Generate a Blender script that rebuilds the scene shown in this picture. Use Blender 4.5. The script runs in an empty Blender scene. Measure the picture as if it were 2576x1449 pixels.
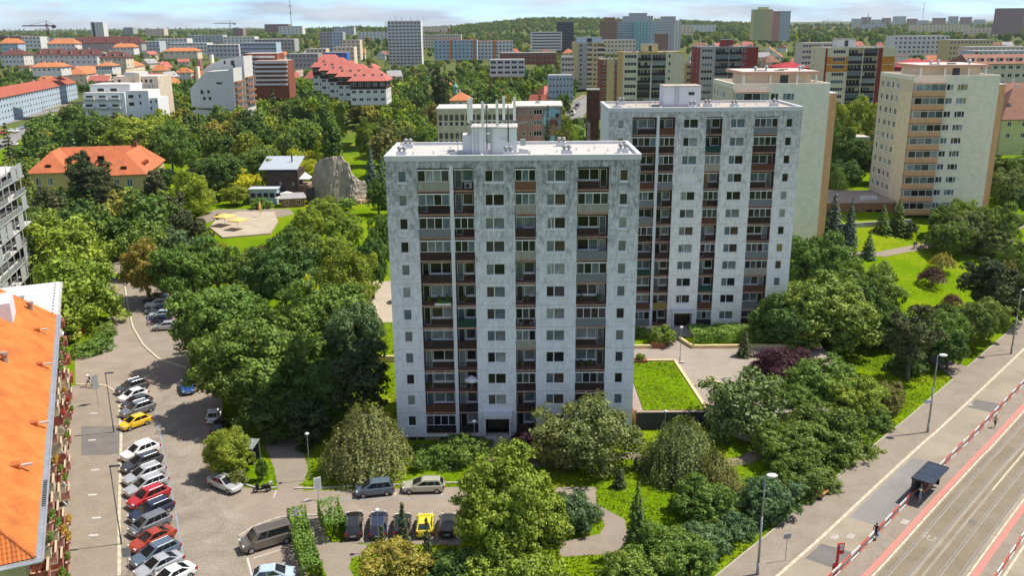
import bpy, math, random
import numpy as np
from mathutils import Vector, Matrix

random.seed(7); RNG = np.random.default_rng(7)
SC = bpy.context.scene
COL = SC.collection
# ---------------------------------------------------------------- camera, sky, sun, exposure
CAM_H = 49.0; F_PX = 2235.0; PW, PH = 2576.0, 1449.0
PITCH = math.radians(16.4); ROLL = math.radians(0.453)
_f = np.array([0, math.cos(PITCH), -math.sin(PITCH)]); _u0 = np.array([0, math.sin(PITCH), math.cos(PITCH)]); _r0 = np.array([1.0, 0, 0])
_r = math.cos(ROLL)*_r0 - math.sin(ROLL)*_u0
_u = math.cos(ROLL)*_u0 + math.sin(ROLL)*_r0
_C = np.array([0, 0, CAM_H])
cam_d = bpy.data.cameras.new('camera'); cam = bpy.data.objects.new('camera', cam_d); COL.objects.link(cam)
cam_d.sensor_fit = 'HORIZONTAL'; cam_d.sensor_width = 36.0; cam_d.lens = F_PX/PW*36.0
cam_d.clip_start = 1.0; cam_d.clip_end = 30000.0
m = Matrix.Identity(4)
for i in range(3):
    m[i][0] = _r[i]; m[i][1] = _u[i]; m[i][2] = -_f[i]; m[i][3] = _C[i]
cam.matrix_world = m
SC.camera = cam

SUN_EL = math.radians(60.0)
_sd = np.array([0.975, 0.22]); _sd = _sd/np.linalg.norm(_sd)
SUN_DIR = Vector((_sd[0]*math.cos(SUN_EL), _sd[1]*math.cos(SUN_EL), math.sin(SUN_EL)))
sun_d = bpy.data.lights.new('sun', 'SUN'); sun_d.energy = 4.3; sun_d.angle = math.radians(0.55); sun_d.color = (1.0, 0.935, 0.83)
sun = bpy.data.objects.new('sun', sun_d); COL.objects.link(sun)
sun.rotation_mode = 'QUATERNION'; sun.rotation_quaternion = SUN_DIR.to_track_quat('Z', 'Y'); sun.location = (60, 20, 150)

W = bpy.data.worlds.new('World'); SC.world = W; W.use_nodes = True
nt = W.node_tree; nt.nodes.clear()
out = nt.nodes.new('ShaderNodeOutputWorld'); bg = nt.nodes.new('ShaderNodeBackground')
sky = nt.nodes.new('ShaderNodeTexSky'); sky.sky_type = 'NISHITA'; sky.sun_disc = False
sky.sun_elevation = SUN_EL; sky.sun_rotation = math.atan2(_sd[0], _sd[1]); sky.altitude = 1500; sky.air_density = 0.65; sky.dust_density = 0.0; sky.ozone_density = 3.0
bg.inputs['Strength'].default_value = 0.135
tc = nt.nodes.new('ShaderNodeTexCoord'); mp = nt.nodes.new('ShaderNodeMapping'); mp.inputs['Scale'].default_value = (1, 1, 6.0)
nz = nt.nodes.new('ShaderNodeTexNoise'); nz.inputs['Scale'].default_value = 7.0; nz.inputs['Detail'].default_value = 7; nz.inputs['Roughness'].default_value = 0.52; nz.inputs['Distortion'].default_value = 0.25
rp = nt.nodes.new('ShaderNodeValToRGB'); rp.color_ramp.elements[0].position = 0.40; rp.color_ramp.elements[1].position = 0.60
rp.color_ramp.elements[0].color = (0, 0, 0, 1); rp.color_ramp.elements[1].color = (1, 1, 1, 1)
nz2 = nt.nodes.new('ShaderNodeTexNoise'); nz2.inputs['Scale'].default_value = 9; nz2.inputs['Detail'].default_value = 4
cr = nt.nodes.new('ShaderNodeValToRGB'); cr.color_ramp.elements[0].position = 0.35; cr.color_ramp.elements[1].position = 0.62
cr.color_ramp.elements[0].color = (2.3, 2.6, 3.2, 1); cr.color_ramp.elements[1].color = (3.8, 3.85, 4.1, 1)
mx = nt.nodes.new('ShaderNodeMixRGB'); mfac = nt.nodes.new('ShaderNodeMath'); mfac.operation = 'MULTIPLY'; mfac.inputs[1].default_value = 0.85
L = nt.links.new
L(tc.outputs['Generated'], mp.inputs['Vector']); L(mp.outputs[0], nz.inputs['Vector']); L(mp.outputs[0], nz2.inputs['Vector'])
L(nz.outputs['Fac'], rp.inputs[0]); L(nz2.outputs['Fac'], cr.inputs[0])
L(rp.outputs[0], mfac.inputs[0]); L(mfac.outputs[0], mx.inputs[0]); tn = nt.nodes.new('ShaderNodeVectorMath'); tn.operation = 'MULTIPLY'; tn.inputs[1].default_value = (0.74, 0.87, 0.99); L(sky.outputs[0], tn.inputs[0]); L(tn.outputs[0], mx.inputs[1]); L(cr.outputs[0], mx.inputs[2])
L(mx.outputs[0], bg.inputs['Color']); L(bg.outputs[0], out.inputs['Surface'])

SC.view_settings.view_transform = 'Standard'; SC.view_settings.look = 'None'; SC.view_settings.exposure = 0.53; SC.view_settings.gamma = 1.0
SC.view_settings.use_curve_mapping = False
SC.render.engine = 'CYCLES'
SC.cycles.use_denoising = True
SC.cycles.max_bounces = 5; SC.cycles.diffuse_bounces = 3; SC.cycles.glossy_bounces = 2; SC.cycles.transmission_bounces = 3; SC.cycles.transparent_max_bounces = 6; SC.cycles.volume_bounces = 0
SC.cycles.caustics_reflective = False; SC.cycles.caustics_refractive = False
SC.cycles.sample_clamp_indirect = 4.0
SC.cycles.use_adaptive_sampling = True; SC.cycles.adaptive_threshold = 0.02

# ---------------------------------------------------------------- where a sight line meets the ground, or stands at a distance
def _ray(px, py): return _f*F_PX + (px-PW/2)*_r + (PH/2-py)*_u
def G(px, py, z=0.0):
    d = _ray(px, py); t = (z-CAM_H)/d[2]; p = _C+d*t; return (float(p[0]), float(p[1]))
def V(px, py, Y):
    d = _ray(px, py); p = _C+d*(Y/d[1]); return (float(p[0]), float(p[1]), float(p[2]))
def PJ(x, y, z):
    d = np.array([x, y, z])-_C; k = F_PX/(d@_f); return (PW/2+k*(d@_r), PH/2-k*(d@_u))

# ---------------------------------------------------------------- terrain height
_RP = ([0, 125, 145, 195, 350, 800, 1500, 3000, 6000, 12000], [0, 0, 2.0, 8.2, 9.5, 15, 24, 36, 42, 44])
_LP = ([0, 220, 300, 440, 800, 1500, 3000, 6000, 12000], [0, 0, 0.6, 4, 11, 22, 34, 40, 44])
def sstep(a, b, x):
    t = np.clip((x-a)/(b-a), 0, 1); return t*t*(3-2*t)
HILLS = [(70, 2900, 250, 500, 25), (-430, 2500, 130, 350, 12), (420, 3100, 330, 500, 20), (900, 3300, 500, 500, 8), (3400, 9000, 3400, 1500, 34), (-2600, 7200, 2600, 1200, 14)]
def hz(x, y):
    x = np.asarray(x, float); y = np.asarray(y, float)
    a = np.interp(y, *_RP); b = np.interp(y, *_LP)
    s = sstep(-15, 55, x) * (1-sstep(0, 1, (y-700)/400)*0.5)
    z = b*(1-s)+a*s
    d = ((x-24.5)*0.728-(y-71.3)*0.685)          # how far right of the tram street's kerb
    flat = sstep(-46, -12, d)*(1-sstep(170, 260, y))
    z = z*(1-flat)
    for hx, hy, sx, sy, hh in HILLS:
        z = z + hh*np.exp(-((x-hx)/sx)**2-((y-hy)/sy)**2)
    return z
def h1(x, y): return float(hz(x, y))

# ---------------------------------------------------------------- materials
MATS = {}
def mat(name, col, rough=0.85, var=0.12, scale=1.5, metal=0.0, spec=0.3, bump=0.0, coat=0.0, col2=None, detail=4, coords='Object', objcol=False, stretch=None):
    if name in MATS: return MATS[name]
    M = bpy.data.materials.new(name); M.use_nodes = True; n = M.node_tree.nodes; l = M.node_tree.links.new
    b = n['Principled BSDF']; b.inputs['Roughness'].default_value = rough; b.inputs['Metallic'].default_value = metal
    b.inputs['Specular IOR Level'].default_value = spec
    if coat: b.inputs['Coat Weight'].default_value = coat; b.inputs['Coat Roughness'].default_value = 0.06
    t = n.new('ShaderNodeTexCoord'); nz = n.new('ShaderNodeTexNoise'); nz.inputs['Scale'].default_value = scale; nz.inputs['Detail'].default_value = detail; nz.inputs['Roughness'].default_value = 0.62
    src = t.outputs[coords]
    if stretch:
        mpn = n.new('ShaderNodeMapping'); mpn.inputs['Scale'].default_value = stretch; l(src, mpn.inputs[0]); src = mpn.outputs[0]
    l(src, nz.inputs['Vector'])
    mr = n.new('ShaderNodeMapRange'); mr.inputs['From Min'].default_value = 0.3; mr.inputs['From Max'].default_value = 0.7
    l(nz.outputs['Fac'], mr.inputs['Value'])
    if col2 is not None:
        mm = n.new('ShaderNodeMixRGB'); mm.inputs[1].default_value = (*col, 1); mm.inputs[2].default_value = (*col2, 1); l(mr.outputs[0], mm.inputs[0])
    else:
        mr.inputs['To Min'].default_value = 1-var; mr.inputs['To Max'].default_value = 1+var
        mm = n.new('ShaderNodeVectorMath'); mm.operation = 'SCALE'
        if objcol:
            oi = n.new('ShaderNodeObjectInfo'); l(oi.outputs['Color'], mm.inputs[0])
        else:
            mm.inputs[0].default_value = col
        l(mr.outputs[0], mm.inputs['Scale'])
    l(mm.outputs[0], b.inputs['Base Color'])
    if bump:
        bp = n.new('ShaderNodeBump'); bp.inputs['Strength'].default_value = bump; bp.inputs['Distance'].default_value = 0.05
        l(nz.outputs['Fac'], bp.inputs['Height']); l(bp.outputs[0], b.inputs['Normal'])
    MATS[name] = M
    return M

# ---------------------------------------------------------------- mesh helpers
class MB:
    def __init__(s): s.v = []; s.f = []; s.m = []
    def poly(s, pts, m=0):
        k = len(s.v); s.v += [tuple(p) for p in pts]; s.f.append(tuple(range(k, k+len(pts)))); s.m.append(m); return s
    def box(s, x0, x1, y0, y1, z0, z1, m=0):
        k = len(s.v); s.v += [(x0,y0,z0),(x1,y0,z0),(x1,y1,z0),(x0,y1,z0),(x0,y0,z1),(x1,y0,z1),(x1,y1,z1),(x0,y1,z1)]
        s.f += [(k,k+3,k+2,k+1),(k+4,k+5,k+6,k+7),(k,k+1,k+5,k+4),(k+1,k+2,k+6,k+5),(k+2,k+3,k+7,k+6),(k+3,k,k+4,k+7)]; s.m += [m]*6; return s
    def cyl(s, p0, p1, r0, r1=None, n=8, m=0, caps=True):
        r1 = r0 if r1 is None else r1
        a = Vector(p0); b = Vector(p1); d = (b-a); d = d.normalized() if d.length > 1e-9 else Vector((0,0,1))
        e = d.orthogonal().normalized(); g = d.cross(e); k = len(s.v)
        for c, r in ((a, r0), (b, r1)):
            for i in range(n):
                t = 2*math.pi*i/n; s.v.append(tuple(c+e*(r*math.cos(t))+g*(r*math.sin(t))))
        for i in range(n):
            j = (i+1) % n; s.f.append((k+i, k+j, k+n+j, k+n+i)); s.m.append(m)
        if caps:
            s.f.append(tuple(k+i for i in reversed(range(n)))); s.m.append(m)
            s.f.append(tuple(k+n+i for i in range(n))); s.m.append(m)
        return s
    def prism(s, pts, z0, z1, m=0, mtop=None, zf=None):
        n = len(pts); k = len(s.v)
        area = sum(pts[i][0]*pts[(i+1)%n][1]-pts[(i+1)%n][0]*pts[i][1] for i in range(n))
        if area < 0: pts = pts[::-1]
        s.v += [(p[0], p[1], z0) for p in pts]+[(p[0], p[1], z1) for p in pts]
        for i in range(n):
            j = (i+1) % n; s.f.append((k+i, k+j, k+n+j, k+n+i)); s.m.append(m)
        s.f.append(tuple(k+n+i for i in range(n))); s.m.append(m if mtop is None else mtop)
        s.f.append(tuple(k+i for i in reversed(range(n)))); s.m.append(m)
        return s
    def lathe(s, prof, n=12, m=0, c=(0,0)):
        k = len(s.v)
        for r, z in prof:
            for i in range(n):
                t = 2*math.pi*i/n; s.v.append((c[0]+r*math.cos(t), c[1]+r*math.sin(t), z))
        for q in range(len(prof)-1):
            for i in range(n):
                j = (i+1) % n; a = k+q*n; s.f.append((a+i, a+j, a+n+j, a+n+i)); s.m.append(m)
        s.f.append(tuple(k+(len(prof)-1)*n+i for i in range(n))); s.m.append(m)
        return s
    def mesh(s, name, mats, smooth=False):
        me = bpy.data.meshes.new(name); me.from_pydata(s.v, [], s.f)
        for mm in (mats if isinstance(mats, (list, tuple)) else [mats]): me.materials.append(mm)
        if len(set(s.m)) > 1 or (s.m and s.m[0]): me.polygons.foreach_set('material_index', s.m)
        if smooth: me.polygons.foreach_set('use_smooth', [True]*len(s.f))
        me.update(); return me
    def build(s, name, mats, parent=None, loc=(0,0,0), rz=0.0, smooth=False):
        return put(name, s.mesh(name, mats, smooth), parent, loc, rz)

def put(name, me, parent=None, loc=(0,0,0), rz=0.0, scale=None, mat_=None, col=None):
    o = bpy.data.objects.new(name, me); COL.objects.link(o); o.location = loc
    if rz: o.rotation_euler = (0, 0, rz)
    if scale is not None: o.scale = scale if hasattr(scale, '__len__') else (scale,)*3
    if parent is not None: o.parent = parent
    if mat_ is not None:
        o.material_slots[0].link = 'OBJECT'; o.material_slots[0].material = mat_
    if col is not None: o.color = (*col, 1)
    return o
def tag(o, label=None, cat=None, group=None, kind=None):
    if label: o['label'] = label
    if cat: o['category'] = cat
    if group: o['group'] = group
    if kind: o['kind'] = kind
    return o
def thing(name, label, cat, loc=(0,0,0), rz=0.0, group=None):
    o = bpy.data.objects.new(name, None); COL.objects.link(o); o.location = loc; o.rotation_euler = (0,0,rz); o.empty_display_size = 0.3
    return tag(o, label, cat, group, 'thing')
_MC = {}
def cached(key, fn):
    if key not in _MC: _MC[key] = fn()
    return _MC[key]
ORD = ['first','second','third','fourth','fifth','sixth','seventh','eighth','ninth','tenth','eleventh','twelfth','thirteenth','fourteenth','fifteenth','sixteenth','seventeenth','eighteenth','nineteenth','twentieth']
def ordinal(i):
    if i < 20: return ORD[i]
    tens = ['','','twenty','thirty','forty','fifty','sixty','seventy','eighty','ninety'][(i+1)//10]; u = (i+1) % 10
    return (tens[:-1]+'ieth') if u == 0 else tens+'-'+ORD[u-1]

# common materials
M_WHITE = mat('white_frame', (0.78, 0.78, 0.76), 0.5, 0.04)
M_GLASS = []
for i, (c, r) in enumerate([((0.012,0.014,0.016),0.08),((0.02,0.022,0.024),0.08),((0.05,0.055,0.06),0.08),((0.16,0.18,0.185),0.12),((0.26,0.28,0.28),0.12),((0.11,0.15,0.17),0.06),((0.26,0.20,0.07),0.15),((0.07,0.055,0.045),0.1)]):
    M_GLASS.append(mat(f'window_glass_{["dark","dark_grey","smoky","curtained","sheer_curtain","blue_reflection_tint","ochre_blind","brown_room"][i]}', c, r, 0.35, 1.2, spec=0.28))  # the bluish pane has a blue reflection painted into its base colour
M_CONC = mat('concrete', (0.42, 0.40, 0.37), 0.9, 0.2, 0.8, bump=0.1)
M_METAL = mat('galvanised_metal', (0.38, 0.40, 0.42), 0.45, 0.15, 3.0, metal=0.6)
M_DARK = mat('dark_metal', (0.035, 0.037, 0.04), 0.5, 0.2, 3.0)
M_RUBBER = mat('tyre_rubber', (0.015, 0.015, 0.016), 0.8, 0.2)
M_WOOD = mat('bench_wood', (0.45, 0.26, 0.10), 0.6, 0.2, 4.0)
# ---------------------------------------------------------------- ground sheet
def ground_mat():
    M = bpy.data.materials.new('grass_ground'); M.use_nodes = True; n = M.node_tree.nodes; l = M.node_tree.links.new
    b = n['Principled BSDF']; b.inputs['Roughness'].default_value = 1.0; b.inputs['Specular IOR Level'].default_value = 0.0
    g = n.new('ShaderNodeNewGeometry')
    a = n.new('ShaderNodeTexNoise'); a.inputs['Scale'].default_value = 0.09; a.inputs['Detail'].default_value = 6
    c = n.new('ShaderNodeTexNoise'); c.inputs['Scale'].default_value = 2.2; c.inputs['Detail'].default_value = 5
    l(g.outputs['Position'], a.inputs['Vector']); l(g.outputs['Position'], c.inputs['Vector'])
    r1 = n.new('ShaderNodeValToRGB'); e = r1.color_ramp.elements
    e[0].position = 0.3; e[0].color = (0.10, 0.18, 0.004, 1); e[1].position = 0.72; e[1].color = (0.22, 0.255, 0.012, 1)
    x = e.new(0.5); x.color = (0.138, 0.222, 0.005, 1)
    l(a.outputs['Fac'], r1.inputs[0]); sp = n.new('ShaderNodeSeparateXYZ'); l(g.outputs['Position'], sp.inputs[0]); fr_ = n.new('ShaderNodeMapRange'); fr_.inputs['From Min'].default_value = 330; fr_.inputs['From Max'].default_value = 460; fr_.inputs['To Max'].default_value = 0.8; l(sp.outputs['Y'], fr_.inputs['Value']); gm = n.new('ShaderNodeMixRGB'); gm.inputs[2].default_value = (0.10, 0.105, 0.055, 1); l(fr_.outputs[0], gm.inputs[0]); l(r1.outputs[0], gm.inputs[1])
    mr = n.new('ShaderNodeMapRange'); mr.inputs['From Min'].default_value = 0.25; mr.inputs['From Max'].default_value = 0.75; mr.inputs['To Min'].default_value = 0.62; mr.inputs['To Max'].default_value = 1.35
    l(c.outputs['Fac'], mr.inputs['Value'])
    v = n.new('ShaderNodeVectorMath'); v.operation = 'SCALE'; l(gm.outputs[0], v.inputs[0]); l(mr.outputs[0], v.inputs['Scale'])
    l(v.outputs[0], b.inputs['Base Color'])
    bp = n.new('ShaderNodeBump'); bp.inputs['Strength'].default_value = 0.5; bp.inputs['Distance'].default_value = 0.15; l(c.outputs['Fac'], bp.inputs['Height']); l(bp.outputs[0], b.inputs['Normal'])
    return M
M_GRASS = ground_mat()
def spaced(a, fine_lo, fine_hi, fine, b, g=1.12):
    mid = list(np.arange(fine_lo, fine_hi+1e-6, fine)); lo = []; x = fine_lo; s = fine
    while x > a: s *= g; x -= s; lo.append(x)
    hi = []; x = fine_hi; s = fine
    while x < b: s *= g; x += s; hi.append(x)
    return np.array(lo[::-1]+mid+hi)
xs = spaced(-9000, -130, 130, 3.0, 9000); ys = spaced(-400, 40, 300, 3.0, 14000, 1.06)
gx, gy = np.meshgrid(xs, ys); gz = hz(gx, gy)
nx, ny = len(xs), len(ys)
idx = np.arange(nx*ny).reshape(ny, nx)
fq = np.stack([idx[:-1,:-1], idx[:-1,1:], idx[1:,1:], idx[1:,:-1]], -1).reshape(-1, 4)
def np_mesh(name, verts, faces, mats, smooth=False, attr=None):
    me = bpy.data.meshes.new(name); verts = np.asarray(verts, np.float32); faces = np.asarray(faces, np.int32)
    k = faces.shape[1]; nf = len(faces)
    me.vertices.add(len(verts)); me.vertices.foreach_set('co', verts.ravel())
    me.loops.add(nf*k); me.loops.foreach_set('vertex_index', faces.ravel())
    me.polygons.add(nf); me.polygons.foreach_set('loop_start', np.arange(0, nf*k, k, dtype=np.int32))
    if smooth: me.polygons.foreach_set('use_smooth', np.ones(nf, bool))
    if attr is not None:
        at = me.attributes.new('tint', 'FLOAT', 'FACE'); at.data.foreach_set('value', np.asarray(attr, np.float32))
    for q in mats: me.materials.append(q)
    me.update(calc_edges=True); return me
tag(put('ground', np_mesh('ground', np.stack([gx.ravel(), gy.ravel(), gz.ravel()], 1), fq, [M_GRASS], True)), kind='structure')

# ---------------------------------------------------------------- roads, pavements, kerbs
def asphalt(name, c1, c2, speck=0.25, big=0.25):
    M = bpy.data.materials.new(name); M.use_nodes = True; n = M.node_tree.nodes; l = M.node_tree.links.new
    b = n['Principled BSDF']; b.inputs['Roughness'].default_value = 0.9; b.inputs['Specular IOR Level'].default_value = 0.2
    g = n.new('ShaderNodeNewGeometry'); a = n.new('ShaderNodeTexNoise'); a.inputs['Scale'].default_value = big; a.inputs['Detail'].default_value = 8; a.inputs['Roughness'].default_value = 0.65; a.inputs['Distortion'].default_value = 0.6
    c = n.new('ShaderNodeTexNoise'); c.inputs['Scale'].default_value = 7; c.inputs['Detail'].default_value = 3
    vo = n.new('ShaderNodeTexVoronoi'); vo.feature = 'DISTANCE_TO_EDGE'; vo.inputs['Scale'].default_value = 0.14; vo.inputs['Randomness'].default_value = 1.0
    dn = n.new('ShaderNodeTexNoise'); dn.inputs['Scale'].default_value = 0.6; dn.inputs['Detail'].default_value = 4
    ad = n.new('ShaderNodeVectorMath'); ad.operation = 'MULTIPLY_ADD'; ad.inputs[1].default_value = (2.2, 2.2, 0)
    for t in (a, c, dn): l(g.outputs['Position'], t.inputs['Vector'])
    l(dn.outputs['Color'], ad.inputs[0]); l(g.outputs['Position'], ad.inputs[2]); l(ad.outputs[0], vo.inputs['Vector'])
    mr = n.new('ShaderNodeMapRange'); mr.inputs['From Min'].default_value = 0.32; mr.inputs['From Max'].default_value = 0.68; l(a.outputs['Fac'], mr.inputs['Value'])
    mm = n.new('ShaderNodeMixRGB'); mm.inputs[1].default_value = (*c1, 1); mm.inputs[2].default_value = (*c2, 1); l(mr.outputs[0], mm.inputs[0])
    m2 = n.new('ShaderNodeMapRange'); m2.inputs['From Min'].default_value = 0.3; m2.inputs['From Max'].default_value = 0.7; m2.inputs['To Min'].default_value = 1-speck; m2.inputs['To Max'].default_value = 1+speck; l(c.outputs['Fac'], m2.inputs['Value'])
    m3 = n.new('ShaderNodeMapRange'); m3.inputs['From Min'].default_value = 0.0; m3.inputs['From Max'].default_value = 0.004; m3.inputs['To Min'].default_value = 0.8; m3.inputs['To Max'].default_value = 1.0; l(vo.outputs['Distance'], m3.inputs['Value'])
    mu = n.new('ShaderNodeMath'); mu.operation = 'MULTIPLY'; l(m2.outputs[0], mu.inputs[0]); l(m3.outputs[0], mu.inputs[1])
    v = n.new('ShaderNodeVectorMath'); v.operation = 'SCALE'; l(mm.outputs[0], v.inputs[0]); l(mu.outputs[0], v.inputs['Scale']); l(v.outputs[0], b.inputs['Base Color'])
    bp = n.new('ShaderNodeBump'); bp.inputs['Strength'].default_value = 0.25; bp.inputs['Distance'].default_value = 0.03; l(c.outputs['Fac'], bp.inputs['Height']); l(bp.outputs[0], b.inputs['Normal'])
    MATS[name] = M; return M
M_ASPH = asphalt('asphalt_pale', (0.245, 0.198, 0.155), (0.324, 0.270, 0.216), 0.18)
M_SETT = asphalt('stone_setts', (0.209, 0.176, 0.137), (0.317, 0.277, 0.223), 0.3, 0.35)
M_PAVE = asphalt('pavement_asphalt', (0.233, 0.194, 0.152), (0.294, 0.247, 0.196), 0.15, 0.4)
M_ROAD = asphalt('road_asphalt', (0.254, 0.218, 0.166), (0.344, 0.293, 0.222), 0.15, 0.2)
M_TRAM = asphalt('tram_bed_concrete', (0.187, 0.152, 0.105), (0.248, 0.205, 0.145), 0.15, 0.25)
M_ROADFAR = asphalt('far_road_asphalt', (0.20, 0.19, 0.18), (0.28, 0.27, 0.25), 0.1, 0.1)
M_PATCH = asphalt('dark_asphalt_patch', (0.14, 0.13, 0.12), (0.19, 0.18, 0.165), 0.2, 0.5)
M_SAND = asphalt('sand_plaza', (0.368, 0.304, 0.224), (0.464, 0.400, 0.304), 0.12, 0.3)
M_KERB = mat('kerb_granite', (0.50, 0.44, 0.33), 0.85, 0.22, 2.0)
M_KERBG = mat('kerb_concrete', (0.40, 0.36, 0.31), 0.85, 0.2, 2.0)
M_PAINT = mat('road_paint', (0.52, 0.50, 0.46), 0.7, 0.2, 3.0)
M_BLUE = mat('blue_road_paint', (0.24, 0.29, 0.38), 0.7, 0.25, 3.0)
M_PINK = mat('pink_platform_edge', (0.66, 0.20, 0.16), 0.7, 0.08, 2.0)
M_STEEL = mat('rail_steel', (0.27, 0.26, 0.25), 0.5, 0.1, 2.0, metal=0.3)

HARD = []
def sheet(name, pts, z, M, skirt=None, kind='structure', parent=None):
    if M is not M_GRASS: HARD.append(np.array(pts))
    b = MB(); n = len(pts)
    area = sum(pts[i][0]*pts[(i+1)%n][1]-pts[(i+1)%n][0]*pts[i][1] for i in range(n))
    if area < 0: pts = pts[::-1]
    if skirt is None: b.poly([(p[0], p[1], z) for p in pts])
    else: b.prism(list(pts), z-skirt, z)
    o = b.build(name, M, parent)
    if parent is None: tag(o, kind=kind)
    return o
def GP(pts, z=0.0): return [G(a, b, z) for a, b in pts]
def ribbon(name, pts, w, z, M, parent=None, step=6.0, follow=True):
    P = []
    for (a, b) in zip(pts[:-1], pts[1:]):
        k = max(1, int(math.dist(a, b)/step))
        P += [(a[0]+(b[0]-a[0])*i/k, a[1]+(b[1]-a[1])*i/k) for i in range(k)]
    P.append(pts[-1]); b = MB(); prev = None
    for i, p in enumerate(P):
        q0 = P[max(0, i-1)]; q1 = P[min(len(P)-1, i+1)]; d = Vector((q1[0]-q0[0], q1[1]-q0[1])).normalized(); nn = Vector((-d.y, d.x))*(w/2)
        row = []
        for s in (1, 0, -1):
            x, y = p[0]+nn.x*s, p[1]+nn.y*s; row.append((x, y, (h1(x, y) if follow else 0)+z))
        if prev: b.poly([prev[1], row[1], row[0], prev[0]]); b.poly([prev[2], row[2], row[1], prev[1]])
        prev = row
    o = b.build(name, M, parent)
    if parent is None: tag(o, kind='structure')
    return o
def smooth_line(pts, k=6):
    P = [Vector((*p, 0)) for p in pts]; out = []
    for i in range(len(P)-1):
        p0 = P[max(0, i-1)]; p1 = P[i]; p2 = P[i+1]; p3 = P[min(len(P)-1, i+2)]
        for j in range(k):
            t = j/k; q = 0.5*((2*p1)+(p2-p0)*t+(2*p0-5*p1+4*p2-p3)*t*t+(3*p1-p0-3*p2+p3)*t**3); out.append((q.x, q.y))
    out.append(pts[-1]); return out
def kerb(parent, pts, w=0.28, h=0.12, length=1.0, M=None, z=0.0, name='kerbstone'):
    """single stones, end to end with a joint, along a line"""
    M = M or M_KERB
    d = [0]
    for a, b in zip(pts[:-1], pts[1:]): d.append(d[-1]+math.dist(a, b))
    n = max(1, int(d[-1]/length)); xs_ = np.interp(np.linspace(0, d[-1], n+1), d, [p[0] for p in pts]); ys_ = np.interp(np.linspace(0, d[-1], n+1), d, [p[1] for p in pts])
    for i in range(n):
        a = (xs_[i], ys_[i]); b = (xs_[i+1], ys_[i+1]); ln = math.dist(a, b)
        me = cached(('kerb', round(ln, 2), w, h, M.name), lambda: MB().box(0.012, ln-0.012, -w/2, w/2, -0.05, h).mesh('kerbstone', M))
        put(name, me, parent, (a[0], a[1], z+random.uniform(-0.008, 0.006)), math.atan2(b[1]-a[1], b[0]-a[0]))


# ---- the street on the left, the small streets in front of the tower
street = sheet('street', GP([(300,1010),(290,985),(262,968),(190,968),(188,900),(230,885),(262,862),(272,830),(275,770),(262,690),(248,620),(262,585),(300,585),(303,620),(310,690),(322,770),(335,825),(360,868),(400,905),(470,926),(560,960),(560,1180),(470,1240),(470,1449)])+[(-33, 62), (-35.5, 62), G(300,1449), G(300,1300), G(305,1100)], 0.004, M_ASPH)
sheet('street_side', GP([(470,1180),(530,1190),(600,1226),(690,1234),(760,1236),(1150,1226),(1500,1226),(1500,1296),(1150,1300),(760,1304),(700,1318),(640,1345),(620,1372),(605,1449),(470,1449)]), 0.008, M_ASPH)
sheet('street_setts', [(-35.5, 64)]+GP([(304,1449),(304,1300),(309,1100),(318,1020),(360,985),(440,985),(500,1040),(505,1180),(560,1240),(612,1300),(625,1375),(612,1449)])+[(-27,64)], 0.012, M_SETT)
sheet('parking_bay', GP([(868,1298),(1160,1298),(1160,1372),(868,1367)]), 0.011, M_PAVE)
sheet('parking_bay', GP([(612,1449),(628,1380),(700,1320),(735,1310),(800,1449)])+[(-20,62),(-25,62)], 0.015, M_ASPH)
parking_walk = sheet('pavement_front', GP([(330,822),(420,850),(480,880),(480,928),(400,905),(360,868)]), 0.1, M_PAVE, 0.2)
kerb(parking_walk, GP([(310,690),(322,770),(335,825),(360,868),(400,905),(470,926)]), 0.3, 0.14, 1.5)
sheet('parking_strip', GP([(313,690),(325,770),(338,824),(362,866),(480,880),(500,690)]), 0.006, M_PAVE)
pavement = sheet('pavement_left', [(-40.0, 62), (-35.3, 62)]+GP([(297,1449),(297,1300),(302,1100),(297,1012),(288,990),(262,972),(190,972)])+[(-69, 118.6), (-60, 100)], 0.12, M_PAVE, 0.2)
kerb(pavement, [(-34.8, 64)]+GP([(300,1449),(300,1300),(305,1100),(300,1010),(290,986),(262,969),(195,969)]), 0.3, 0.13, 1.4)
for q, pp in enumerate(([(205,1075),(300,1075),(300,1145),(205,1150)], [(240,1000),(290,1000),(290,1012),(240,1012)])):
    sheet('asphalt_patch', GP(pp), 0.126, M_PATCH if q == 0 else M_PAVE, parent=pavement)
for a in ((236,1042,14),(232,1110,12),(240,1185,12),(233,1248,12),(243,1306,12),(236,1350,12)):
    p = G(a[0], a[1]); MB().box(-0.45, 0.45, -0.16, 0.16, 0, 0.004).build('pavement_mark', M_PAINT, pavement, (p[0], p[1], 0.128), 0.1)
# blue parking-zone line and white bay lines
zone = ribbon('blue_zone_line', [G(385,1000), G(410,1130), G(440,1280), G(470,1449)], 0.12, 0.02, M_BLUE, follow=False)
ribbon('blue_zone_line', [G(760,1260), G(1140,1252)], 0.1, 0.02, M_BLUE, follow=False)
for a, b in (((695,1234),(688,1254)), ((778,1254),(764,1262)), ((997,1240),(992,1248)), ((1114,1238),(1110,1246))):
    ribbon('bay_line', [G(*a), G(*b)], 0.14, 0.022, M_PAINT, follow=False)
ribbon('bay_line', [G(637,1406), G(712,1382)], 0.13, 0.022, M_PAINT, follow=False)
ribbon('bay_kerb_line', [G(622,1404), G(634,1449)], 0.2, 0.022, M_PAINT, follow=False)
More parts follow.
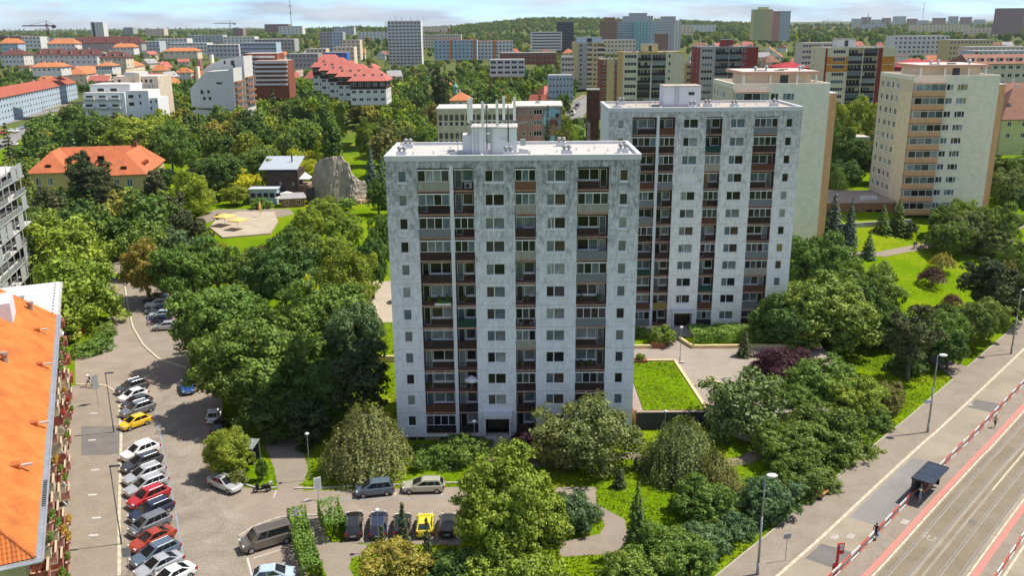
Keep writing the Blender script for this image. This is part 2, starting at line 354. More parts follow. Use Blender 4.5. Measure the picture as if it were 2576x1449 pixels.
# ---- green islands with kerbs
isl = sheet('grass_island', GP([(527,1178),(560,1120),(640,1118),(676,1165),(692,1222),(660,1229),(612,1214)]), 0.12, M_GRASS, 0.2)
kerb(isl, GP([(520,1182),(560,1205),(608,1218),(660,1233),(696,1228)]), 0.26, 0.14, 0.9, M_KERBG)
isl2 = sheet('grass_verge', GP([(752,1222),(800,1190),(900,1170),(1300,1170),(1300,1212),(1100,1216),(840,1224)]), 0.1, M_GRASS, 0.2)
kerb(isl2, GP([(740,1230),(800,1230),(960,1222),(1140,1216),(1300,1216)]), 0.26, 0.13, 1.0, M_KERBG)
isl3 = sheet('grass_island', GP([(722,1308),(760,1300),(800,1400),(820,1449),(775,1449)]), 0.1, M_GRASS, 0.2)
kerb(isl3, GP([(600,1352),(640,1326),(700,1304),(735,1300),(760,1299),(830,1297)]), 0.24, 0.12, 1.0, M_KERBG)
isl4 = sheet('grass_island', GP([(800,1306),(862,1302),(866,1364),(835,1366)]), 0.1, M_GRASS, 0.2)
path_a = sheet('path', GP([(655,1090),(740,1070),(758,1120),(775,1180),(760,1236),(700,1236),(690,1180)]), 0.016, M_PAVE)
path_b = sheet('path', GP([(758,1304),(826,1304),(866,1366),(925,1372),(918,1396),(885,1405),(878,1430),(905,1480),(835,1480)]), 0.02, M_PAVE)
path_c = sheet('path', GP([(1470,1250),(1520,1280),(1572,1308),(1580,1360),(1565,1393),(1410,1402),(1405,1365),(1470,1352),(1508,1345),(1522,1322),(1506,1296),(1470,1275)]), 0.02, M_PAVE)
sheet('path', GP([(1560,1380),(1640,1440),(1620,1449),(1540,1395)]), 0.024, M_PAVE)
ribbon('path', [(-2.0, 98.0), (-2.4, 94), (-10, 93.2), (-19, 92.5)], 2.2, 0.03, M_PAVE, follow=False)
ribbon('path', [(2, 93.8), (14, 95.5), (20, 92), (27, 94), (34, 100)], 1.8, 0.03, M_PAVE, follow=False)

# ---- tram street on the right: everything runs along the kerb line
KL = [(-2.9, 42.5), (10.8, 57), (24.5, 71.3), (30.8, 77.8), (40.4, 88.1), (50.6, 98.9), (54.4, 102.8), (79.8, 130.1), (112, 165), (150, 206)]
KS = smooth_line(KL, 4)
def off(d, i0=0, i1=None):
    P = KS; R = []
    for i, p in enumerate(P):
        a = P[max(0, i-1)]; b = P[min(len(P)-1, i+1)]; t = Vector((b[0]-a[0], b[1]-a[1])).normalized(); R.append((p[0]+t.y*d, p[1]-t.x*d))
    return R[i0:i1]
def along(d, s):
    """point at offset d whose base point is s metres along the kerb line, and heading"""
    acc = 0
    for a, b in zip(KS[:-1], KS[1:]):
        l = math.dist(a, b)
        if acc+l >= s:
            t = (s-acc)/l; dx, dy = (b[0]-a[0])/l, (b[1]-a[1])/l
            return (a[0]+dx*l*t+dy*d, a[1]+dy*l*t-dx*d, math.atan2(dy, dx))
        acc += l
def strip(name, d0, d1, z, M, skirt=None, parent=None): return sheet(name, off(d0)+off(d1)[::-1], z, M, skirt, parent=parent)
road = strip('road', 0.1, 30, 0.006, M_ROAD)
pav_r = strip('pavement_right', -4.1, -0.05, 0.12, M_PAVE, 0.4)
kerb(pav_r, off(0.0), 0.32, 0.14, 1.6)
strip('pavement_edge', -4.25, -4.1, 0.125, M_KERBG, 0.3)
plat = strip('tram_platform', 3.75, 6.25, 0.2, M_PAVE, 0.3)
kerb(plat, off(3.62), 0.22, 0.2, 1.6, M_KERBG)
strip('platform_edge_stripe', 5.62, 6.12, 0.205, M_PINK, parent=plat)
kerb(plat, off(6.35), 0.2, 0.19, 2.0)
bed = strip('tram_bed', 6.5, 12.7, 0.012, M_TRAM)
for d in (7.1, 8.55, 10.6, 12.05):
    strip('tram_rail', d-0.045, d+0.045, 0.022, M_STEEL, parent=bed)
    strip('rail_groove', d+0.075, d+0.12, 0.018, M_PATCH, parent=bed)
    strip('rail_slab', d+0.16, d+0.5 if d in (8.55, 12.05) else d+0.3, 0.016, M_ROAD, parent=bed)
strip('bed_seam', 9.5, 9.75, 0.017, M_ROAD, parent=bed)
plat2 = strip('tram_platform', 12.85, 15.1, 0.2, M_PAVE, 0.3)
strip('platform_edge_stripe', 12.95, 13.45, 0.205, M_PINK, parent=plat2)
kerb(plat2, off(12.75), 0.2, 0.19, 2.0)
kerb(plat2, off(15.2), 0.24, 0.18, 1.8)
for s0, s1, d0, d1, M in ((44,47.5,0.4,3.4,M_PATCH),(54,72,0.35,3.5,M_PATCH),(91.5,95,0.4,3.4,M_PATCH)):
    a, b, c, d_ = along(d0, s0), along(d1, s0+0.4), along(d1, s1+0.6), along(d0, s1)
    sheet('asphalt_patch', [a[:2], b[:2], c[:2], d_[:2]], 0.011, M_PATCH if s0 != 54 else MATS['far_road_asphalt'], parent=road)
M_YEL = mat('pale_yellow_line', (0.62, 0.50, 0.33), 0.8, 0.15)
a = along(9.6, 70); b = along(9.6, 100); ribbon('tram_bed_line', [a[:2], b[:2]], 0.14, 0.021, M_YEL, follow=False)
a = along(1.2, 36.5); MB().box(-0.9, 0.9, -0.6, 0.6, 0, 0.004).build('road_marking', M_PAINT, road, (a[0], a[1], 0.013), a[2])
def letter(ch, px, py, size, rz, z, parent):
    c = bpy.data.curves.new('letter', 'FONT'); c.body = ch; c.size = size; c.align_x = 'CENTER'; c.align_y = 'CENTER'; c.extrude = 0.002
    o = bpy.data.objects.new('tmp_letter', c); COL.objects.link(o); dg = bpy.context.evaluated_depsgraph_get()
    me = bpy.data.meshes.new_from_object(o.evaluated_get(dg)); bpy.data.objects.remove(o); me.materials.clear(); me.materials.append(mat('worn_road_letter', (0.36, 0.335, 0.29), 0.8, 0.25, 2.0))
    p = G(px, py); return put('painted_letter', me, parent, (p[0], p[1], z), rz)
hd = along(8, 60)[2]
for ch, q in (('S', (2324, 1347)), ('U', (2342, 1356))):
    o = letter(ch, q[0], q[1], 1.6, hd+math.pi/2+math.pi, 0.019, bed); o.scale = (0.75, 1.0, 1)
for q in ((2276,1318),(2140,1350),(2100,1352)):
    p = G(*q); MB().box(-0.5, 0.5, -0.3, 0.3, 0, 0.004).build('drain_cover', M_KERBG, road if q[0] != 2276 else plat, (p[0], p[1], 0.206 if q[0] == 2276 else 0.014), hd)
for q, M_, zz, par in (((2445,1313), M_PATCH, 0.02, bed), ((2440,1018), M_KERBG, 0.014, road)):
    p = G(*q); MB().cyl((0,0,0), (0,0,0.005), 0.36, n=14).build('manhole_cover', M_, par, (p[0], p[1], zz))
# side path from the pavement into the shrubs
sheet('path', GP([(2335,905),(2350,893),(2440,928),(2400,955)]), 0.13, M_PAVE, 0.25)

# ---- raised terrace with lawn between the two towers
TZ = 2.0
M_CREAM = mat('cream_low_wall', (0.72, 0.55, 0.30), 0.8, 0.1, 1.0)
M_TERR = asphalt('terrace_asphalt', (0.281, 0.234, 0.195), (0.351, 0.300, 0.254), 0.12, 0.3)
terrace = sheet('terrace', [(15.6, 103.0), (47, 103.0), (47, 134.0), (15.6, 134.0)], TZ, M_TERR, 3.0)
sheet('terrace_lawn', [(16.6, 103.9), (24.3, 103.9), (23.4, 120.8), (16.6, 120.8)], TZ+0.12, M_GRASS, 0.2)
def low_wall(label, pts, h=0.45, w=0.35, M=None, z=TZ, name='low_wall', cap=None):
    t = thing(name, label, 'wall', (pts[0][0], pts[0][1], z)); b = MB(); c = MB()
    for p, q in zip(pts[:-1], pts[1:]):
        d = Vector((q[0]-p[0], q[1]-p[1])); l = d.length; d.normalize(); n_ = Vector((-d.y, d.x))*(w/2); e = d*(w/2-0.002)
        P = [(p[0]-e.x+n_.x, p[1]-e.y+n_.y), (p[0]-e.x-n_.x, p[1]-e.y-n_.y), (q[0]+e.x-n_.x, q[1]+e.y-n_.y), (q[0]+e.x+n_.x, q[1]+e.y+n_.y)]
        P = [(x-pts[0][0], y-pts[0][1]) for x, y in P]
        b.prism(P, 0, h-0.06); nn = n_*0.18; c.prism([(P[0][0]+nn.x,P[0][1]+nn.y),(P[1][0]-nn.x,P[1][1]-nn.y),(P[2][0]-nn.x,P[2][1]-nn.y),(P[3][0]+nn.x,P[3][1]+nn.y)], h-0.06+0.002*len(c.f)/6, h)
    b.build('wall', M or M_CREAM, t); c.build('coping', cap or M or M_CREAM, t)
    return t
M_DKWALL = mat('dark_retaining_wall', (0.035, 0.037, 0.042), 0.7, 0.2, 1.5)
M_BRCAP = mat('brown_coping', (0.30, 0.22, 0.18), 0.8, 0.2, 1.5)
M_OCHW = mat('ochre_panel_wall', (0.55, 0.29, 0.08), 0.7, 0.15, 1.5)
low_wall('dark grey retaining wall with brown coping along the lawn front', [(15.8, 102.8), (24.6, 102.8)], 2.6, 0.5, M_DKWALL, -0.2, 'retaining_wall', M_BRCAP)
low_wall('ochre side wall of the raised lawn close to the grey tower', [(15.55, 103.4), (15.55, 121)], 2.6, 0.5, M_OCHW, -0.2, 'retaining_wall', M_BRCAP)
low_wall('grey retaining wall continuing behind the birch', [(25.2, 102.9), (29, 99.0)], 2.3, 0.4, M_CONC, -0.2, 'retaining_wall', M_BRCAP)
low_wall('cream kerb wall along the right edge of the small lawn', [(24.6, 104.0), (23.6, 121.0)], 0.3, 0.35)
low_wall('cream kerb wall along the back edge of the small lawn', [(16.4, 121.1), (23.4, 121.1)], 0.3, 0.3)
low_wall('cream wall bounding the shrub bed right of the second stairs', [(25.9, 130.5), (27.3, 126.6), (46, 126.6)], 0.5, 0.35)
low_wall('cream wall in front of the bed left of the second stairs', [(16, 126.8), (22.6, 126.8), (21.9, 129.5)], 0.5, 0.35)
low_wall('short cream wall beside the ash tree on the terrace', [(26.9, 113.8), (28.8, 110.4)], 0.5, 0.35)
low_wall('yellow wall end visible left of the grey tower base', [(-24, 127), (-14.5, 127)], 1.0, 0.35, None, 0.0)
sheet('shrub_bed', [(26.4,130.6),(27.6,126.8),(46,126.8),(46,133.6),(26,133.6)], TZ+0.25, M_GRASS, 0.3)
sheet('shrub_bed', [(15.7,127),(22.3,127),(21.6,130),(21.6,133.6),(15.7,133.6)], TZ+0.25, M_GRASS, 0.3)
M_PLANTER = mat('brown_planter_wood', (0.24, 0.10, 0.05), 0.7, 0.2, 3.0)
# ---------------------------------------------------------------- the two weathered towers
def plaster_mat(name, light, dark, top, amt):
    """weathered plaster: blotches and vertical streaks, heavier towards the eaves where the rain runs"""
    M = bpy.data.materials.new(name); M.use_nodes = True; n = M.node_tree.nodes; l = M.node_tree.links.new
    b = n['Principled BSDF']; b.inputs['Roughness'].default_value = 0.95; b.inputs['Specular IOR Level'].default_value = 0.1
    t = n.new('ShaderNodeTexCoord'); sx = n.new('ShaderNodeSeparateXYZ'); l(t.outputs['Object'], sx.inputs[0])
    a = n.new('ShaderNodeTexNoise'); a.inputs['Scale'].default_value = 0.8; a.inputs['Detail'].default_value = 10; a.inputs['Roughness'].default_value = 0.68
    mp = n.new('ShaderNodeMapping'); mp.inputs['Scale'].default_value = (2.4, 2.4, 0.85); s = n.new('ShaderNodeTexNoise'); s.inputs['Scale'].default_value = 1.1; s.inputs['Detail'].default_value = 6; s.inputs['Roughness'].default_value = 0.6
    fine = n.new('ShaderNodeTexNoise'); fine.inputs['Scale'].default_value = 5; fine.inputs['Detail'].default_value = 4
    l(t.outputs['Object'], a.inputs['Vector']); l(t.outputs['Object'], mp.inputs[0]); l(mp.outputs[0], s.inputs['Vector']); l(t.outputs['Object'], fine.inputs['Vector'])
    zr = n.new('ShaderNodeMapRange'); zr.inputs['From Min'].default_value = top*0.35; zr.inputs['From Max'].default_value = top; zr.inputs['To Min'].default_value = -0.05; zr.inputs['To Max'].default_value = amt; l(sx.outputs['Z'], zr.inputs['Value'])
    ad = n.new('ShaderNodeMath'); ad.operation = 'ADD'; l(a.outputs['Fac'], ad.inputs[0]); l(s.outputs['Fac'], ad.inputs[1])
    a2 = n.new('ShaderNodeMath'); a2.operation = 'ADD'; l(ad.outputs[0], a2.inputs[0]); l(zr.outputs[0], a2.inputs[1])
    # dirt below window sills and panel joints: bands that repeat with the storeys
    fz = n.new('ShaderNodeMath'); fz.operation = 'MULTIPLY_ADD'; fz.inputs[1].default_value = 1/2.743; fz.inputs[2].default_value = -0.58; l(sx.outputs['Z'], fz.inputs[0])
    fr = n.new('ShaderNodeMath'); fr.operation = 'FRACT'; l(fz.outputs[0], fr.inputs[0])
    j = n.new('ShaderNodeMapRange'); j.inputs['From Min'].default_value = 0.0; j.inputs['From Max'].default_value = 0.35; j.inputs['To Min'].default_value = 0.0; j.inputs['To Max'].default_value = 0.0; l(fr.outputs[0], j.inputs['Value'])
    jj = n.new('ShaderNodeMapRange'); jj.inputs['From Min'].default_value = 0.0; jj.inputs['From Max'].default_value = 0.012; jj.inputs['To Min'].default_value = 0.1; jj.inputs['To Max'].default_value = 0.0; l(fr.outputs[0], jj.inputs['Value'])
    a3 = n.new('ShaderNodeMath'); a3.operation = 'ADD'; l(a2.outputs[0], a3.inputs[0]); l(jj.outputs[0], a3.inputs[1])
    f3 = n.new('ShaderNodeMath'); f3.operation = 'MULTIPLY_ADD'; f3.inputs[1].default_value = 0.55; l(fine.outputs['Fac'], f3.inputs[0]); l(a3.outputs[0], f3.inputs[2])
    rp = n.new('ShaderNodeValToRGB'); e = rp.color_ramp.elements; e[0].position = 0.0; e[0].color = (*light, 1); e[1].position = 1.0; e[1].color = (*dark, 1)
    x = e.new(0.45); x.color = tuple(0.72*p+0.28*q for p, q in zip(light, dark))+(1,)
    mr = n.new('ShaderNodeMapRange'); mr.inputs['From Min'].default_value = 1.14; mr.inputs['From Max'].default_value = 1.98; l(f3.outputs[0], mr.inputs['Value']); l(mr.outputs[0], rp.inputs[0])
    l(rp.outputs[0], b.inputs['Base Color'])
    bp = n.new('ShaderNodeBump'); bp.inputs['Strength'].default_value = 0.3; bp.inputs['Distance'].default_value = 0.04; l(fine.outputs['Fac'], bp.inputs['Height']); l(bp.outputs[0], b.inputs['Normal'])
    return M
M_PLAST1 = plaster_mat('weathered_plaster', (0.84, 0.865, 0.90), (0.19, 0.195, 0.205), 34.5, 0.55)
M_PLAST2 = plaster_mat('weathered_plaster_pale', (0.90, 0.895, 0.88), (0.24, 0.238, 0.235), 34.5, 0.5)
M_BROWNB = mat('brown_board_panelling', (0.085, 0.045, 0.031), 0.7, 0.2, 2.0, stretch=(8, 8, 1))
M_SLAB = mat('balcony_slab_edge', (0.42, 0.25, 0.17), 0.9, 0.35, 2.0)
M_LOGSIDE = mat('loggia_side_wall', (0.34, 0.32, 0.31), 0.9, 0.25, 1.2)
RAILM = {'w': mat('dark_brown_railing', (0.042, 0.026, 0.02), 0.75, 0.35, 3.0, stretch=(4,4,0.5)), 'W': mat('brown_wood_railing', (0.20, 0.11, 0.05), 0.7, 0.25, 3.0, stretch=(5,5,0.5)),
         'k': mat('black_railing', (0.02, 0.019, 0.02), 0.7, 0.3, 3.0), 'c': mat('grey_corrugated_railing', (0.20, 0.215, 0.23), 0.5, 0.12, 2.0), 'l': mat('pale_railing_sheet', (0.36, 0.35, 0.29), 0.7, 0.25, 2.0, stretch=(4,4,0.5)),
         'b': mat('railing_bars_steel', (0.05, 0.038, 0.034), 0.6, 0.2, 3.0), 'g': mat('green_railing', (0.012, 0.06, 0.045), 0.7, 0.2, 2.0), 'o': mat('rust_brown_railing', (0.12, 0.05, 0.025), 0.7, 0.25, 2.0, stretch=(5,5,0.5)),
         'y': mat('yellow_brown_railing', (0.30, 0.21, 0.05), 0.7, 0.2, 2.0, stretch=(5,5,0.5)), 'p': mat('planted_railing_steel', (0.06, 0.045, 0.04), 0.6, 0.2, 3.0)}
M_ROOFF = mat('pale_roof_felt', (0.49, 0.47, 0.44), 0.85, 0.07, 0.5)
M_ROOFF2 = mat('grey_beige_roof_felt', (0.42, 0.37, 0.32), 0.9, 0.1, 0.5)
M_WPAINT = mat('white_render', (0.70, 0.71, 0.73), 0.85, 0.05, 0.8)
M_PLINTH = mat('tan_plinth', (0.36, 0.26, 0.19), 0.9, 0.15, 1.0)
M_CORN = mat('grey_white_cornice', (0.60, 0.61, 0.62), 0.7, 0.08, 1.0)

FRM, SPL = 0.075, 0.44
def window_meshes(w, h, cols, sill=True, fr=FRM, depth=0.1):
    """frame with mullions and sill, and one mesh for each pane; origin lower left, outside face towards -y"""
    def mk():
        b = MB(); y0, y1 = -0.03, 0.06
        b.box(0, w, y0, y1, 0, fr); b.box(0, w, y0, y1, h-fr, h); b.box(0, fr, y0+0.002, y1-0.002, fr, h-fr); b.box(w-fr, w, y0+0.002, y1-0.002, fr, h-fr)
        xs_ = [0]+list(np.cumsum(cols)/sum(cols)*w)
        for x in xs_[1:-1]: b.box(x-fr*0.7, x+fr*0.7, y0+0.004, y1-0.004, fr, h-fr)
        if sill: b.box(-0.06, w+0.06, -depth-0.12, y1-0.01, -0.15, -0.003)
        pans = []
        for i, (p, q) in enumerate(zip(xs_[:-1], xs_[1:])):
            l = p+(fr if i == 0 else fr*0.7); r = q-(fr if i == len(xs_)-2 else fr*0.7)
            pans.append(MB().box(l, r, 0.012, 0.03, fr, h-fr).mesh('pane', M_GLASS[0]))
        return b.mesh('window', M_WHITE), pans
    return cached(('win', round(w,2), round(h,2), tuple(round(c,2) for c in cols), sill, fr, depth), mk)
GW = [5, 5, 4, 5, 4, 6, 0.5, 3]
def glass(r): return r.choices(M_GLASS, GW)[0]
def add_window(par, x, y, z, w, h, cols, r, sill=True, rz=0.0, name='window', fr=FRM, pane_mat=None, depth=0.1, frame_mat=None):
    fm, pm = window_meshes(w, h, cols, sill, fr, depth)
    o = put(name, fm, par, (x, y, z), rz, mat_=frame_mat)
    g0 = glass(r)
    for p in pm: put('pane', p, o, mat_=pane_mat or (g0 if r.random() < 0.55 else glass(r)))
    return o
def wall_openings(W_, z0, z1, ops, deep, m=0, mrev=0):
    b = MB()
    X = sorted({0.0, W_, *[o[0] for o in ops], *[o[1] for o in ops]}); Z = sorted({z0, z1, *[o[2] for o in ops], *[o[3] for o in ops]})
    for i in range(len(X)-1):
        run = None
        for k in range(len(Z)-1):
            cx, cz = (X[i]+X[i+1])/2, (Z[k]+Z[k+1])/2
            hole = any(o[0] < cx < o[1] and o[2] < cz < o[3] for o in ops)
            if not hole and run is None: run = Z[k]
            if hole and run is not None: b.poly([(X[i],0,run),(X[i+1],0,run),(X[i+1],0,Z[k]),(X[i],0,Z[k])], m); run = None
        if run is not None: b.poly([(X[i],0,run),(X[i+1],0,run),(X[i+1],0,Z[-1]),(X[i],0,Z[-1])], m)
    for x0, x1, a, c, d in ops:
        b.poly([(x0,0,a),(x0,0,c),(x0,d,c),(x0,d,a)], mrev); b.poly([(x1,0,a),(x1,d,a),(x1,d,c),(x1,0,c)], mrev)
        b.poly([(x0,0,a),(x0,d,a),(x1,d,a),(x1,0,a)], mrev); b.poly([(x0,0,c),(x1,0,c),(x1,d,c),(x0,d,c)], mrev)
    return b
def railing_mesh(w, kind):
    def mk():
        b = MB()
        if kind in 'bp':
            b.box(0, w, -0.03, 0.03, 0.96, 1.01); b.box(0, w, -0.025, 0.025, 0.1, 0.14)
            n = int(w/0.12)
            for i in range(1, n): b.box(i*w/n-0.011, i*w/n+0.011, -0.011, 0.011, 0.14, 0.96)
            b.box(0.0, w, -0.02, 0.02, 0.5, 0.53)
        else:
            n = max(8, int(w/(0.11 if kind in 'cl' else 0.16))); k = len(b.v); dp = 0.035 if kind in 'cl' else 0.016
            for i in range(n):
                x0, x1 = i*w/n, (i+1)*w/n; q = (x1-x0)*0.12
                b.box(x0+(0 if kind in 'cl' else 0.008), x1-(0 if kind in 'cl' else 0.008), (-dp if i % 2 else 0)-0.01, 0.012, 0.06, 0.97)
            b.box(-0.0, w, -0.05, 0.03, 0.972, 1.02); b.box(0, w, -0.005, 0.03, 0.02, 0.058)
        return b.mesh('railing', RAILM[kind])
    return cached(('rail', round(w,2), kind), mk)
COLS = [('s', 1.35, 2.32), ('L', 3.55, 7.2), ('L', 7.62, 9.95), ('d', 11.2, 13.42), ('L', 14.62, 17.0), ('d', 18.22, 20.42), ('L', 21.72, 25.3), ('s', 26.5, 27.48)]
FH, SILL0, FLOOR0, TOPZ = 2.743, 1.95, 1.0, 34.55
def add_panel_tower(name, label, x, y, zb, tables, plast, roofm, seed, shutters=(), entrance_dir=1, dep=12.2):
    r = random.Random(seed); WD = 28.8
    t = thing(name, label, 'apartment tower', (x, y, zb))
    ops = []
    for k in range(12):
        for c, x0, x1 in COLS:
            if c == 's': ops.append((x0, x1, SILL0+FH*k, SILL0+FH*k+1.33, 0.2))
            if c == 'd' and not (k == 0 and x0 < 12): ops.append((x0, x1, SILL0+FH*k, SILL0+FH*k+1.36, 0.2))
    zl1 = FLOOR0+FH*11+2.58
    for c, x0, x1 in COLS:
        if c == 'L': ops.append((x0, x1, FLOOR0-0.12, zl1, 1.25))
    ops.append((10.75, 13.85, 0.95, 3.35, 1.3))
    w = wall_openings(WD, 0.5, TOPZ, ops, 0.2, 0, 0)
    w.poly([(0,0,0.5),(0,0,TOPZ),(0,dep,TOPZ),(0,dep,0.5)], 1); w.poly([(WD,0,0.5),(WD,dep,0.5),(WD,dep,TOPZ),(WD,0,TOPZ)], 1); w.poly([(0,dep,0.5),(0,dep,TOPZ),(WD,dep,TOPZ),(WD,dep,0.5)], 1)
    w.build('wall', [plast, M_WPAINT], t)
    MB().box(0.12, WD-0.12, 0.1, dep-0.1, -1.2, 0.55).build('plinth', M_PLINTH, t)
    for px in (1.3, 2.4, 5.2, 8.5): MB().box(px, px+0.9, 0.07, 0.12, 0.05, 0.35).build('cellar_window', M_GLASS[1], t)
    # eaves band, roof deck, parapet
    MB().box(-0.1, WD+0.1, -0.1, 0.35, TOPZ, TOPZ+0.62).build('cornice', M_CORN, t)
    MB().box(-0.1, 0.35, 0.352, dep+0.1, TOPZ, TOPZ+0.62).build('cornice', M_CORN, t); MB().box(WD-0.35, WD+0.1, 0.352, dep+0.1, TOPZ, TOPZ+0.62).build('cornice', M_CORN, t)
    MB().box(0.352, WD-0.352, dep-0.35, dep+0.1, TOPZ, TOPZ+0.62).build('cornice', M_CORN, t)
    MB().box(0.3, WD-0.3, 0.3, dep-0.3, TOPZ-0.1, TOPZ+0.3).build('roof', roofm, t)
    for i in range(26):                                               # little white anchor caps under the eaves
        MB().cyl((0,-0.03,0),(0,0.02,0),0.06,n=6).build('anchor_cap', M_WPAINT, t, (0.7+i*1.09, 0, TOPZ-0.38))
    for i in range(10): 
        for xx in (10.62, 21.3 if i % 2 else 17.55): MB().cyl((0,-0.025,0),(0,0.02,0),0.06,n=6).build('anchor_cap', M_METAL, t, (xx+3.4, 0, 3.4+i*2.743))
    # windows and loggias
    li = 0
    for c, x0, x1 in COLS:
        if c == 's':
            for k in range(12): add_window(t, x0, 0.12, SILL0+FH*k, x1-x0, 1.33, [1], r)
        elif c == 'd':
            for k in range(12):
                if k == 0 and x0 < 12: continue
                o = add_window(t, x0, 0.12, SILL0+FH*k, x1-x0, 1.36, [0.42, 0.58], r)
                if (round(x0), k) in shutters: MB().box(0.02, x1-x0-0.02, -0.07, -0.035, 0.05, 1.34).build('roller_shutter', M_WHITE, o)
                if r.random() < 0.12:
                    f = MB(); f.box(0,0.05,0,0.05,0,1.2); f.box(0.75,0.8,0,0.05,0,1.2); f.box(0.05,0.75,0.001,0.049,0,0.05); f.box(0.05,0.75,0.001,0.049,1.15,1.2)
                    f.build('open_sash', M_WHITE, o, (0.08, -0.05, 0.08), -1.0)
        else:
            wd = x1-x0
            MB().box(x0+0.002, x1-0.002, 1.2, 1.24, FLOOR0-0.1, zl1).build('loggia_back_wall', M_BROWNB, t)
            for sx in (x0+0.004, x1-0.034): MB().box(sx, sx+0.03, 0.14, 1.2, FLOOR0-0.1, zl1-0.002).build('loggia_side_wall', M_BROWNB, t)
            for k in range(12):
                code = tables[li].split()[11-k]; zf = FLOOR0+FH*k
                if k == 0 and name.endswith('x'): continue
                MB().box(x0+0.003, x1-0.003, 0.0+0.004, 1.2, zf-0.15, zf).build('balcony_slab', M_SLAB, t)
                # the window and door in the back wall
                g0 = glass(r)
                ww = wd-1.15; lft = (li in (0, 1, 2)) 
                door_x = x0+0.12 if lft else x1-0.92; win_x = x0+1.02 if lft else x0+0.12
                fm, pm = window_meshes(ww, 1.3, [0.55, 0.45] if wd > 3 else [1], True, 0.07, 0.02)
                o = put('window', fm, t, (win_x, 1.16, zf+0.92))
                for p in pm: put('pane', p, o, mat_=g0 if r.random() < 0.6 else glass(r))
                fm, pm = window_meshes(0.8, 2.12, [1], False, 0.07)
                o = put('balcony_door', fm, t, (door_x, 1.16, zf+0.08))
                for p in pm: put('pane', p, o, mat_=glass(r))
                rk = code[1]
                put('railing', railing_mesh(wd-0.08, rk), t, (x0+0.04, 0.06, zf))
                if code[0] in 'GC':
                    n = 4 if wd > 3 else 3; fm, pm = window_meshes(wd-0.06, 1.3, [1]*n, False, 0.05)
                    o = put('balcony_glazing', fm, t, (x0+0.03, 0.05, zf+1.03))
                    for q, p in enumerate(pm):
                        put('pane', p, o, mat_=(r.choice(M_GLASS[3:6]) if code[0] == 'C' and r.random() < 0.6 else r.choice(M_GLASS[:3]+M_GLASS[:3]+M_GLASS[5:6])))
                    MB().box(x0+0.02, x1-0.02, -0.03, 0.1, zf+2.34, zf+2.42).build('glazing_head', M_WHITE, t)
                elif r.random() < 0.25: MB().box(x0+0.05, x1-0.05, -0.02, 0.06, zf+2.36, zf+2.44).build('awning_case', M_WHITE, t)
            li += 1
    MB().box(7.2, 7.62, -0.012, 0.0, FLOOR0, zl1+0.2).build('pillar', M_WPAINT, t)
    for k in range(12):                                              # joints between the wall panels
        for a, c in ((0.02, 3.5), (10.0, 14.58), (17.05, 21.68), (25.34, 28.78)): MB().box(a, c, -0.004, 0.0, FLOOR0+FH*k-0.03, FLOOR0+FH*k).build('panel_joint', M_LOGSIDE, t)
    # entrance: canopy, glazed doors, stairs with rails
    MB().box(10.5, 14.1, -1.3, -0.005, 3.38, 3.75).build('entrance_canopy', M_CORN, t)
    MB().box(10.72, 10.86, -1.2, -0.01, 0.9, 3.38).build('canopy_post', M_WPAINT, t); MB().box(13.74, 13.88, -1.2, -0.01, 0.9, 3.38).build('canopy_post', M_WPAINT, t)
    dd = MB().box(11.1, 13.5, 1.15, 1.25, 0.95, 3.3).build('door', M_DARK, t)
    for a, b in ((11.18, 11.9), (11.98, 12.7), (12.78, 13.42)): MB().box(a, b, 1.12, 1.15, 1.1, 3.15).build('pane', M_GLASS[7], dd)
    st = MB()
    for i in range(8): st.box(10.9, 13.7, -1.5-0.3*(i+1), -1.5-0.3*i, -0.4, 0.95-0.16*(i+1))
    st.box(10.7, 13.9, -1.5, 1.2, -0.4, 0.95)
    so = st.build('stairs', M_CONC, t)
    for i in range(8): MB().box(10.9, 13.7, -1.5-0.3*(i+1)-0.02, -1.5-0.3*i-0.03, 0, 0.04).build('tread', M_KERBG, so, (0, 0, 0.952-0.16*(i+1)))
    for sx in (10.85, 13.75):
        h = MB(); h.cyl((sx,-1.5,1.85),(sx,-4.0,0.55),0.03,n=6); h.cyl((sx,-1.5,0.95),(sx,-1.5,1.85),0.03,n=6); h.cyl((sx,-4.0,-0.35),(sx,-4.0,0.55),0.03,n=6); h.build('handrail', M_METAL, t)
    return t
def twin_vent(par, x, y, z, single=False):
    o = MB().box(-0.62, 0.62, -0.35, 0.35, 0, 0.5).build('vent_block', M_CORN, par, (x, y, z))
    me = cached('turbine', lambda: MB().lathe([(0.16,0),(0.17,0.25),(0.30,0.32),(0.33,0.5),(0.25,0.68),(0.05,0.76)], 10).mesh('turbine_vent', mat('dull_vent_metal', (0.34,0.34,0.34), 0.6, 0.2, 6.0, metal=0.2), True))
    for q in ((-0.28, 0.28) if not single else (0,)): put('turbine_vent', me, o, (q, 0, 0.5), scale=0.85)
def mushroom(par, x, y, z):
    me = cached('mush', lambda: MB().lathe([(0.07,0),(0.07,0.22),(0.15,0.24),(0.14,0.34),(0.03,0.4)], 8).mesh('roof_vent', M_WHITE, True)); put('roof_vent', me, par, (x, y, z))
def ladder(par, x, y, z0, z1, w=0.5):
    b = MB()
    for s in (-w/2, w/2): b.cyl((s,0,z0),(s,0,z1+0.5),0.025,n=5)
    n = int((z1-z0)/0.3)
    for i in range(n): b.cyl((-w/2,0,z0+0.3*(i+0.5)),(w/2,0,z0+0.3*(i+0.5)),0.018,n=5)
    return b.build('ladder', M_METAL, par, (x, y, 0))

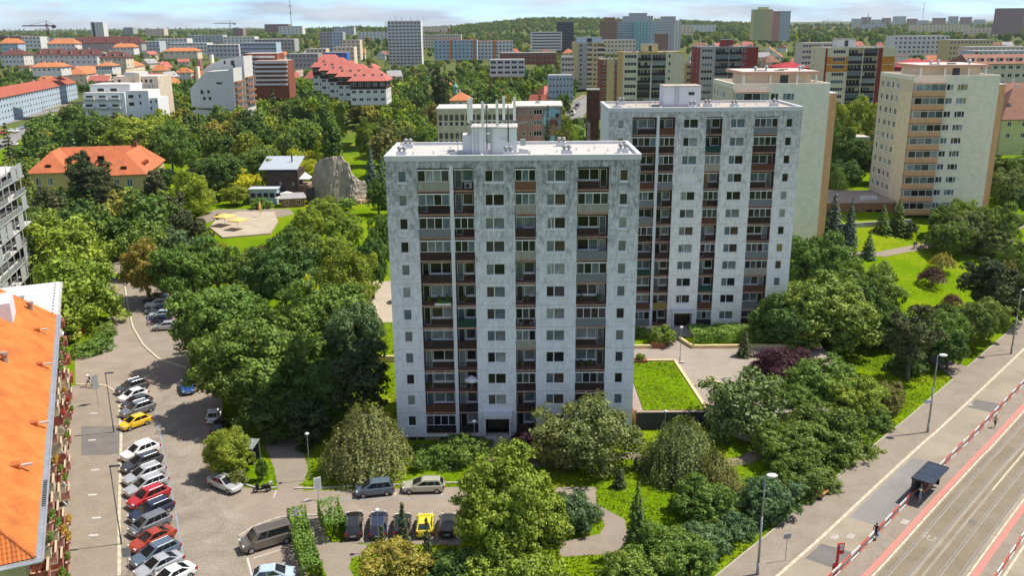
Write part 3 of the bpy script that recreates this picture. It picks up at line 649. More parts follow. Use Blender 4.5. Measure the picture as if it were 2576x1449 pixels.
X1, Y1 = -14.2, 100.0
T1A = ["Cl Cb Gc Cw Ow Op Ob Ow Ob Ob Oo Gk", "Ob Ob Gb Cw Ob Ob Og Ow Ob Ob Ok Ok", "GW Cl Ow Gl Ob Ob Gb Cl Ob Gw Ow Ow", "Ob Gl Ob Oc Gc Ob Gc Ob Ob Gw Ow Ow"]
tower1 = add_panel_tower('apartment_tower', 'nearest grey weathered apartment tower with antennas on its white roof hut', X1, Y1, 0.0, T1A, M_PLAST1, M_ROOFF, 3)
RZ = TOPZ+0.3
# roof hut with mobile-phone antennas
hut = MB(); hut.box(9.7, 14.9, 3.0, 7.2, RZ, RZ+2.95); ho = hut.build('roof_hut', M_WPAINT, tower1)
MB().box(9.6, 15.0, 2.9, 7.3, RZ+2.95, RZ+3.1).build('hut_roof', M_ROOFF, ho); MB().box(12.85, 13.85, 2.96, 3.0, RZ+1.65, RZ+2.05).build('hut_window', M_CORN, ho)
MB().box(8.6, 9.698, 3.3, 5.6, RZ, RZ+2.2).build('side_cabinet', M_CORN, ho); MB().box(15.3, 15.9, 3.6, 4.2, RZ+0.9, RZ+1.6).build('aircon_box', M_METAL, ho); MB().box(15.1, 16.2, 3.4, 4.6, RZ, RZ+0.5).build('vent_block', M_CORN, ho)
ladder(tower1, 10.2, 2.93, RZ, RZ+2.95)
pole = MB(); pole.cyl((11.45,2.85,RZ+0.6),(11.45,2.85,RZ+6.0),0.05,n=6); pole.cyl((13.9,2.9,RZ+1.4),(13.9,2.9,RZ+5.6),0.06,n=6); pole.cyl((11.8,2.85,RZ+0.5),(11.8,2.85,RZ+3.0),0.04,n=6); pole.build('antenna_pole', M_DARK, tower1)
M_ANT = mat('antenna_shell', (0.74, 0.76, 0.70), 0.5, 0.03)
for ax, ay, az, ah in ((9.35,3.6,3.55,2.7),(11.0,3.2,3.3,2.7),(12.65,3.2,3.35,2.75),(13.4,6.6,3.6,2.75),(14.65,6.6,3.5,2.75),(9.55,6.8,3.5,2.7)):
    o = MB().box(-0.16, 0.16, -0.08, 0.08, 0, ah).build('panel_antenna', M_ANT, tower1, (ax, ay, RZ+az)); MB().cyl((0,0.14,-0.9),(0,0.14,ah-0.2),0.035,n=6).build('antenna_pole', M_METAL, o)
    for cc in (-0.1, 0.0, 0.1): MB().cyl((cc,0,-0.18),(cc*1.5,0.12,-0.02),0.02,n=5).build('cable_tail', M_DARK, o)
MB().box(-0.2,0.2,-0.12,0.12,0,0.62).build('radio_box', M_ANT, tower1, (11.45,3.0,RZ+5.0))
for dx, dy, dzz in ((11.55,2.7,2.35),(13.1,3.6,3.35)):
    MB().lathe([(0.02,0),(0.2,0.05),(0.24,0.12)],10).build('dish', M_WHITE, tower1, (dx,dy,RZ+dzz), smooth=True)
bx = MB(); bx.box(11.2,11.38,2.75,2.9,RZ+0.75,RZ+1.5); bx.box(11.5,11.85,2.72,2.9,RZ+0.6,RZ+1.35); bx.build('junction_box', M_WHITE, tower1)
tr = MB(); tr.box(11.72,11.98,2.8,2.97,RZ+0.2,RZ+2.95); tr.build('cable_tray', M_METAL, tower1)
fr = MB()
for a, b in (((8.0,4.2,0),(8.0,4.2,1.9)),((8.0,4.2,1.9),(9.6,4.2,2.0)),((9.3,3.5,3.1),(15,3.5,3.1)),((9.3,6.7,3.5),(15,6.7,3.5)),((15,6.7,3.1),(16.2,6.0,3.4)),((13.2,6.7,4.6),(14.8,6.7,4.6)),((10.9,3.3,3.9),(12.8,3.3,3.9))): fr.cyl((a[0],a[1],RZ+a[2]),(b[0],b[1],RZ+b[2]),0.035,n=5)
fr.build('antenna_frame', M_METAL, tower1)
for a in ((7.6,2.6),(8.3,3.1),(7.2,4.4)): MB().box(-0.4,0.4,-0.25,0.25,0,0.35).build('cable_box', M_METAL, tower1, (a[0],a[1],RZ+0.02), 0.3)
for a in ((1.7,2.2),(13.9,1.6),(20.6,2.4),(27.2,3.4),(1.6,9.5),(20.4,9.8)): twin_vent(tower1, a[0], a[1], RZ)
for i in range(16): mushroom(tower1, [2.3,3.6,2.9,10.9,18.2,19.6,23.4,24.9,25.6,26.7,16.4,5.2,22,12,24.3,6.9][i], [1.1,0.9,3.4,0.8,1.0,4.3,4.9,1.2,4.6,1.4,3.9,4.0,6,8.5,7,8][i], RZ)
for i in range(9): MB().cyl((0,0,0),(0,0,0.1),0.05,n=6).build('lightning_block', M_DARK, tower1, (16.2+0.1*(i%3), 0.8+i*0.45, RZ))

X2, Y2 = 14.6, 134.0
T2A = ["Ob Gw Ob Oo Gc Oc Gb Ow Og Op Oo Gc", "Oo Gw Gw Gc Ob Ob Ob Ow Ob Ob Oy Ob", "Ob Og Cl Ob Gb Go Ob Gb Ob Og Oo Ck", "Gc Gw Oo Ob Gc Gw Ob Gc Gl Oo Oc Ob"]
tower2 = add_panel_tower('apartment_tower', 'second grey weathered apartment tower with beige flat roof behind the terrace', X2, Y2, 2.15, T2A, M_PLAST2, M_ROOFF2, 8, shutters={(11, 8)})
hut = MB(); hut.box(9.0, 14.6, 5.0, 9.6, RZ, RZ+3.0); ho = hut.build('roof_hut', M_WPAINT, tower2)
MB().box(8.9, 14.7, 4.9, 9.7, RZ+3.0, RZ+3.14).build('hut_roof', M_ROOFF2, ho); MB().box(12.7, 13.6, 4.96, 5.0, RZ+1.75, RZ+2.2).build('hut_window', M_DARK, ho); MB().box(8.95, 14.6, 4.9, 4.998, RZ, RZ+0.35).build('hut_base', M_CORN, ho)
ladder(tower2, 10.9, 4.9, RZ, RZ+3.0)
for a in ((1.5,2.6),(12.8,2.0),(15.6,4.6),(19.3,2.9),(25.9,5.0),(3,10)): twin_vent(tower2, a[0], a[1], RZ, a[0] in (1.5, 25.9))
for i in range(12): mushroom(tower2, [2.4,3.6,6.8,17.5,21.9,24,5,8,23,26,19,13][i], [1.3,3.8,4.4,7,7,7.5,7,2,2,9,1,1][i], RZ)
b = MB(); b.cyl((18,7,RZ),(18,7,RZ+2.6),0.04,n=6); b.cyl((17.3,7,RZ+2.2),(18.7,7,RZ+2.2),0.03,n=5); b.cyl((17.6,7,RZ+2.45),(18.4,7,RZ+2.45),0.03,n=5); b.build('tv_aerial', M_METAL, tower2)
b = MB(); b.cyl((7.4,9,RZ),(7.4,9,RZ+6.2),0.05,n=6); [b.cyl((7.4+q,9,RZ+0.8),(7.4+q,9,RZ),0.03,n=5) for q in (-0.9,0.9)]; b.box(6.5,8.3,8.9,9.1,RZ+0.7,RZ+0.8); b.build('mast', M_METAL, tower2)
# ---------------------------------------------------------------- trees
def leaf_mat(name, trans=0.2, rough=0.55):
    M = bpy.data.materials.new(name); M.use_nodes = True; n = M.node_tree.nodes; l = M.node_tree.links.new
    b = n['Principled BSDF']; b.inputs['Roughness'].default_value = rough; b.inputs['Specular IOR Level'].default_value = 0.25
    oi = n.new('ShaderNodeObjectInfo'); at = n.new('ShaderNodeAttribute'); at.attribute_name = 'tint'
    mr = n.new('ShaderNodeMapRange'); mr.inputs['To Min'].default_value = 0.75; mr.inputs['To Max'].default_value = 2.25; l(at.outputs['Fac'], mr.inputs['Value'])
    v = n.new('ShaderNodeVectorMath'); v.operation = 'SCALE'; l(oi.outputs['Color'], v.inputs[0]); l(mr.outputs[0], v.inputs['Scale'])
    hs = n.new('ShaderNodeHueSaturation'); m2 = n.new('ShaderNodeMapRange'); m2.inputs['To Min'].default_value = 0.515; m2.inputs['To Max'].default_value = 0.485; l(at.outputs['Fac'], m2.inputs['Value']); l(m2.outputs[0], hs.inputs['Hue']); l(v.outputs[0], hs.inputs['Color'])
    l(hs.outputs[0], b.inputs['Base Color'])
    tr = n.new('ShaderNodeBsdfTranslucent'); g = n.new('ShaderNodeVectorMath'); g.operation = 'MULTIPLY'; g.inputs[1].default_value = (1.5, 1.35, 0.5); l(hs.outputs[0], g.inputs[0]); l(g.outputs[0], tr.inputs['Color'])
    mx = n.new('ShaderNodeMixShader'); mx.inputs[0].default_value = trans; l(b.outputs[0], mx.inputs[1]); l(tr.outputs[0], mx.inputs[2])
    l(mx.outputs[0], n['Material Output'].inputs['Surface']); return M
M_LEAF = leaf_mat('leaves'); M_NEEDLE = leaf_mat('needles', 0.15, 0.7)
M_BARK = mat('bark', (0.10, 0.075, 0.055), 0.95, 0.3, 3.0, bump=0.3); M_BIRCH = mat('birch_bark', (0.45, 0.43, 0.40), 0.8, 0.4, 3.0)

def cards(P, Nn, size, rng, aspect=1.25, jit=0.25):
    """diamond leaf-sprays at points P facing Nn"""
    n = len(P); r = rng.normal(size=(n, 3)); a = np.cross(Nn, r); a /= np.linalg.norm(a, axis=1, keepdims=True)+1e-9; b = np.cross(Nn, a)
    s = size*(1+jit*rng.normal(size=(n, 1))).clip(0.45, 1.8)
    bend = Nn*s*rng.uniform(-0.3, 0.15, size=(n, 1))
    V_ = np.stack([P+a*s*aspect*0.5+bend, P+b*s*0.42, P-a*s*aspect*0.5+bend, P-b*s*0.42], 1)
    return V_.reshape(-1, 3), np.arange(n*4).reshape(-1, 4)
def unit(v): return v/(np.linalg.norm(v, axis=1, keepdims=True)+1e-9)
def broad_crown(seed, R=1.0, H=1.0, lobes=16, sub=26, per=14, leaf=0.33, rl=0.42, subr=0.55, droop=0.0, rough=0.25, flat=0.5):
    """R: half width, H: half height (metres). Lobes make clumps with dark gaps between them."""
    rng = np.random.default_rng(seed)
    # lobe centres spread over an uneven ellipsoid
    k = np.arange(lobes)+0.5; ph = np.arccos(1-1.75*k/lobes); th = np.pi*(1+5**0.5)*k+rng.uniform(0, 6)
    d = np.stack([np.cos(th)*np.sin(ph), np.sin(th)*np.sin(ph), np.cos(ph)], 1); d = unit(d+rng.normal(size=d.shape)*0.18)
    rad = (1-rl)*rng.uniform(1-rough, 1+rough*0.6, size=(lobes, 1))
    c = d*rad*np.array([R, R, H]); lr = rl*rng.uniform(0.75, 1.2, size=lobes)
    c = np.vstack([c, rng.normal(size=(max(2, lobes//5), 3))*0.2*np.array([R, R, H])]); lr = np.concatenate([lr, np.full(max(2, lobes//5), rl*1.1)])
    P = []; N = []; T = []
    for ci, r_ in zip(c, lr):
        q = unit(rng.normal(size=(sub, 3))); q[:, 2] += 0.25; q = unit(q)
        sc = ci+q*r_*np.array([R, R, H])*rng.uniform(0.75, 1.08, size=(sub, 1))
        tone = rng.uniform(0.2, 0.8, size=sub)
        off_ = unit(rng.normal(size=(sub*per, 3)))*(rng.uniform(0.55, 1, size=(sub*per, 1)))*subr*np.array([1, 1, flat+0.3])
        pp = np.repeat(sc, per, 0)+off_; 
        if droop: pp[:, 2] -= droop*rng.uniform(0, 1, size=len(pp))**1.5
        nn = unit(np.repeat(unit(sc-ci*0.5), per, 0)*0.35+unit(off_)*0.95+np.array([0, 0, 0.15])+rng.normal(size=(sub*per, 3))*0.38)
        P.append(pp); N.append(nn); T.append((np.repeat(tone, per)+rng.normal(size=sub*per)*0.13).clip(0, 1))
    P = np.vstack(P); N = np.vstack(N); T = np.concatenate(T)
    v, f = cards(P, N, leaf, rng)
    v[:, 2] -= v[:, 2].min(); return v, f, T
def crown_mesh(name, *a, M=None, **k):
    v, f, t = broad_crown(*a, **k); return np_mesh('crown', v, f, [M or M_LEAF], attr=t)
def spruce_crown(seed, R, H, leaf=0.22, dens=1.0, base=0.06, thin=1.0, droop=0.25):
    rng = np.random.default_rng(seed); P = []; N = []; T = []
    z = base*H; lev = 0
    while z < H*0.985:
        f_ = 1-z/H; rr = R*(f_**0.85)*rng.uniform(0.86, 1.1)
        nb = max(5, int(13*f_+5)); a0 = rng.uniform(0, 6)
        for i in range(nb):
            a = a0+2*math.pi*i/nb+rng.normal()*0.15; ln = rr*rng.uniform(0.75, 1.12); m_ = max(4, int(ln/0.085*dens))
            s = np.sqrt(rng.uniform(0.03, 1, size=m_)); wob = (rng.normal(size=m_)*0.10*ln*(1.1-s)+rng.normal(size=m_)*0.06)
            x = s*ln*math.cos(a)-wob*math.sin(a); y = s*ln*math.sin(a)+wob*math.cos(a); zz = z-droop*s*ln+0.16*ln*np.maximum(0, s-0.75)+rng.normal(size=m_)*0.05
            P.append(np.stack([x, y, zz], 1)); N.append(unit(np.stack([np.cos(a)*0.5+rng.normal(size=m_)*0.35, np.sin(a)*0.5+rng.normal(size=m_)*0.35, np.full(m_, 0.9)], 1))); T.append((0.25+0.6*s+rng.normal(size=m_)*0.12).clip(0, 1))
        z += H*0.032/ max(0.6, dens**0.3)*thin+0.05; lev += 1
    P = np.vstack(P); N = np.vstack(N); T = np.concatenate(T)
    v, f = cards(P, N, leaf, rng, 1.7); return np_mesh('crown', v, f, [M_NEEDLE], attr=T)
def weeping_crown(seed, R, H, strands=420, leaf=0.17):
    rng = np.random.default_rng(seed); P = []; N = []; T = []
    for i in range(strands):
        a = rng.uniform(0, 2*math.pi); s = rng.uniform(0.05, 1)**0.55; zt = H*(1-0.62*s**2)*rng.uniform(0.78, 1.02); r0 = R*s*rng.uniform(0.7, 1.05)
        ln = rng.uniform(0.25, 0.62)*zt; m_ = int(ln/0.09)+3; t = np.linspace(0, 1, m_)
        x = r0*math.cos(a)*(1+0.12*t)+rng.normal(size=m_)*0.09; y = r0*math.sin(a)*(1+0.12*t)+rng.normal(size=m_)*0.09; z = zt-ln*t
        P.append(np.stack([x, y, z], 1)); N.append(unit(np.stack([np.full(m_, math.cos(a)), np.full(m_, math.sin(a)), np.full(m_, 0.45)], 1)+rng.normal(size=(m_, 3))*0.45)); T.append((rng.uniform(0.2, 0.8)+rng.normal(size=m_)*0.15).clip(0, 1))
    P = np.vstack(P); N = np.vstack(N); T = np.concatenate(T)
    v, f = cards(P, N, leaf, rng, 1.6); return np_mesh('crown', v, f, [M_LEAF], attr=T)
def trunk_mesh(h, r, seed, limbs=6, spread=0.4, M=None, top=0.75):
    rng = random.Random(seed); b = MB(); z = 0; p = Vector((0,0,-0.3)); rr = r*1.25
    for i in range(5):
        q = Vector((rng.uniform(-1,1)*h*0.018*(i+1), rng.uniform(-1,1)*h*0.018*(i+1), h*top*(i+1)/5)); r2 = r*(1-0.16*(i+1)); b.cyl(p, q, rr, r2, 7, caps=(i == 4))
        if i >= 1:
            for k in range(limbs//3+1):
                a = rng.uniform(0, 6.28); l = h*spread*rng.uniform(0.5, 1)*(1-0.1*i); e = q+Vector((math.cos(a)*l*0.75, math.sin(a)*l*0.75, l*0.55)); mid = q.lerp(e, 0.5)+Vector((0,0,-0.05*l)); b.cyl(q, mid, r2*0.55, r2*0.36, 5, caps=False); b.cyl(mid, e, r2*0.36, r2*0.1, 5, caps=False)
        p = q; rr = r2
    return b.mesh('trunk', M or M_BARK, True)

# one crown for each build of tree: (mesh, half width, height of the crown)
PROTO = {}
def proto(k, fn, R, H): PROTO.setdefault(k, []).append((fn, R, H))
for s in range(4): proto('maple', crown_mesh('c', 11+s, R=5.0, H=4.4, lobes=44, sub=24, per=38, leaf=0.215, rl=0.25, subr=0.52, rough=0.42), 5.0, 8.6)
for s in range(3): proto('round', crown_mesh('c', 21+s, R=3.4, H=3.2, lobes=32, sub=19, per=30, leaf=0.18, rl=0.27, subr=0.40, rough=0.42), 3.4, 6.2)
for s in range(2): proto('airy', crown_mesh('c', 31+s, R=4.0, H=4.2, lobes=30, sub=16, per=15, leaf=0.28, rl=0.24, subr=0.60, rough=0.4, droop=0.3), 4.0, 8.2)
for s in range(2): proto('fine', crown_mesh('c', 36+s, R=4.0, H=4.0, lobes=34, sub=24, per=18, leaf=0.20, rl=0.25, subr=0.50, rough=0.35), 4.0, 7.8)
for s in range(3): proto('shrub', crown_mesh('c', 41+s, R=1.8, H=1.5, lobes=16, sub=18, per=14, leaf=0.19, rl=0.36, subr=0.28), 1.8, 2.9)
for s in range(2): proto('pine', crown_mesh('c', 51+s, R=3.2, H=4.6, lobes=30, sub=14, per=22, leaf=0.25, rl=0.22, subr=0.5, rough=0.35, flat=0.25, M=M_NEEDLE), 3.2, 9.0)
for s in range(2): proto('spruce', spruce_crown(61+s, 2.2, 8.0), 2.2, 8.0)
proto('slim', spruce_crown(66, 1.1, 5.6, 0.17), 1.1, 5.6)
for s in range(2): proto('weeping', weeping_crown(71+s, 3.6, 8.6, 900, 0.135), 3.6, 8.6)
proto('dome', weeping_crown(75, 2.0, 3.2, 240, 0.15), 2.0, 3.2)
proto('poplar', crown_mesh('c', 81, R=2.2, H=8.5, lobes=40, sub=18, per=13, leaf=0.32, rl=0.26, subr=0.5, rough=0.2), 2.2, 17.0)
for s in range(4): proto('mid', crown_mesh('c', 91+s, R=4.2, H=3.8, lobes=24, sub=11, per=15, leaf=0.42, rl=0.30, subr=0.62, rough=0.4), 4.2, 7.4)
for s in range(2): proto('midspruce', spruce_crown(96+s, 2.4, 11.0, 0.5, 0.3, thin=1.5), 2.4, 11.0)
TRUNK = {k: trunk_mesh(10, 0.26, 5+i, 9 if k in ('maple','weeping','airy','fine') else 5, 0.34, M_BIRCH if k == 'weeping' else M_BARK) for i, k in enumerate(('maple','round','airy','weeping','spruce','fine'))}
GREENS = {'deep': (0.058, 0.112, 0.022), 'green': (0.085, 0.152, 0.024), 'mid': (0.108, 0.178, 0.028), 'fresh': (0.145, 0.215, 0.024), 'lime': (0.17, 0.24, 0.02), 'yellow': (0.31, 0.345, 0.012), 'olive': (0.13, 0.15, 0.038), 'gold': (0.20, 0.20, 0.035),
          'dark': (0.040, 0.062, 0.022), 'pine': (0.058, 0.078, 0.028), 'blue': (0.068, 0.105, 0.085), 'grey': (0.118, 0.168, 0.052), 'purple': (0.042, 0.018, 0.026), 'brown': (0.085, 0.05, 0.038), 'bluegreen': (0.075, 0.135, 0.052)}
CATW = {'spruce': 'conifer', 'slim': 'conifer', 'pine': 'pine', 'midspruce': 'conifer', 'shrub': 'shrub', 'dome': 'small tree'}
NAMEW = {'maple': 'maple_tree', 'round': 'round_tree', 'airy': 'ash_tree', 'fine': 'fine_leaved_tree', 'shrub': 'shrub', 'pine': 'pine_tree', 'spruce': 'spruce_tree', 'slim': 'slim_conifer', 'weeping': 'birch_tree', 'dome': 'weeping_tree', 'poplar': 'poplar_tree', 'mid': 'leafy_tree', 'midspruce': 'spruce_tree'}
TREES = []
_tr = random.Random(99)
def plant(kind, x, y, half_w, height, col, label, group=None, z=None, bare=None, var=None):
    """one tree or shrub: an Empty at its foot, a trunk and a crown"""
    z = h1(x, y) if z is None else z
    if kind == 'round' and half_w > 3.8: P = PROTO['maple']
    else: P = PROTO[kind]
    me, R, H = P[(var if var is not None else _tr.randrange(len(P))) % len(P)]
    t = thing(NAMEW[kind], label, CATW.get(kind, 'tree'), (x, y, z), 0, group)
    bare = bare if bare is not None else {'maple': 0.12, 'round': 0.16, 'airy': 0.12, 'fine': 0.1, 'pine': 0.15, 'poplar': 0.05, 'mid': 0.15, 'dome': 0.1, 'weeping': 0.05}.get(kind, 0.02)
    c = GREENS[col] if isinstance(col, str) else col; j = _tr.uniform(0.86, 1.14); c = (c[0]*j*_tr.uniform(1.0, 1.2), c[1]*j, c[2]*j)
    s = half_w/R; zs = max(height*(1-bare)/H, 0.8*s); put('crown', me, t, (0, 0, height-zs*H), _tr.uniform(0, 6.28), (s, s*_tr.uniform(0.92, 1.08), zs), col=c)
    tk = {'round': 'round', 'mid': 'round', 'pine': 'round', 'spruce': 'spruce', 'slim': 'spruce', 'midspruce': 'spruce', 'airy': 'airy', 'fine': 'fine', 'weeping': 'weeping', 'dome': 'airy', 'poplar': 'round', 'shrub': 'airy'}.get(kind, 'maple')
    k = height/10.0*1.05; kr = max(0.25, min(k, 1.5)); put('trunk', TRUNK[tk], t, (0, 0, 0), _tr.uniform(0, 6.28), (kr, kr, k*0.98))
    TREES.append((x, y, half_w)); return t
def tree_px(kind, px, ytop, wpx, Y, col, label, group=None, z=None, **k):
    x, _, zt = V(px, ytop, Y); z = h1(x, Y) if z is None else z
    dcam = Y*math.cos(PITCH)+(CAM_H-zt)*math.sin(PITCH)
    return plant(kind, x, Y, wpx/2*dcam/F_PX, max(1.0, zt-z), col, label, group, z, **k)
def tree_base(kind, px, ytop, ybase, wpx, col, label, group=None, **k):
    """foot at pixel px, ybase on the terrain"""
    z = 0.0
    for _ in range(12): p = G(px, ybase, z); z = 0.5*z+0.5*h1(*p)
    return tree_px(kind, px, ytop, wpx, p[1], col, label, group, **k)
GA, GB, GC, GD = 'trees and shrubs along the tram street', 'trees left of the nearest tower', 'trees and shrubs in front of the nearest tower', 'trees on the lawn by the cream tower'
NEAR = [
 # in front of the nearest tower
 ('maple',1272,1128,300,74.5,'fresh','tall bright yellow-green tree before the tower entrance, nearest the camera',GC),
 ('round',1340,1250,200,73.5,'fresh','leafy green tree leaning right against the bright yellow-green tree',GC),
 ('round',985,1362,190,69,'gold','golden-green shrub tree at the bottom edge near the parked cars',GC),
 ('round',1150,1385,200,68.5,'deep','dark green bushy tree at the bottom edge left of the bright tree',GC),
 ('maple',1290,1380,330,67,'fresh','wide fresh green tree cut by the bottom edge of the picture',GC),
 ('round',1440,1236,150,80.5,'bluegreen','round blue-green shrub beside the curved asphalt path',GC),
 ('fine',1475,1005,262,93.5,'grey','tall grey-green bush tree against the right half of the tower front',GC),
 ('round',1390,1080,120,92,'olive','small olive bush left of the tall grey-green bush tree',GC),
 ('weeping',915,1010,235,92.5,(0.16,0.19,0.06),'weeping birch in front of the tower left corner',GC),
 ('round',1165,1092,150,95.5,'mid','rounded green shrub tree left of the entrance stairs',GC),
 ('round',1100,1120,150,94,'green','green shrub tree between the weeping birch and the entrance',GC),
 ('shrub',1062,1120,90,96.5,'green','low green shrub at the tower plinth by the birch',GC),
 ('shrub',1330,1085,100,97,'purple','dark red-purple bush right of the entrance stairs',GC),
 ('shrub',1355,1110,60,94,'brown','reddish brown bush tip beside the purple bush',GC),
 ('slim',1010,1262,62,72.5,'dark','slim young spruce in front of the third parked car in the bay',GC),
 ('slim',1072,1300,50,71.5,'dark','slim young spruce in front of the yellow car',GC),
 ('slim',960,1320,50,71.5,'pine','slim young spruce in front of the second parked car in the bay',GC),
 ('spruce',1606,1212,92,74.5,'deep','dense dark green conifer standing beside the curved path',GC),
 ('spruce',1560,1170,52,88,'dark','narrow dark spruce behind the curved path',GC),
 ('slim',1600,1150,60,92,'dark','narrow dark conifer left of the right-hand birch',GC),
 ('round',1690,1325,220,73.0,'green','large spreading bush at the bottom edge right of the conifer',GC),
 ('round',1590,1390,180,70,'mid','green bush at the bottom edge beside the lower lawn',GC),
 ('round',1760,1320,160,75,'bluegreen','blue-green bush at the bottom right of the shrub belt',GC),
 ('maple',565,1070,125,91.5,'fresh','small green tree on the kerbed island by the recycling cage',GC),
 ('shrub',655,1156,32,90,'green','clipped round ball shrub on the kerbed island',GC),
 ('shrub',595,1180,60,89,'olive','low shrub under the small island tree',GC),
 # right: shrub belt along the tram street
 ('weeping',1720,1045,230,91,'grey','pale weeping birch with bare white stem by the retaining wall',GA),
 ('weeping',1800,1130,170,88,'olive','drooping olive birch right of the pale birch',GA),
 ('airy',1868,925,245,101,'grey','grey-green ash tree below the terrace paving',GA),
 ('round',1770,1210,160,82,'green','rounded bush below the drooping olive birch',GA),
 ('round',1850,1290,140,78.5,'bluegreen','dark leafy bush beside the near street lamp',GA),
 ('round',1940,1200,170,82,'bluegreen','broad blue-green bush behind the near street lamp',GA),
 ('round',2025,1140,190,88,'green','green bush overhanging the pavement by the wooden bench',GA),
 ('maple',2075,1020,240,97,'green','big dark green tree hanging over the pavement near the shelter',GA),
 ('round',2170,1110,140,96,'mid','leafy bush at the pavement edge left of the second street lamp',GA),
 ('round',1985,1060,180,94,'mid','mid green tree left of the big overhanging tree',GA),
 ('round',2145,940,170,106,'fresh','fresh green tree with pale blossom behind the second street lamp',GA),
 ('round',2070,900,210,110,'mid','mid green tree right of the purple plum',GA),
 ('round',2230,960,120,108,'olive','olive bush right of the blossoming tree',GA),
 ('round',2200,1020,110,103,'green','green bush beside the strip of verge grass',GA),
 ('maple',1978,868,178,116,'purple','dark purple plum tree on the terrace edge',GA),
 ('spruce',1876,832,70,123,'pine','slender green spruce standing on the terrace',GA),
 ('pine',2305,770,140,118,'pine','tall dark pine at the pavement side path',GA),
 ('round',2010,965,130,106,'green','leafy bush in front of the purple plum',GA),
 ('round',1940,940,100,109,'deep','dark bush between ash tree and purple plum',GA),
 ('maple',2065,695,285,131,'mid','very large maple at the right corner of the second tower',GA),
 ('round',1985,740,170,128,'deep','shaded dark tree against the second tower',GA),
 ('maple',2062,572,175,152,'green','dark maple below the tan tower end',GA),
 ('maple',2190,652,178,140,'mid','wide maple at the edge of the lawn',GA),
 ('maple',2150,690,170,138,'green','maple between the very large maple and the lawn',GA),
 ('round',2290,880,110,121,'deep','dark bush at the foot of the tall pine',GA),
 ('round',2230,760,130,132,'deep','deep green bush behind the tall pine',GA),
 ('round',2385,775,130,127,'green','first rounded bush of the hedge row along the upper pavement',GA),
 ('round',2440,755,140,131,'green','second rounded bush of the hedge row along the upper pavement',GA),
 ('round',2490,745,110,135,'mid','third rounded bush of the hedge row along the upper pavement',GA),
 ('round',2350,810,110,124,'green','low bush at the near end of the upper hedge row',GA),
 ('round',2395,830,90,122,'deep','small bush in front of the upper hedge row',GA),
 ('pine',2490,645,132,146,'dark','broad dark pine near the upper street lamp',GA),
 ('pine',2555,690,120,142,'pine','dark pine cut by the right picture edge',GA),
 # lawn by the cream tower
 ('spruce',2103,486,92,172,'blue','broad blue spruce at the corner of the tan tower end',GD),
 ('spruce',2146,496,56,169,'blue','thin blue-grey spruce right of the broad blue spruce',GD),
 ('spruce',2190,582,66,158,'bluegreen','cone-shaped blue spruce beside the park path',GD),
 ('spruce',2226,515,64,182,'deep','left one of two dark spruces before the cream tower',GD),
 ('spruce',2266,498,66,182,'deep','right one of two dark spruces before the cream tower',GD),
 ('shrub',2290,560,46,178,'dark','dark ball bush at the foot of the two spruces',GD),
 ('maple',2390,545,104,165,'green','shapely round tree standing on the lawn behind the walkers',GD),
 ('round',2440,525,112,172,'grey','grey-green tree right of the shapely round tree',GD),
 ('round',2385,515,90,186,'mid','bushy tree at the cream tower entrance',GD),
 ('round',2425,500,80,190,'fresh','light bush against the blank cream wall',GD),
 ('round',2520,500,110,184,'mid','green tree right of the cream tower corner',GD),
 ('round',2505,570,112,165,'grey','spreading grey-green tree by the right picture edge',GD),
 ('round',2555,610,90,158,'green','green tree cut by the right edge above the pine',GD),
 ('dome',2375,632,68,150,'gold','small yellow-tipped tree on the lawn',GD),
 ('dome',2350,668,74,143,'brown','brown weeping dwarf tree on the lawn',GD),
 ('dome',2398,738,52,134,'brown','left brown ball tree above the hedge row',GD),
 ('dome',2365,765,46,131,'purple','dark ball tree just above the hedge row',GD),
 ('round',2540,645,70,150,'olive','olive bush near the broad dark pine',GD),
 # left of the tower: big maples around the parking street
 ('maple',548,688,255,127,'green','huge dark maple beside the parking strip',GB),
 ('maple',640,788,330,109,'mid','largest maple filling the middle of the left grove',GB),
 ('maple',592,890,170,112,'green','maple overhanging the blue car',GB),
 ('maple',805,690,240,129,'green','broad maple with a yellow branch tip behind the largest maple',GB),
 ('round',772,690,90,131,'yellow','yellowing young tree inside the grove',GB),
 ('maple',880,735,170,119,'bluegreen','maple with pale leaf edges left of the tower',GB),
 ('maple',700,960,210,103,'deep','shaded maple at the bottom of the left grove',GB),
 ('maple',800,900,190,106,'deep','dark maple beside the dark pine',GB),
 ('pine',905,852,160,103,'dark','dark pine touching the tower left corner',GB),
 ('pine',770,1000,130,99,'dark','dark pine behind the weeping birch',GB),
 ('maple',705,602,200,150,'deep','large dark tree behind the grove below the sand plaza',GB),
 ('fine',875,615,160,146,'fresh','soft feathery green tree beside the playground',GB),
 ('maple',470,590,190,158,'green','wide maple right of the golden lime tree',GB),
 ('maple',357,598,118,160,'gold','golden-green lime tree beside the street',GB),
 ('airy',175,640,250,146,'fresh','large light green ash tree on the left street side',GB),
 ('airy',120,700,190,139,'fresh','light green ash tree beside the grey flat roof',GB),
 ('airy',150,530,230,172,'fresh','light green ash tree further up the left street side',GB),
 ('round',60,500,150,185,'green','green tree behind the glass building',GB),
 ('maple',610,612,140,160,'mid','maple above the wide maple in the grove',GB),
 ('round',930,590,90,160,'deep','dark tree close behind the tower left edge',GB),
 ('round',960,530,80,178,'mid','mid green tree behind the tower left edge',GB),
 ('shrub',235,850,120,133.5,'green','low hedge bush rounding the street corner',GB),
 ('shrub',260,820,70,140,'green','hedge bush along the bend of the street',GB),
 ('shrub',205,872,90,131,'mid','hedge bush at the end of the tiled building',GB),
]
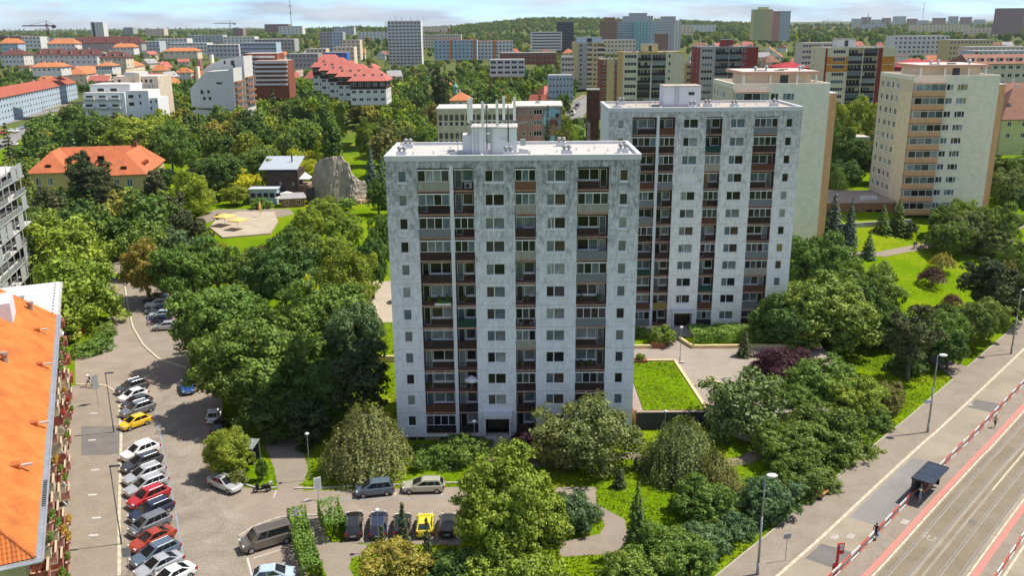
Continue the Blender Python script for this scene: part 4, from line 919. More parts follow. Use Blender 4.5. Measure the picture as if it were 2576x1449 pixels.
# behind: playground, park and the wood on the left, by hand where the photograph shows single trees
GE = 'park trees behind the nearest tower'
BACK = [
 ('pine',212,383,110,232,'dark','tall dark pine in front of the yellow house',GE), ('pine',262,440,90,226,'pine','second dark pine right of the tallest pine',GE), ('pine',120,470,90,215,'pine','dark pine left of the yellow house',GE),
 ('pine',385,420,70,238,'pine','small dark pine at the right corner of the yellow house',GE), ('pine',420,480,130,212,'pine','broad dull pine below the yellow house',GE), ('round',330,490,120,216,'deep','dark tree below the yellow house front',GE),
 ('fine',475,420,110,232,'lime','bright lime weeping tree right of the yellow house',GE), ('round',498,472,80,240,'fresh','bright green tree beside the white tents',GE),
 ('maple',530,372,140,262,'deep','big dark tree above the white tents',GE), ('maple',350,275,190,310,'fresh','big fresh green tree behind the yellow house roof',GE), ('maple',225,280,130,318,'green','green tree left behind the yellow house roof',GE), ('maple',420,300,110,305,'green','dark green tree right behind the yellow house roof',GE),
 ('fine',600,425,110,266,'yellow','yellow-leaved tree beside the dark timber building',GE), ('fine',757,372,130,296,'yellow','yellow-leaved tree behind the rock wall',GE), ('fine',790,410,50,285,'yellow','small yellow-leaved tree close to the rock wall',GE),
 ('round',590,460,70,252,'lime','small lime green tree by the delivery van',GE), ('shrub',655,497,56,248,'mid','round green bush on the plaza edge',GE),
 ('poplar',829,268,52,300,'green','tall columnar poplar in the park',GE), ('round',812,492,90,222,'fresh','fresh green tree in front of the rock wall',GE), ('round',772,520,90,200,'lime','lime green tree before the timber terrace',GE), ('round',860,528,110,196,'fresh','fresh green tree below the rock wall',GE),
 ('spruce',930,368,56,266,'blue','bluish spruce right of the rock wall',GE), ('spruce',957,385,56,258,'bluegreen','bluish spruce close behind the tower edge',GE), ('round',948,450,60,238,'green','green tree under the bluish spruces',GE),
 ('round',728,562,90,180,'green','dark green tree right of the sand plaza',GE), ('round',768,570,100,176,'mid','green tree between plaza and rock wall',GE), ('round',840,575,120,170,'fresh','light green tree over the playground',GE), ('fine',640,615,110,168,'olive','olive green tree below the sand plaza',GE), ('fine',540,606,90,176,'gold','golden green shrub below the parasols',GE),
 ('airy',500,588,80,186,'bluegreen','silvery tree left of the parasols',GE), ('airy',420,560,150,184,'bluegreen','silvery dark tree by the street bend',GE), ('pine',470,530,110,200,'pine','dull pine left of the plaza',GE),
 ('round',690,395,70,265,'lime','lime tree behind the timber building roof',GE), ('round',640,355,110,280,'mid','green tree behind the timber building',GE), ('round',840,245,50,360,'lime','small bright tree on the far park lawn',GE),
 ('round',925,290,70,320,'fresh','green park tree left of the lawn',GE), ('pine',975,300,60,318,'olive','dull conifer on the park lawn',GE), ('round',1020,310,70,312,'grey','grey-green tree on the park lawn',GE), ('round',1065,315,70,300,'mid','green tree beside the beige school',GE),
 ('pine',1105,170,50,420,'dark','tall dark spruce beside the green turret',GE), ('spruce',1378,262,44,255,'dark','dark spruce before the school mural',GE), ('round',1430,285,70,262,'fresh','light green tree right of the school mural',GE), ('pine',1420,330,80,235,'olive','olive pine behind the tower roof edge',GE),
 ('maple',2155,235,130,262,'fresh','big bright tree between the orange and cream towers',GE), ('round',2115,290,90,240,'green','dark green tree right of the tan end wall',GE), ('round',2160,330,110,232,'deep','dark tree behind the low shed',GE), ('round',2130,400,90,222,'deep','dark tree beside the tan end wall',GE), ('weeping',2110,420,60,215,'green','drooping tree beside the tan end wall',GE),
 ('round',2555,380,120,225,'green','tree right of the cream tower',GE), ('round',2540,420,90,215,'grey','grey-green tree right of the cream tower',GE), ('round',2560,455,90,205,'deep','dark tree low at the right picture edge',GE),
]
BASES = {'brown weeping dwarf tree on the lawn': 722, 'small yellow-tipped tree on the lawn': 684, 'left brown ball tree above the hedge row': 770, 'dark ball tree just above the hedge row': 796, 'cone-shaped blue spruce beside the park path': 650, 'broad blue spruce at the corner of the tan tower end': 612, 'thin blue-grey spruce right of the broad blue spruce': 622, 'left one of two dark spruces before the cream tower': 586, 'right one of two dark spruces before the cream tower': 588, 'dark ball bush at the foot of the two spruces': 594, 'shapely round tree standing on the lawn behind the walkers': 648, 'grey-green tree right of the shapely round tree': 640, 'spreading grey-green tree by the right picture edge': 650, 'broad dark pine near the upper street lamp': 800, 'small round tree': 0}
for q in NEAR+BACK:
    if q[6] in BASES: tree_base(q[0], q[1], q[2], BASES[q[6]], q[3], *q[5:])
    else: tree_px(*q)
# ---------------------------------------------------------------- further buildings
def rf(name, c, var=0.12, scale=0.8): return mat(name, c, 0.85, var, scale)
M_CRM = rf('cream_render', (0.74, 0.62, 0.44)); M_CRM2 = rf('pale_cream_render', (0.80, 0.75, 0.63)); M_TANW = rf('tan_render', (0.62, 0.36, 0.19)); M_PINKC = rf('pink_concrete', (0.58, 0.33, 0.24))
M_OCH = rf('ochre_render', (0.62, 0.40, 0.12)); M_BEIGE = rf('beige_render', (0.66, 0.56, 0.43)); M_GREYW = rf('grey_render', (0.40, 0.385, 0.36)); M_REDW = rf('dark_red_render', (0.27, 0.05, 0.04)); M_ORNG = rf('orange_render', (0.62, 0.24, 0.035))
M_OFFW = rf('off_white_render', (0.70, 0.68, 0.63)); M_BRICKR = rf('red_brick_render', (0.26, 0.085, 0.05)); M_PBLUE = rf('pale_blue_render', (0.42, 0.52, 0.60)); M_TEAL = rf('teal_render', (0.25, 0.52, 0.52)); M_NAVY = rf('navy_cladding', (0.035, 0.045, 0.065)); M_YELW = rf('yellow_render', (0.62, 0.50, 0.24))
M_BRNW = rf('brown_render', (0.28, 0.15, 0.08)); M_LGREY = rf('light_grey_cladding', (0.50, 0.52, 0.54)); M_GRN = rf('lime_render', (0.52, 0.55, 0.25)); M_PINKW = rf('dusty_pink_render', (0.32, 0.22, 0.205), 0.2); M_SALM = rf('salmon_spandrel', (0.48, 0.23, 0.21))
M_FLAT = rf('flat_roof_pale', (0.60, 0.54, 0.48)); M_FLATG = rf('flat_roof_grey', (0.34, 0.33, 0.32)); M_RAILD = rf('dark_balcony_rail', (0.03, 0.024, 0.022)); M_LOGB = rf('loggia_dark_wall', (0.12, 0.105, 0.09)); M_LOGL = rf('loggia_light_wall', (0.45, 0.41, 0.36))
def tile_mat(name, c):
    M = mat(name, c, 0.8, 0.16, 0.5); n = M.node_tree.nodes; l = M.node_tree.links.new; b = n['Principled BSDF']
    w = n.new('ShaderNodeTexWave'); w.wave_type = 'BANDS'; w.bands_direction = 'Z'; w.inputs['Scale'].default_value = 1.5; w.inputs['Distortion'].default_value = 0.3
    t = n.new('ShaderNodeTexCoord'); l(t.outputs['Object'], w.inputs['Vector']); bp = n.new('ShaderNodeBump'); bp.inputs['Strength'].default_value = 0.4; bp.inputs['Distance'].default_value = 0.08; l(w.outputs['Fac'], bp.inputs['Height']); l(bp.outputs[0], b.inputs['Normal']); return M
M_TORG = tile_mat('orange_roof_tiles', (0.50, 0.185, 0.075)); M_TRED = tile_mat('red_roof_tiles', (0.36, 0.10, 0.06)); M_TBRN = tile_mat('brown_roof_tiles', (0.25, 0.12, 0.08)); M_TSAL = tile_mat('salmon_roof_tiles', (0.46, 0.14, 0.11)); M_TDRK = tile_mat('dark_red_roof_tiles', (0.13, 0.05, 0.042)); M_METR = tile_mat('crimson_metal_roof', (0.36, 0.03, 0.035))
def bx_px(xl, xr, yt, Y):
    a = V(xl, yt, Y); b = V(xr, yt, Y); return a[0], b[0], a[2]
def box_walls(par, segs, d, h, mats_, name='wall'):
    """segs: (u0, u1, setback, material index) along the front; one wall mesh"""
    b = MB()
    for u0, u1, sb, mi in segs: b.box(u0, u1, sb, d, 0, h, mi)
    return b.build(name, mats_, par)
def face_frame(face, w, d):
    return {'S': ((0, 0), 0.0), 'W': ((0, d), -math.pi/2), 'E': ((w, 0), math.pi/2), 'N': ((w, d), math.pi)}[face]
def face_pt(face, w, d, u, inset=0.0):
    (ox, oy), rz = face_frame(face, w, d); c, s = math.cos(rz), math.sin(rz); return (ox+c*u-s*inset, oy+s*u+c*inset), rz
def far_window(w, h, n):
    def mk():
        b = MB(); b.box(0, w, -0.05, 0.05, 0, h, 0)
        f = 0.09; cw = (w-f)/n
        for i in range(n): b.poly([(f+i*cw, -0.056, f), ((i+1)*cw, -0.056, f), ((i+1)*cw, -0.056, h-f), (f+i*cw, -0.056, h-f)], 1)
        return b.mesh('window', [M_WHITE, M_GLASS[1]])
    return cached(('fw', round(w,1), round(h,1), n), mk)
FG = [M_GLASS[i] for i in (0, 1, 1, 2, 2, 5, 3)]
def win_far(par, face, W_, D_, u, z, w, h, n, r, name='window'):
    (x, y), rz = face_pt(face, W_, D_, u); o = put(name, far_window(w, h, n), par, (x, y, z), rz)
    if r.random() < 0.7:
        o.material_slots[1].link = 'OBJECT'; o.material_slots[1].material = r.choice(FG)
    return o
def balcony(par, u0, u1, z, r, rail=None, sb=1.2, light=True, glazed=0.35, fh=2.8):
    wd = u1-u0; rail = rail or M_RAILD
    o = MB().box(u0+0.004, u1-0.004, -0.05, sb-0.01, z-0.16, z).build('balcony_slab', M_LOGL, par)
    MB().box(u0+0.02, u1-0.02, -0.07, 0.0, z+0.02, z+1.02).build('railing', rail, o)
    n = 4; cw = wd/n
    for i in range(n):
        if r.random() < 0.85: MB().box(u0+i*cw+0.12, u0+(i+1)*cw-0.12, sb-0.07, sb-0.012, z+(0.1 if i % 2 else 0.9), z+2.2).build('window', r.choice(FG), o)
    if r.random() < glazed: MB().box(u0+0.03, u1-0.03, -0.04, 0.0, z+1.04, z+2.5).build('balcony_glazing', r.choice(M_GLASS[2:6]), o)
    return o
def roof_kit(par, w, d, h, roofm, r, vents=5, hut=None, hutm=None, par_m=None, t=0.3, ph=0.5):
    pm = par_m or M_CORN
    MB().box(t, w-t, t, d-t, h, h+0.15).build('roof', roofm, par)
    b = MB(); b.box(-0.05, w+0.05, -0.05, t, h, h+ph); b.box(-0.05, w+0.05, d-t, d+0.05, h, h+ph); b.box(-0.05, t-0.002, t, d-t, h, h+ph); b.box(w-t+0.002, w+0.05, t, d-t, h, h+ph); b.build('parapet', pm, par)
    for i in range(vents): MB().box(-0.4, 0.4, -0.3, 0.3, 0, r.uniform(0.6, 1.1)).build('roof_vent', M_METAL, par, (r.uniform(1.5, w-1.5), r.uniform(1.5, d-1.5), h+0.15))
    if hut:
        u0, u1, y0, y1, hh = hut; o = MB().box(u0, u1, y0, y1, h+0.15, h+hh).build('roof_hut', hutm or M_OFFW, par); MB().box(u0-0.2, u1+0.2, y0-0.2, y1+0.2, h+hh, h+hh+0.2).build('hut_roof', roofm, o)
        MB().box(u0+(u1-u0)*0.4, u0+(u1-u0)*0.6, y0-0.04, y0-0.003, h+0.6, h+hh-0.4).build('hut_door', M_GLASS[2], o)

# ---- cream towers with tan balcony stacks
def cream_tower(label, x, y, zb, zt, seed, low_floors=0):
    r = random.Random(seed); W_, D_ = 18.6, 17.8; h = zt-zb
    t = thing('apartment_tower', label, 'apartment tower', (x, y, zb))
    b = MB(); b.box(0, W_, 0, D_, 0, h-0.25, 0); b.build('wall', M_CRM2, t)
    MB().box(-0.03, 0, 0.004, D_, 0, h-0.25).build('side_wall', M_BEIGE, t)
    MB().box(12.4, W_-0.003, -0.04, 0, 0.0, h-0.3).build('blank_panel', M_CRM2, t)
    MB().box(W_, W_+1.7, 0.6, 9.5, 0, h-1.4).build('end_fin', M_TANW, t); MB().box(W_-0.1, W_+1.85, 0.45, 9.65, h-1.4, h-1.25).build('fin_cap', M_CORN, t)
    MB().box(-0.08, 0.0, -0.06, 6.9, 0, h-2.8).build('corner_strip', M_CRM, t)
    fh = 2.87; n = int((h-2.4)/fh)+1
    for j in range(n):
        s = h-2.5-fh*j
        if s < 0.4: break
        o = MB().box(0.1, 6.7, -1.1, -0.004, s-1.15, s-0.05).build('balcony_parapet', M_TANW, t); MB().box(0.0, 6.8, -1.2, -0.003, s-1.25, s-1.152).build('balcony_slab', M_TBRN, o)
        gl = MB(); gl.box(0.1, 6.7, -1.08, -0.9, s-0.048, s+0.06); gl.box(0.1, 6.7, -1.08, -0.9, s+1.38, s+1.5); [gl.box(q, q+0.09, -1.07, -0.91, s+0.06, s+1.38) for q in (0.1, 1.75, 3.4, 5.0, 6.6)]
        g = gl.build('balcony_glazing', M_OFFW, t)
        for q in (0.2, 1.85, 3.5, 5.1): MB().box(q, q+1.5, -1.02, -0.98, s+0.06, s+1.38).build('pane', r.choice(M_GLASS[:6]+M_GLASS[1:5]), g)
        MB().box(0.1, 6.7, -0.98, -0.004, s+1.5, s+1.6).build('balcony_slab', M_TANW, t)
        for u, w, c in ((7.25, 1.5, [0.55, 0.45]), (9.6, 2.2, [1, 1.6, 1])): add_window(t, u, -0.03, s, w, 1.32, c, r)
        for u, w, c in ((1.5, 0.9, [1]), (4.3, 1.5, [1, 1]), (7.2, 0.9, [1]), (9.6, 1.5, [1, 1])):
            (px, py), rz = face_pt('W', W_, D_, u); add_window(t, px-0.06, py, s, w, 1.32, c, r, rz=rz)
    MB().box(0.05, 6.75, -1.15, 0.0, h-0.9, h-0.8).build('top_slab', M_TANW, t)
    MB().box(0.02, 6.8, -0.05, 0, h-0.8, h-0.25).build('top_band', M_OFFW, t)
    # roof with parapet and the raised pink slab on stub columns
    roof_kit(t, W_, D_, h-0.25, M_FLAT, r, 0, None, None, M_CRM2, 0.35, 0.9)
    MB().box(3.2, W_-2.5, 4.0, D_-3.5, h-0.1, h+2.2).build('penthouse', M_CRM, t); ph = MB().box(2.0, W_-1.3, 2.3, D_-2.0, h+2.2, h+2.75).build('canopy_slab', M_PINKC, t); MB().box(2.3, W_-1.6, 2.6, D_-2.3, h+2.75, h+2.8).build('canopy_roof', M_FLAT, ph)
    for u in (2.6, 7.8, 13, W_-1.9): MB().box(u-0.2, u+0.2, 2.7, 3.1, h-0.1, h+2.2).build('column', M_OFFW, t)
    MB().box(10.0, 11.6, 3.93, 3.998, h+0.2, h+2.0).build('penthouse_door', M_GLASS[2], t)
    for q in ((5,4),(8,7),(15.5,8),(14,5)): MB().lathe([(0.2,0),(0.2,0.4),(0.4,0.5),(0.38,0.8),(0.1,0.95)],8).build('turbine_vent', M_METAL, t, (q[0],q[1],h+2.8))
    for q in ((6.5,5),(10,5),(12,9)): MB().box(-0.9,0.9,-0.4,0.4,0,0.12).build('roof_hatch', M_DARK, t, (q[0],q[1],h+2.8))
    MB().box(7.0, 9.6, -0.05, 0, 0.3, 2.6).build('entrance_glazing', M_GLASS[5], t)
    return t
cream_tower('cream apartment tower with tan balcony stack right of the spruces', 86.9, 196, 7.6, 37.6, 5)
cream_tower('cream apartment tower with pink roof slab hidden behind the second grey tower', 43.0, 175, 4.5, 37.5, 6)

# ---- towers with loggia columns
def loggia_tower(label, x0, x1, Y, zt, d, fh, wallm, front, side=None, sidem=None, floors=9, roofm=None, hut=None, hutm=None, bands=None, seed=1, name='apartment_tower', railm=None, drop=1.9, sill_off=0.0, ph=0.4, parm=None, zb=None, vents=6, rz=0.0):
    r = random.Random(seed); zb = zt-fh*floors-1.5 if zb is None else zb; w = x1-x0; h = zt-zb
    t = thing(name, label, 'apartment block', (x0, Y, zb), rz)
    segs = []; mats_ = [wallm]; u = 0.0
    for c in sorted([c for c in front if c[0] in 'bp'], key=lambda c: c[1]):
        if c[1] > u+0.01: segs.append((u, c[1], 0.0, 0))
        if c[0] == 'b': segs.append((c[1], c[2], 1.2, 0))
        else:
            mats_.append(c[3]); segs.append((c[1], c[2], -0.06, len(mats_)-1))
        u = c[2]
    if u < w-0.01: segs.append((u, w, 0.0, 0))
    box_walls(t, segs, d, h, mats_)
    if sidem: MB().box(-0.05, 0, 0.01, d, 0, h-0.003).build('side_wall', sidem, t)
    for k in range(floors):
        s = h-drop-fh*k+sill_off
        if s < 0.3: break
        for c in front:
            if c[0] == 'w': win_far(t, 'S', w, d, c[1], s, c[2], c[4] if len(c) > 4 else 1.35, c[3], r)
            elif c[0] == 'b': balcony(t, c[1], c[2], s-0.95, r, railm, fh=fh)
            elif c[0] == 'W':
                (px, py), rz2 = face_pt('S', w, d, c[1]); o = put('window', far_window(c[2], 1.35, c[3]), t, (px, py-0.06, s), rz2)
        for c in (side or []):
            o = win_far(t, 'W', w, d, c[1], s, c[2], 1.35, c[3], r); o.location.x -= 0.05
    for c in front:
        if c[0] == 'v': MB().box(c[1], c[2], -0.1, -0.0, 0, h).build('vertical_stripe', c[3], t)
    for (k0, k1, u0, u1, M) in (bands or []):
        MB().box(u0, u1, -0.045, -0.003, h-fh*k1-0.3, h-fh*k0-0.3).build('colour_band', M, t)
    roof_kit(t, w, d, h, roofm or M_FLATG, r, vents, hut, hutm, parm or wallm, 0.3, ph)
    return t
x0, x1, zt = bx_px(1568, 1722, 133, 352)
loggia_tower('beige tower with ochre side and dark balconies behind the brick chimney', x0, x1, 352, zt, 18, 2.8, M_BEIGE, [('w',0.6,4.6,4),('b',5.7,10.9),('b',11.2,16.4),('w',17.4,0.9,1)], [('w',3,0.6,1)], M_OCH, 11, M_FLATG, (8,14,5,10,3), M_YELW, seed=2, parm=M_OCH)
x0, x1, zt = bx_px(1762, 1909, 119, 379)
loggia_tower('grey and dark red tower with aerials on its roof', x0, x1, 379, zt, 18, 2.8, M_GREYW, [('w',0.7,4.6,4),('b',6.4,11.8),('b',12.1,17.3),('p',17.5,23.9,M_REDW),('W',18.2,0.9,1)], [('w',3,1.0,1),('w',12,1.0,1)], M_REDW, 11, M_FLATG, (10,14.5,5,10,3), M_REDW, seed=3)
x0, x1, zt = bx_px(2074, 2255, 121, 344)
loggia_tower('cream tower with orange bands, red stripes and dark balconies', x0, x1, 344, zt, 15, 2.75, M_CRM, [('w',3.4,4.7,5),('b',9.3,14.6),('b',15.0,20.1),('v',0.6,1.3,M_REDW),('v',20.3,22.0,M_REDW),('w',20.7,0.9,1)], [('w',4,0.8,1)], None, 11, M_FLATG, (6,13,4,9,3.2), M_OFFW, bands=[(1,2,1.3,9.2,M_ORNG),(2.1,3,1.3,9.2,M_ORNG),(1,2,22,26.7,M_ORNG),(2.1,3,22,26.7,M_ORNG)], seed=4)
x0, x1, zt = bx_px(1512, 1556, 150, 400)
loggia_tower('red and yellow block squeezed left of the beige tower', x0, x1, 400, zt, 14, 2.85, M_BRICKR, [('w',0.8,1.4,2),('p',2.6,5.9,M_YELW),('w',6.2,1.2,2)], floors=9, seed=5, bands=None, roofm=M_FLATG, parm=M_YELW)
x0, x1, zt = bx_px(1724, 1745, 160, 400)
loggia_tower('narrow yellow block between beige and red towers', x0, x1, 400, zt, 14, 2.85, M_YELW, [('w',0.8,1.6,2)], floors=8, seed=6)
x0, x1, zt = bx_px(1443, 1518, 108, 545)
loggia_tower('yellow and grey tower with stepped balconies in the middle distance', x0, x1, 545, zt, 16, 2.8, M_YELW, [('p',2.8,8.0,M_GREYW),('W',3.6,1.6,1),('b',8.2,11.0),('w',12,1.5,1),('b',14.2,18.4)], floors=9, roofm=M_FLATG, hut=(2,17,3,12,3.2), hutm=M_PBLUE, seed=7, railm=M_CRM)
# far towers: windows as pieces, rows of bands as parts
def far_tower(label, xl, xr, yt, Y, d, wallm, cols, floors, fh=2.9, seed=1, sidem=None, hut=None, hutm=None, ww=1.5, wh=1.5, n=2, zb=None, bands=None, roofm=None, name='apartment_tower', skip=0.0, strips=()):
    r = random.Random(seed); x0, x1, zt = bx_px(xl, xr, yt, Y); w = x1-x0; zb = zt-fh*floors-1 if zb is None else zb; h = zt-zb
    t = thing(name, label, 'building', (x0, Y, zb)); MB().box(0, w, 0, d, 0, h).build('wall', wallm, t)
    for (u0, u1, M) in strips: MB().box(u0*w, u1*w, -0.3, 0, 0, h-0.01).build('colour_strip', M, t)
    if sidem: MB().box(-0.1, 0, 0, d, 0, h-0.01).build('side_wall', sidem, t); MB().box(w, w+0.1, 0, d, 0, h-0.01).build('side_wall', sidem, t)
    for k in range(floors):
        s = h-fh*k-2.2
        if s < 0.2: break
        if bands: MB().box(0.3, w-0.3, -0.32 if strips else -0.12, -0.004, s-1.0, s-0.15).build('storey_band', bands, t)
        for i in range(cols):
            if r.random() < skip: continue
            cw = w/cols
            put('window', cached(('xw', ww, wh, n), lambda: far_window(ww, wh, n)), t, (i*cw+(cw-ww)/2, -0.32 if strips else -0.02, s))
    if hut: o = MB().box(hut[0]*w, hut[1]*w, d*0.2, d*0.8, h, h+hut[2]).build('roof_hut', hutm or wallm, t)
    MB().box(0.2, w-0.2, 0.2, d-0.2, h, h+0.25).build('roof', roofm or M_FLATG, t)
    return t
ft = far_tower('white slab tower with scaffold masts behind the red gabled houses', 974, 1058, 52, 810, 16, M_OFFW, 9, 13, 2.85, 11, ww=2.6, wh=1.35, n=2, bands=M_LGREY)
b = MB()
for q in (-2.0, -1.2): b.cyl((q,1,0),(q,1,38),0.12,n=5)
for k in range(13): b.box(-2.1,-0.2,0.8,1.2,2.9*k,2.9*k+0.15)
b.build('scaffold', M_DARK, ft); b = MB(); [b.cyl((u,4,38),(u,4,41.5),0.12,n=5) for u in (2,7,12,20,26,31)]; b.build('aerial', M_DARK, ft)
far_tower('brown slab tower at the left of the distant tower cluster', 1513, 1552, 52, 1030, 14, M_BRNW, 7, 12, 2.85, 12, hut=(0.3,0.9,4))
far_tower('pale grey slab tower next to the brown one in the cluster', 1552, 1600, 54, 1035, 14, M_PBLUE, 8, 13, 2.85, 13)
far_tower('tall dark roofed block rising behind the distant tower cluster', 1570, 1643, 40, 1150, 14, M_LGREY, 10, 16, 2.85, 14, hut=(0.2,0.8,4), hutm=M_GREYW)
far_tower('teal slab tower in the middle of the distant cluster', 1599, 1648, 54, 1020, 14, M_TEAL, 6, 14, 2.85, 15, strips=((0.68,0.99,M_PBLUE),))
far_tower('white and grey slab tower at the right of the distant cluster', 1648, 1714, 52, 1025, 14, M_LGREY, 9, 15, 2.85, 16, hut=(0.25,0.8,5), hutm=M_GREYW, strips=((0.72,0.99,M_OFFW),))
far_tower('low brown block standing before the distant tower cluster', 1652, 1682, 84, 900, 12, M_BRNW, 4, 6, 2.9, 17)
far_tower('dark navy office tower before the wooded hill', 1402, 1443, 54, 1080, 18, M_NAVY, 8, 10, 3.4, 18, ww=1.2, wh=1.6, n=1)
far_tower('long white terraced office building below the navy tower', 1336, 1414, 80, 1050, 16, M_OFFW, 1, 6, 3.2, 19, ww=33, wh=1.5, n=14)
far_tower('pastel green and yellow tower on the right skyline', 1898, 1945, 23, 1120, 14, M_GRN, 8, 12, 2.85, 20, hut=(0.3,0.8,3), strips=((0.62,0.99,M_YELW),))
far_tower('pink and blue tower on the right skyline', 1945, 1990, 27, 1140, 14, M_PBLUE, 8, 12, 2.85, 21, strips=((0.0,0.4,M_SALM),))
far_tower('dark mauve tower at the right picture edge', 2518, 2580, 20, 1350, 16, M_PINKW, 10, 12, 2.9, 22, skip=0.1)
far_tower('white high-rise standing alone on the left skyline', 227, 258, 55, 1500, 16, M_OFFW, 5, 15, 3.1, 23, strips=((0.12,0.3,M_NAVY),), sidem=M_OFFW)
far_tower('grey residential tower above the trees left of centre', 803, 862, 80, 900, 14, M_GREYW, 7, 8, 2.9, 24, strips=((0.5,0.98,M_PBLUE),))
far_tower('beige block between trees left of the white slab tower', 860, 905, 100, 760, 12, M_CRM, 4, 5, 3.0, 25)
far_tower('ochre block behind the blue roofed school', 838, 890, 118, 700, 14, M_CRM, 5, 4, 3.2, 26)
far_tower('low flat block with bright blue front', 812, 872, 132, 640, 12, rf('bright_blue_render', (0.06,0.16,0.5)), 6, 2, 3.2, 27, roofm=M_FLATG)
far_tower('grey-blue office slab behind the brick terraced flats', 603, 694, 107, 720, 16, M_PBLUE, 14, 5, 3.0, 28, ww=1.6, wh=1.4, n=1)
far_tower('grey flats with flat roof left of the blue fronted block', 720, 800, 135, 640, 14, M_GREYW, 8, 3, 3.0, 29)
far_tower('pale yellow flats between the trees near the grey flats', 770, 820, 122, 690, 12, M_CRM, 5, 3, 3.2, 30)
far_tower('blue ended block with orange stair bays and red roof', 1092, 1200, 100, 740, 14, M_PBLUE, 11, 5, 2.9, 31, strips=((0.36,0.42,M_ORNG),(0.9,0.97,M_ORNG),(0.0,0.06,M_TEAL)), roofm=M_TRED)
far_tower('long pale flats with orange stair bays right of the blue ended block', 1200, 1290, 102, 770, 14, M_OFFW, 10, 5, 2.9, 32, strips=((0.45,0.52,M_ORNG),), roofm=M_TRED)
far_tower('long beige flats behind the white slab tower', 1062, 1160, 87, 980, 14, M_BEIGE, 14, 4, 3.0, 33)
far_tower('low red brick hall with flat roof in the middle distance', 1258, 1400, 133, 640, 14, M_BRICKR, 14, 2, 3.4, 34)
far_tower('white cubic flats among the houses in the middle distance', 1232, 1320, 150, 560, 14, M_OFFW, 5, 3, 3.0, 35, ww=3.2, wh=1.5, n=2)
far_tower('grey school hall with dark windows behind the yellow tower', 1518, 1600, 100, 760, 14, M_CRM, 9, 3, 3.4, 36)
far_tower('white villa with small square windows below the spruces', 1380, 1442, 190, 430, 11, M_PBLUE, 7, 4, 2.9, 37, ww=0.9, wh=1.1, n=1)
far_tower('beige tower base block beside the yellow grey tower', 1413, 1444, 142, 520, 10, M_BEIGE, 4, 4, 2.9, 38)
far_tower('long cream school between the right-hand roofs', 2020, 2110, 108, 520, 14, M_BEIGE, 12, 4, 3.1, 39)
far_tower('white terraced apartment house behind the orange banded tower', 2250, 2390, 90, 640, 14, M_OFFW, 12, 4, 3.0, 40)
far_tower('yellow school block with tall windows at the right', 2390, 2500, 100, 600, 16, M_YELW, 12, 4, 3.4, 41)
far_tower('grey low school wing at the right', 2440, 2600, 118, 540, 14, M_BEIGE, 14, 2, 3.4, 42)
far_tower('pale flat-roofed hall at the far right', 2450, 2600, 128, 470, 14, M_LGREY, 12, 2, 3.2, 43)
for i, (xl, xr, yt, Y, M, nm) in enumerate([(0,52,90,1100,M_BRICKR,'red brick factory hall at the left edge'),(52,100,92,1050,M_OFFW,'white factory hall left of the crane'),(100,200,96,1150,M_PBLUE,'long grey-blue warehouse behind the crane'),(390,470,97,1250,M_OFFW,'white depot building right of the white high-rise'),(470,560,88,1400,M_LGREY,'grey distribution hall on the left skyline'),(560,640,92,1300,M_OFFW,'white laboratory hall left of the mast'),(310,334,68,1900,M_GREYW,'grey office block on the left horizon'),(366,412,72,1850,M_BEIGE,'beige office block on the left horizon'),(585,610,70,1700,M_PINKW,'dark unfinished block below the crane jib'),(665,725,60,1600,M_PINKW,'big mauve factory left of the tall mast'),(700,760,65,1550,M_OFFW,'white factory right of the tall mast'),(840,890,68,1700,M_LGREY,'grey works hall on the centre skyline'),(900,975,80,1500,M_OFFW,'white works hall left of the slab tower'),(1000,1130,66,2300,M_CRM,'cream works hall beyond the slab tower'),(1720,1800,62,1900,M_OFFW,'white flats in the far woods'),(1690,1745,66,1500,M_CRM,'pale flats right of the tower cluster'),(2150,2230,60,2400,M_LGREY,'grey depot in the right far distance'),(2300,2440,62,1700,M_CRM,'cream hall in the right far distance'),(2440,2520,70,1500,M_CRM,'pale block near the dark mauve tower'),(640,740,98,1000,M_GREYW,'grey flats right behind the brick terraces'),(420,520,108,1050,M_OFFW,'white depot roof among trees on the left'),(520,600,112,900,M_LGREY,'pale workshop roof among trees on the left'),(300,400,104,1150,M_LGREY,'grey rail hall below the white high-rise')]):
    far_tower(nm, xl, xr, yt, Y, 22, M, max(4, int((xr-xl)/9)), 3, 4.0, 60+i, ww=2.2, wh=1.6, n=1, name='far_hall', roofm=M_FLAT if i % 2 else M_LGREY)
for i, (px, yt, w_, hgt, Y) in enumerate([(2145,40,26,40,3600),(2170,36,22,46,3600),(2195,42,24,38,3700),(2222,38,20,44,3700),(2250,34,30,50,3500),(2285,40,24,40,3800),(2310,44,26,36,3600),(2350,38,30,46,3400),(2390,34,22,50,3500),(2420,36,26,46,3450),(2455,42,24,38,3300)]):
    far_tower(f'{ordinal(i)} hazy housing block from the left on the right horizon', px, px+w_, yt+6, Y, 14, M_PINKW if i % 2 else M_LGREY, 6, 8, 4.5, 90+i, ww=2.6, wh=2.2, n=1, name='far_block')

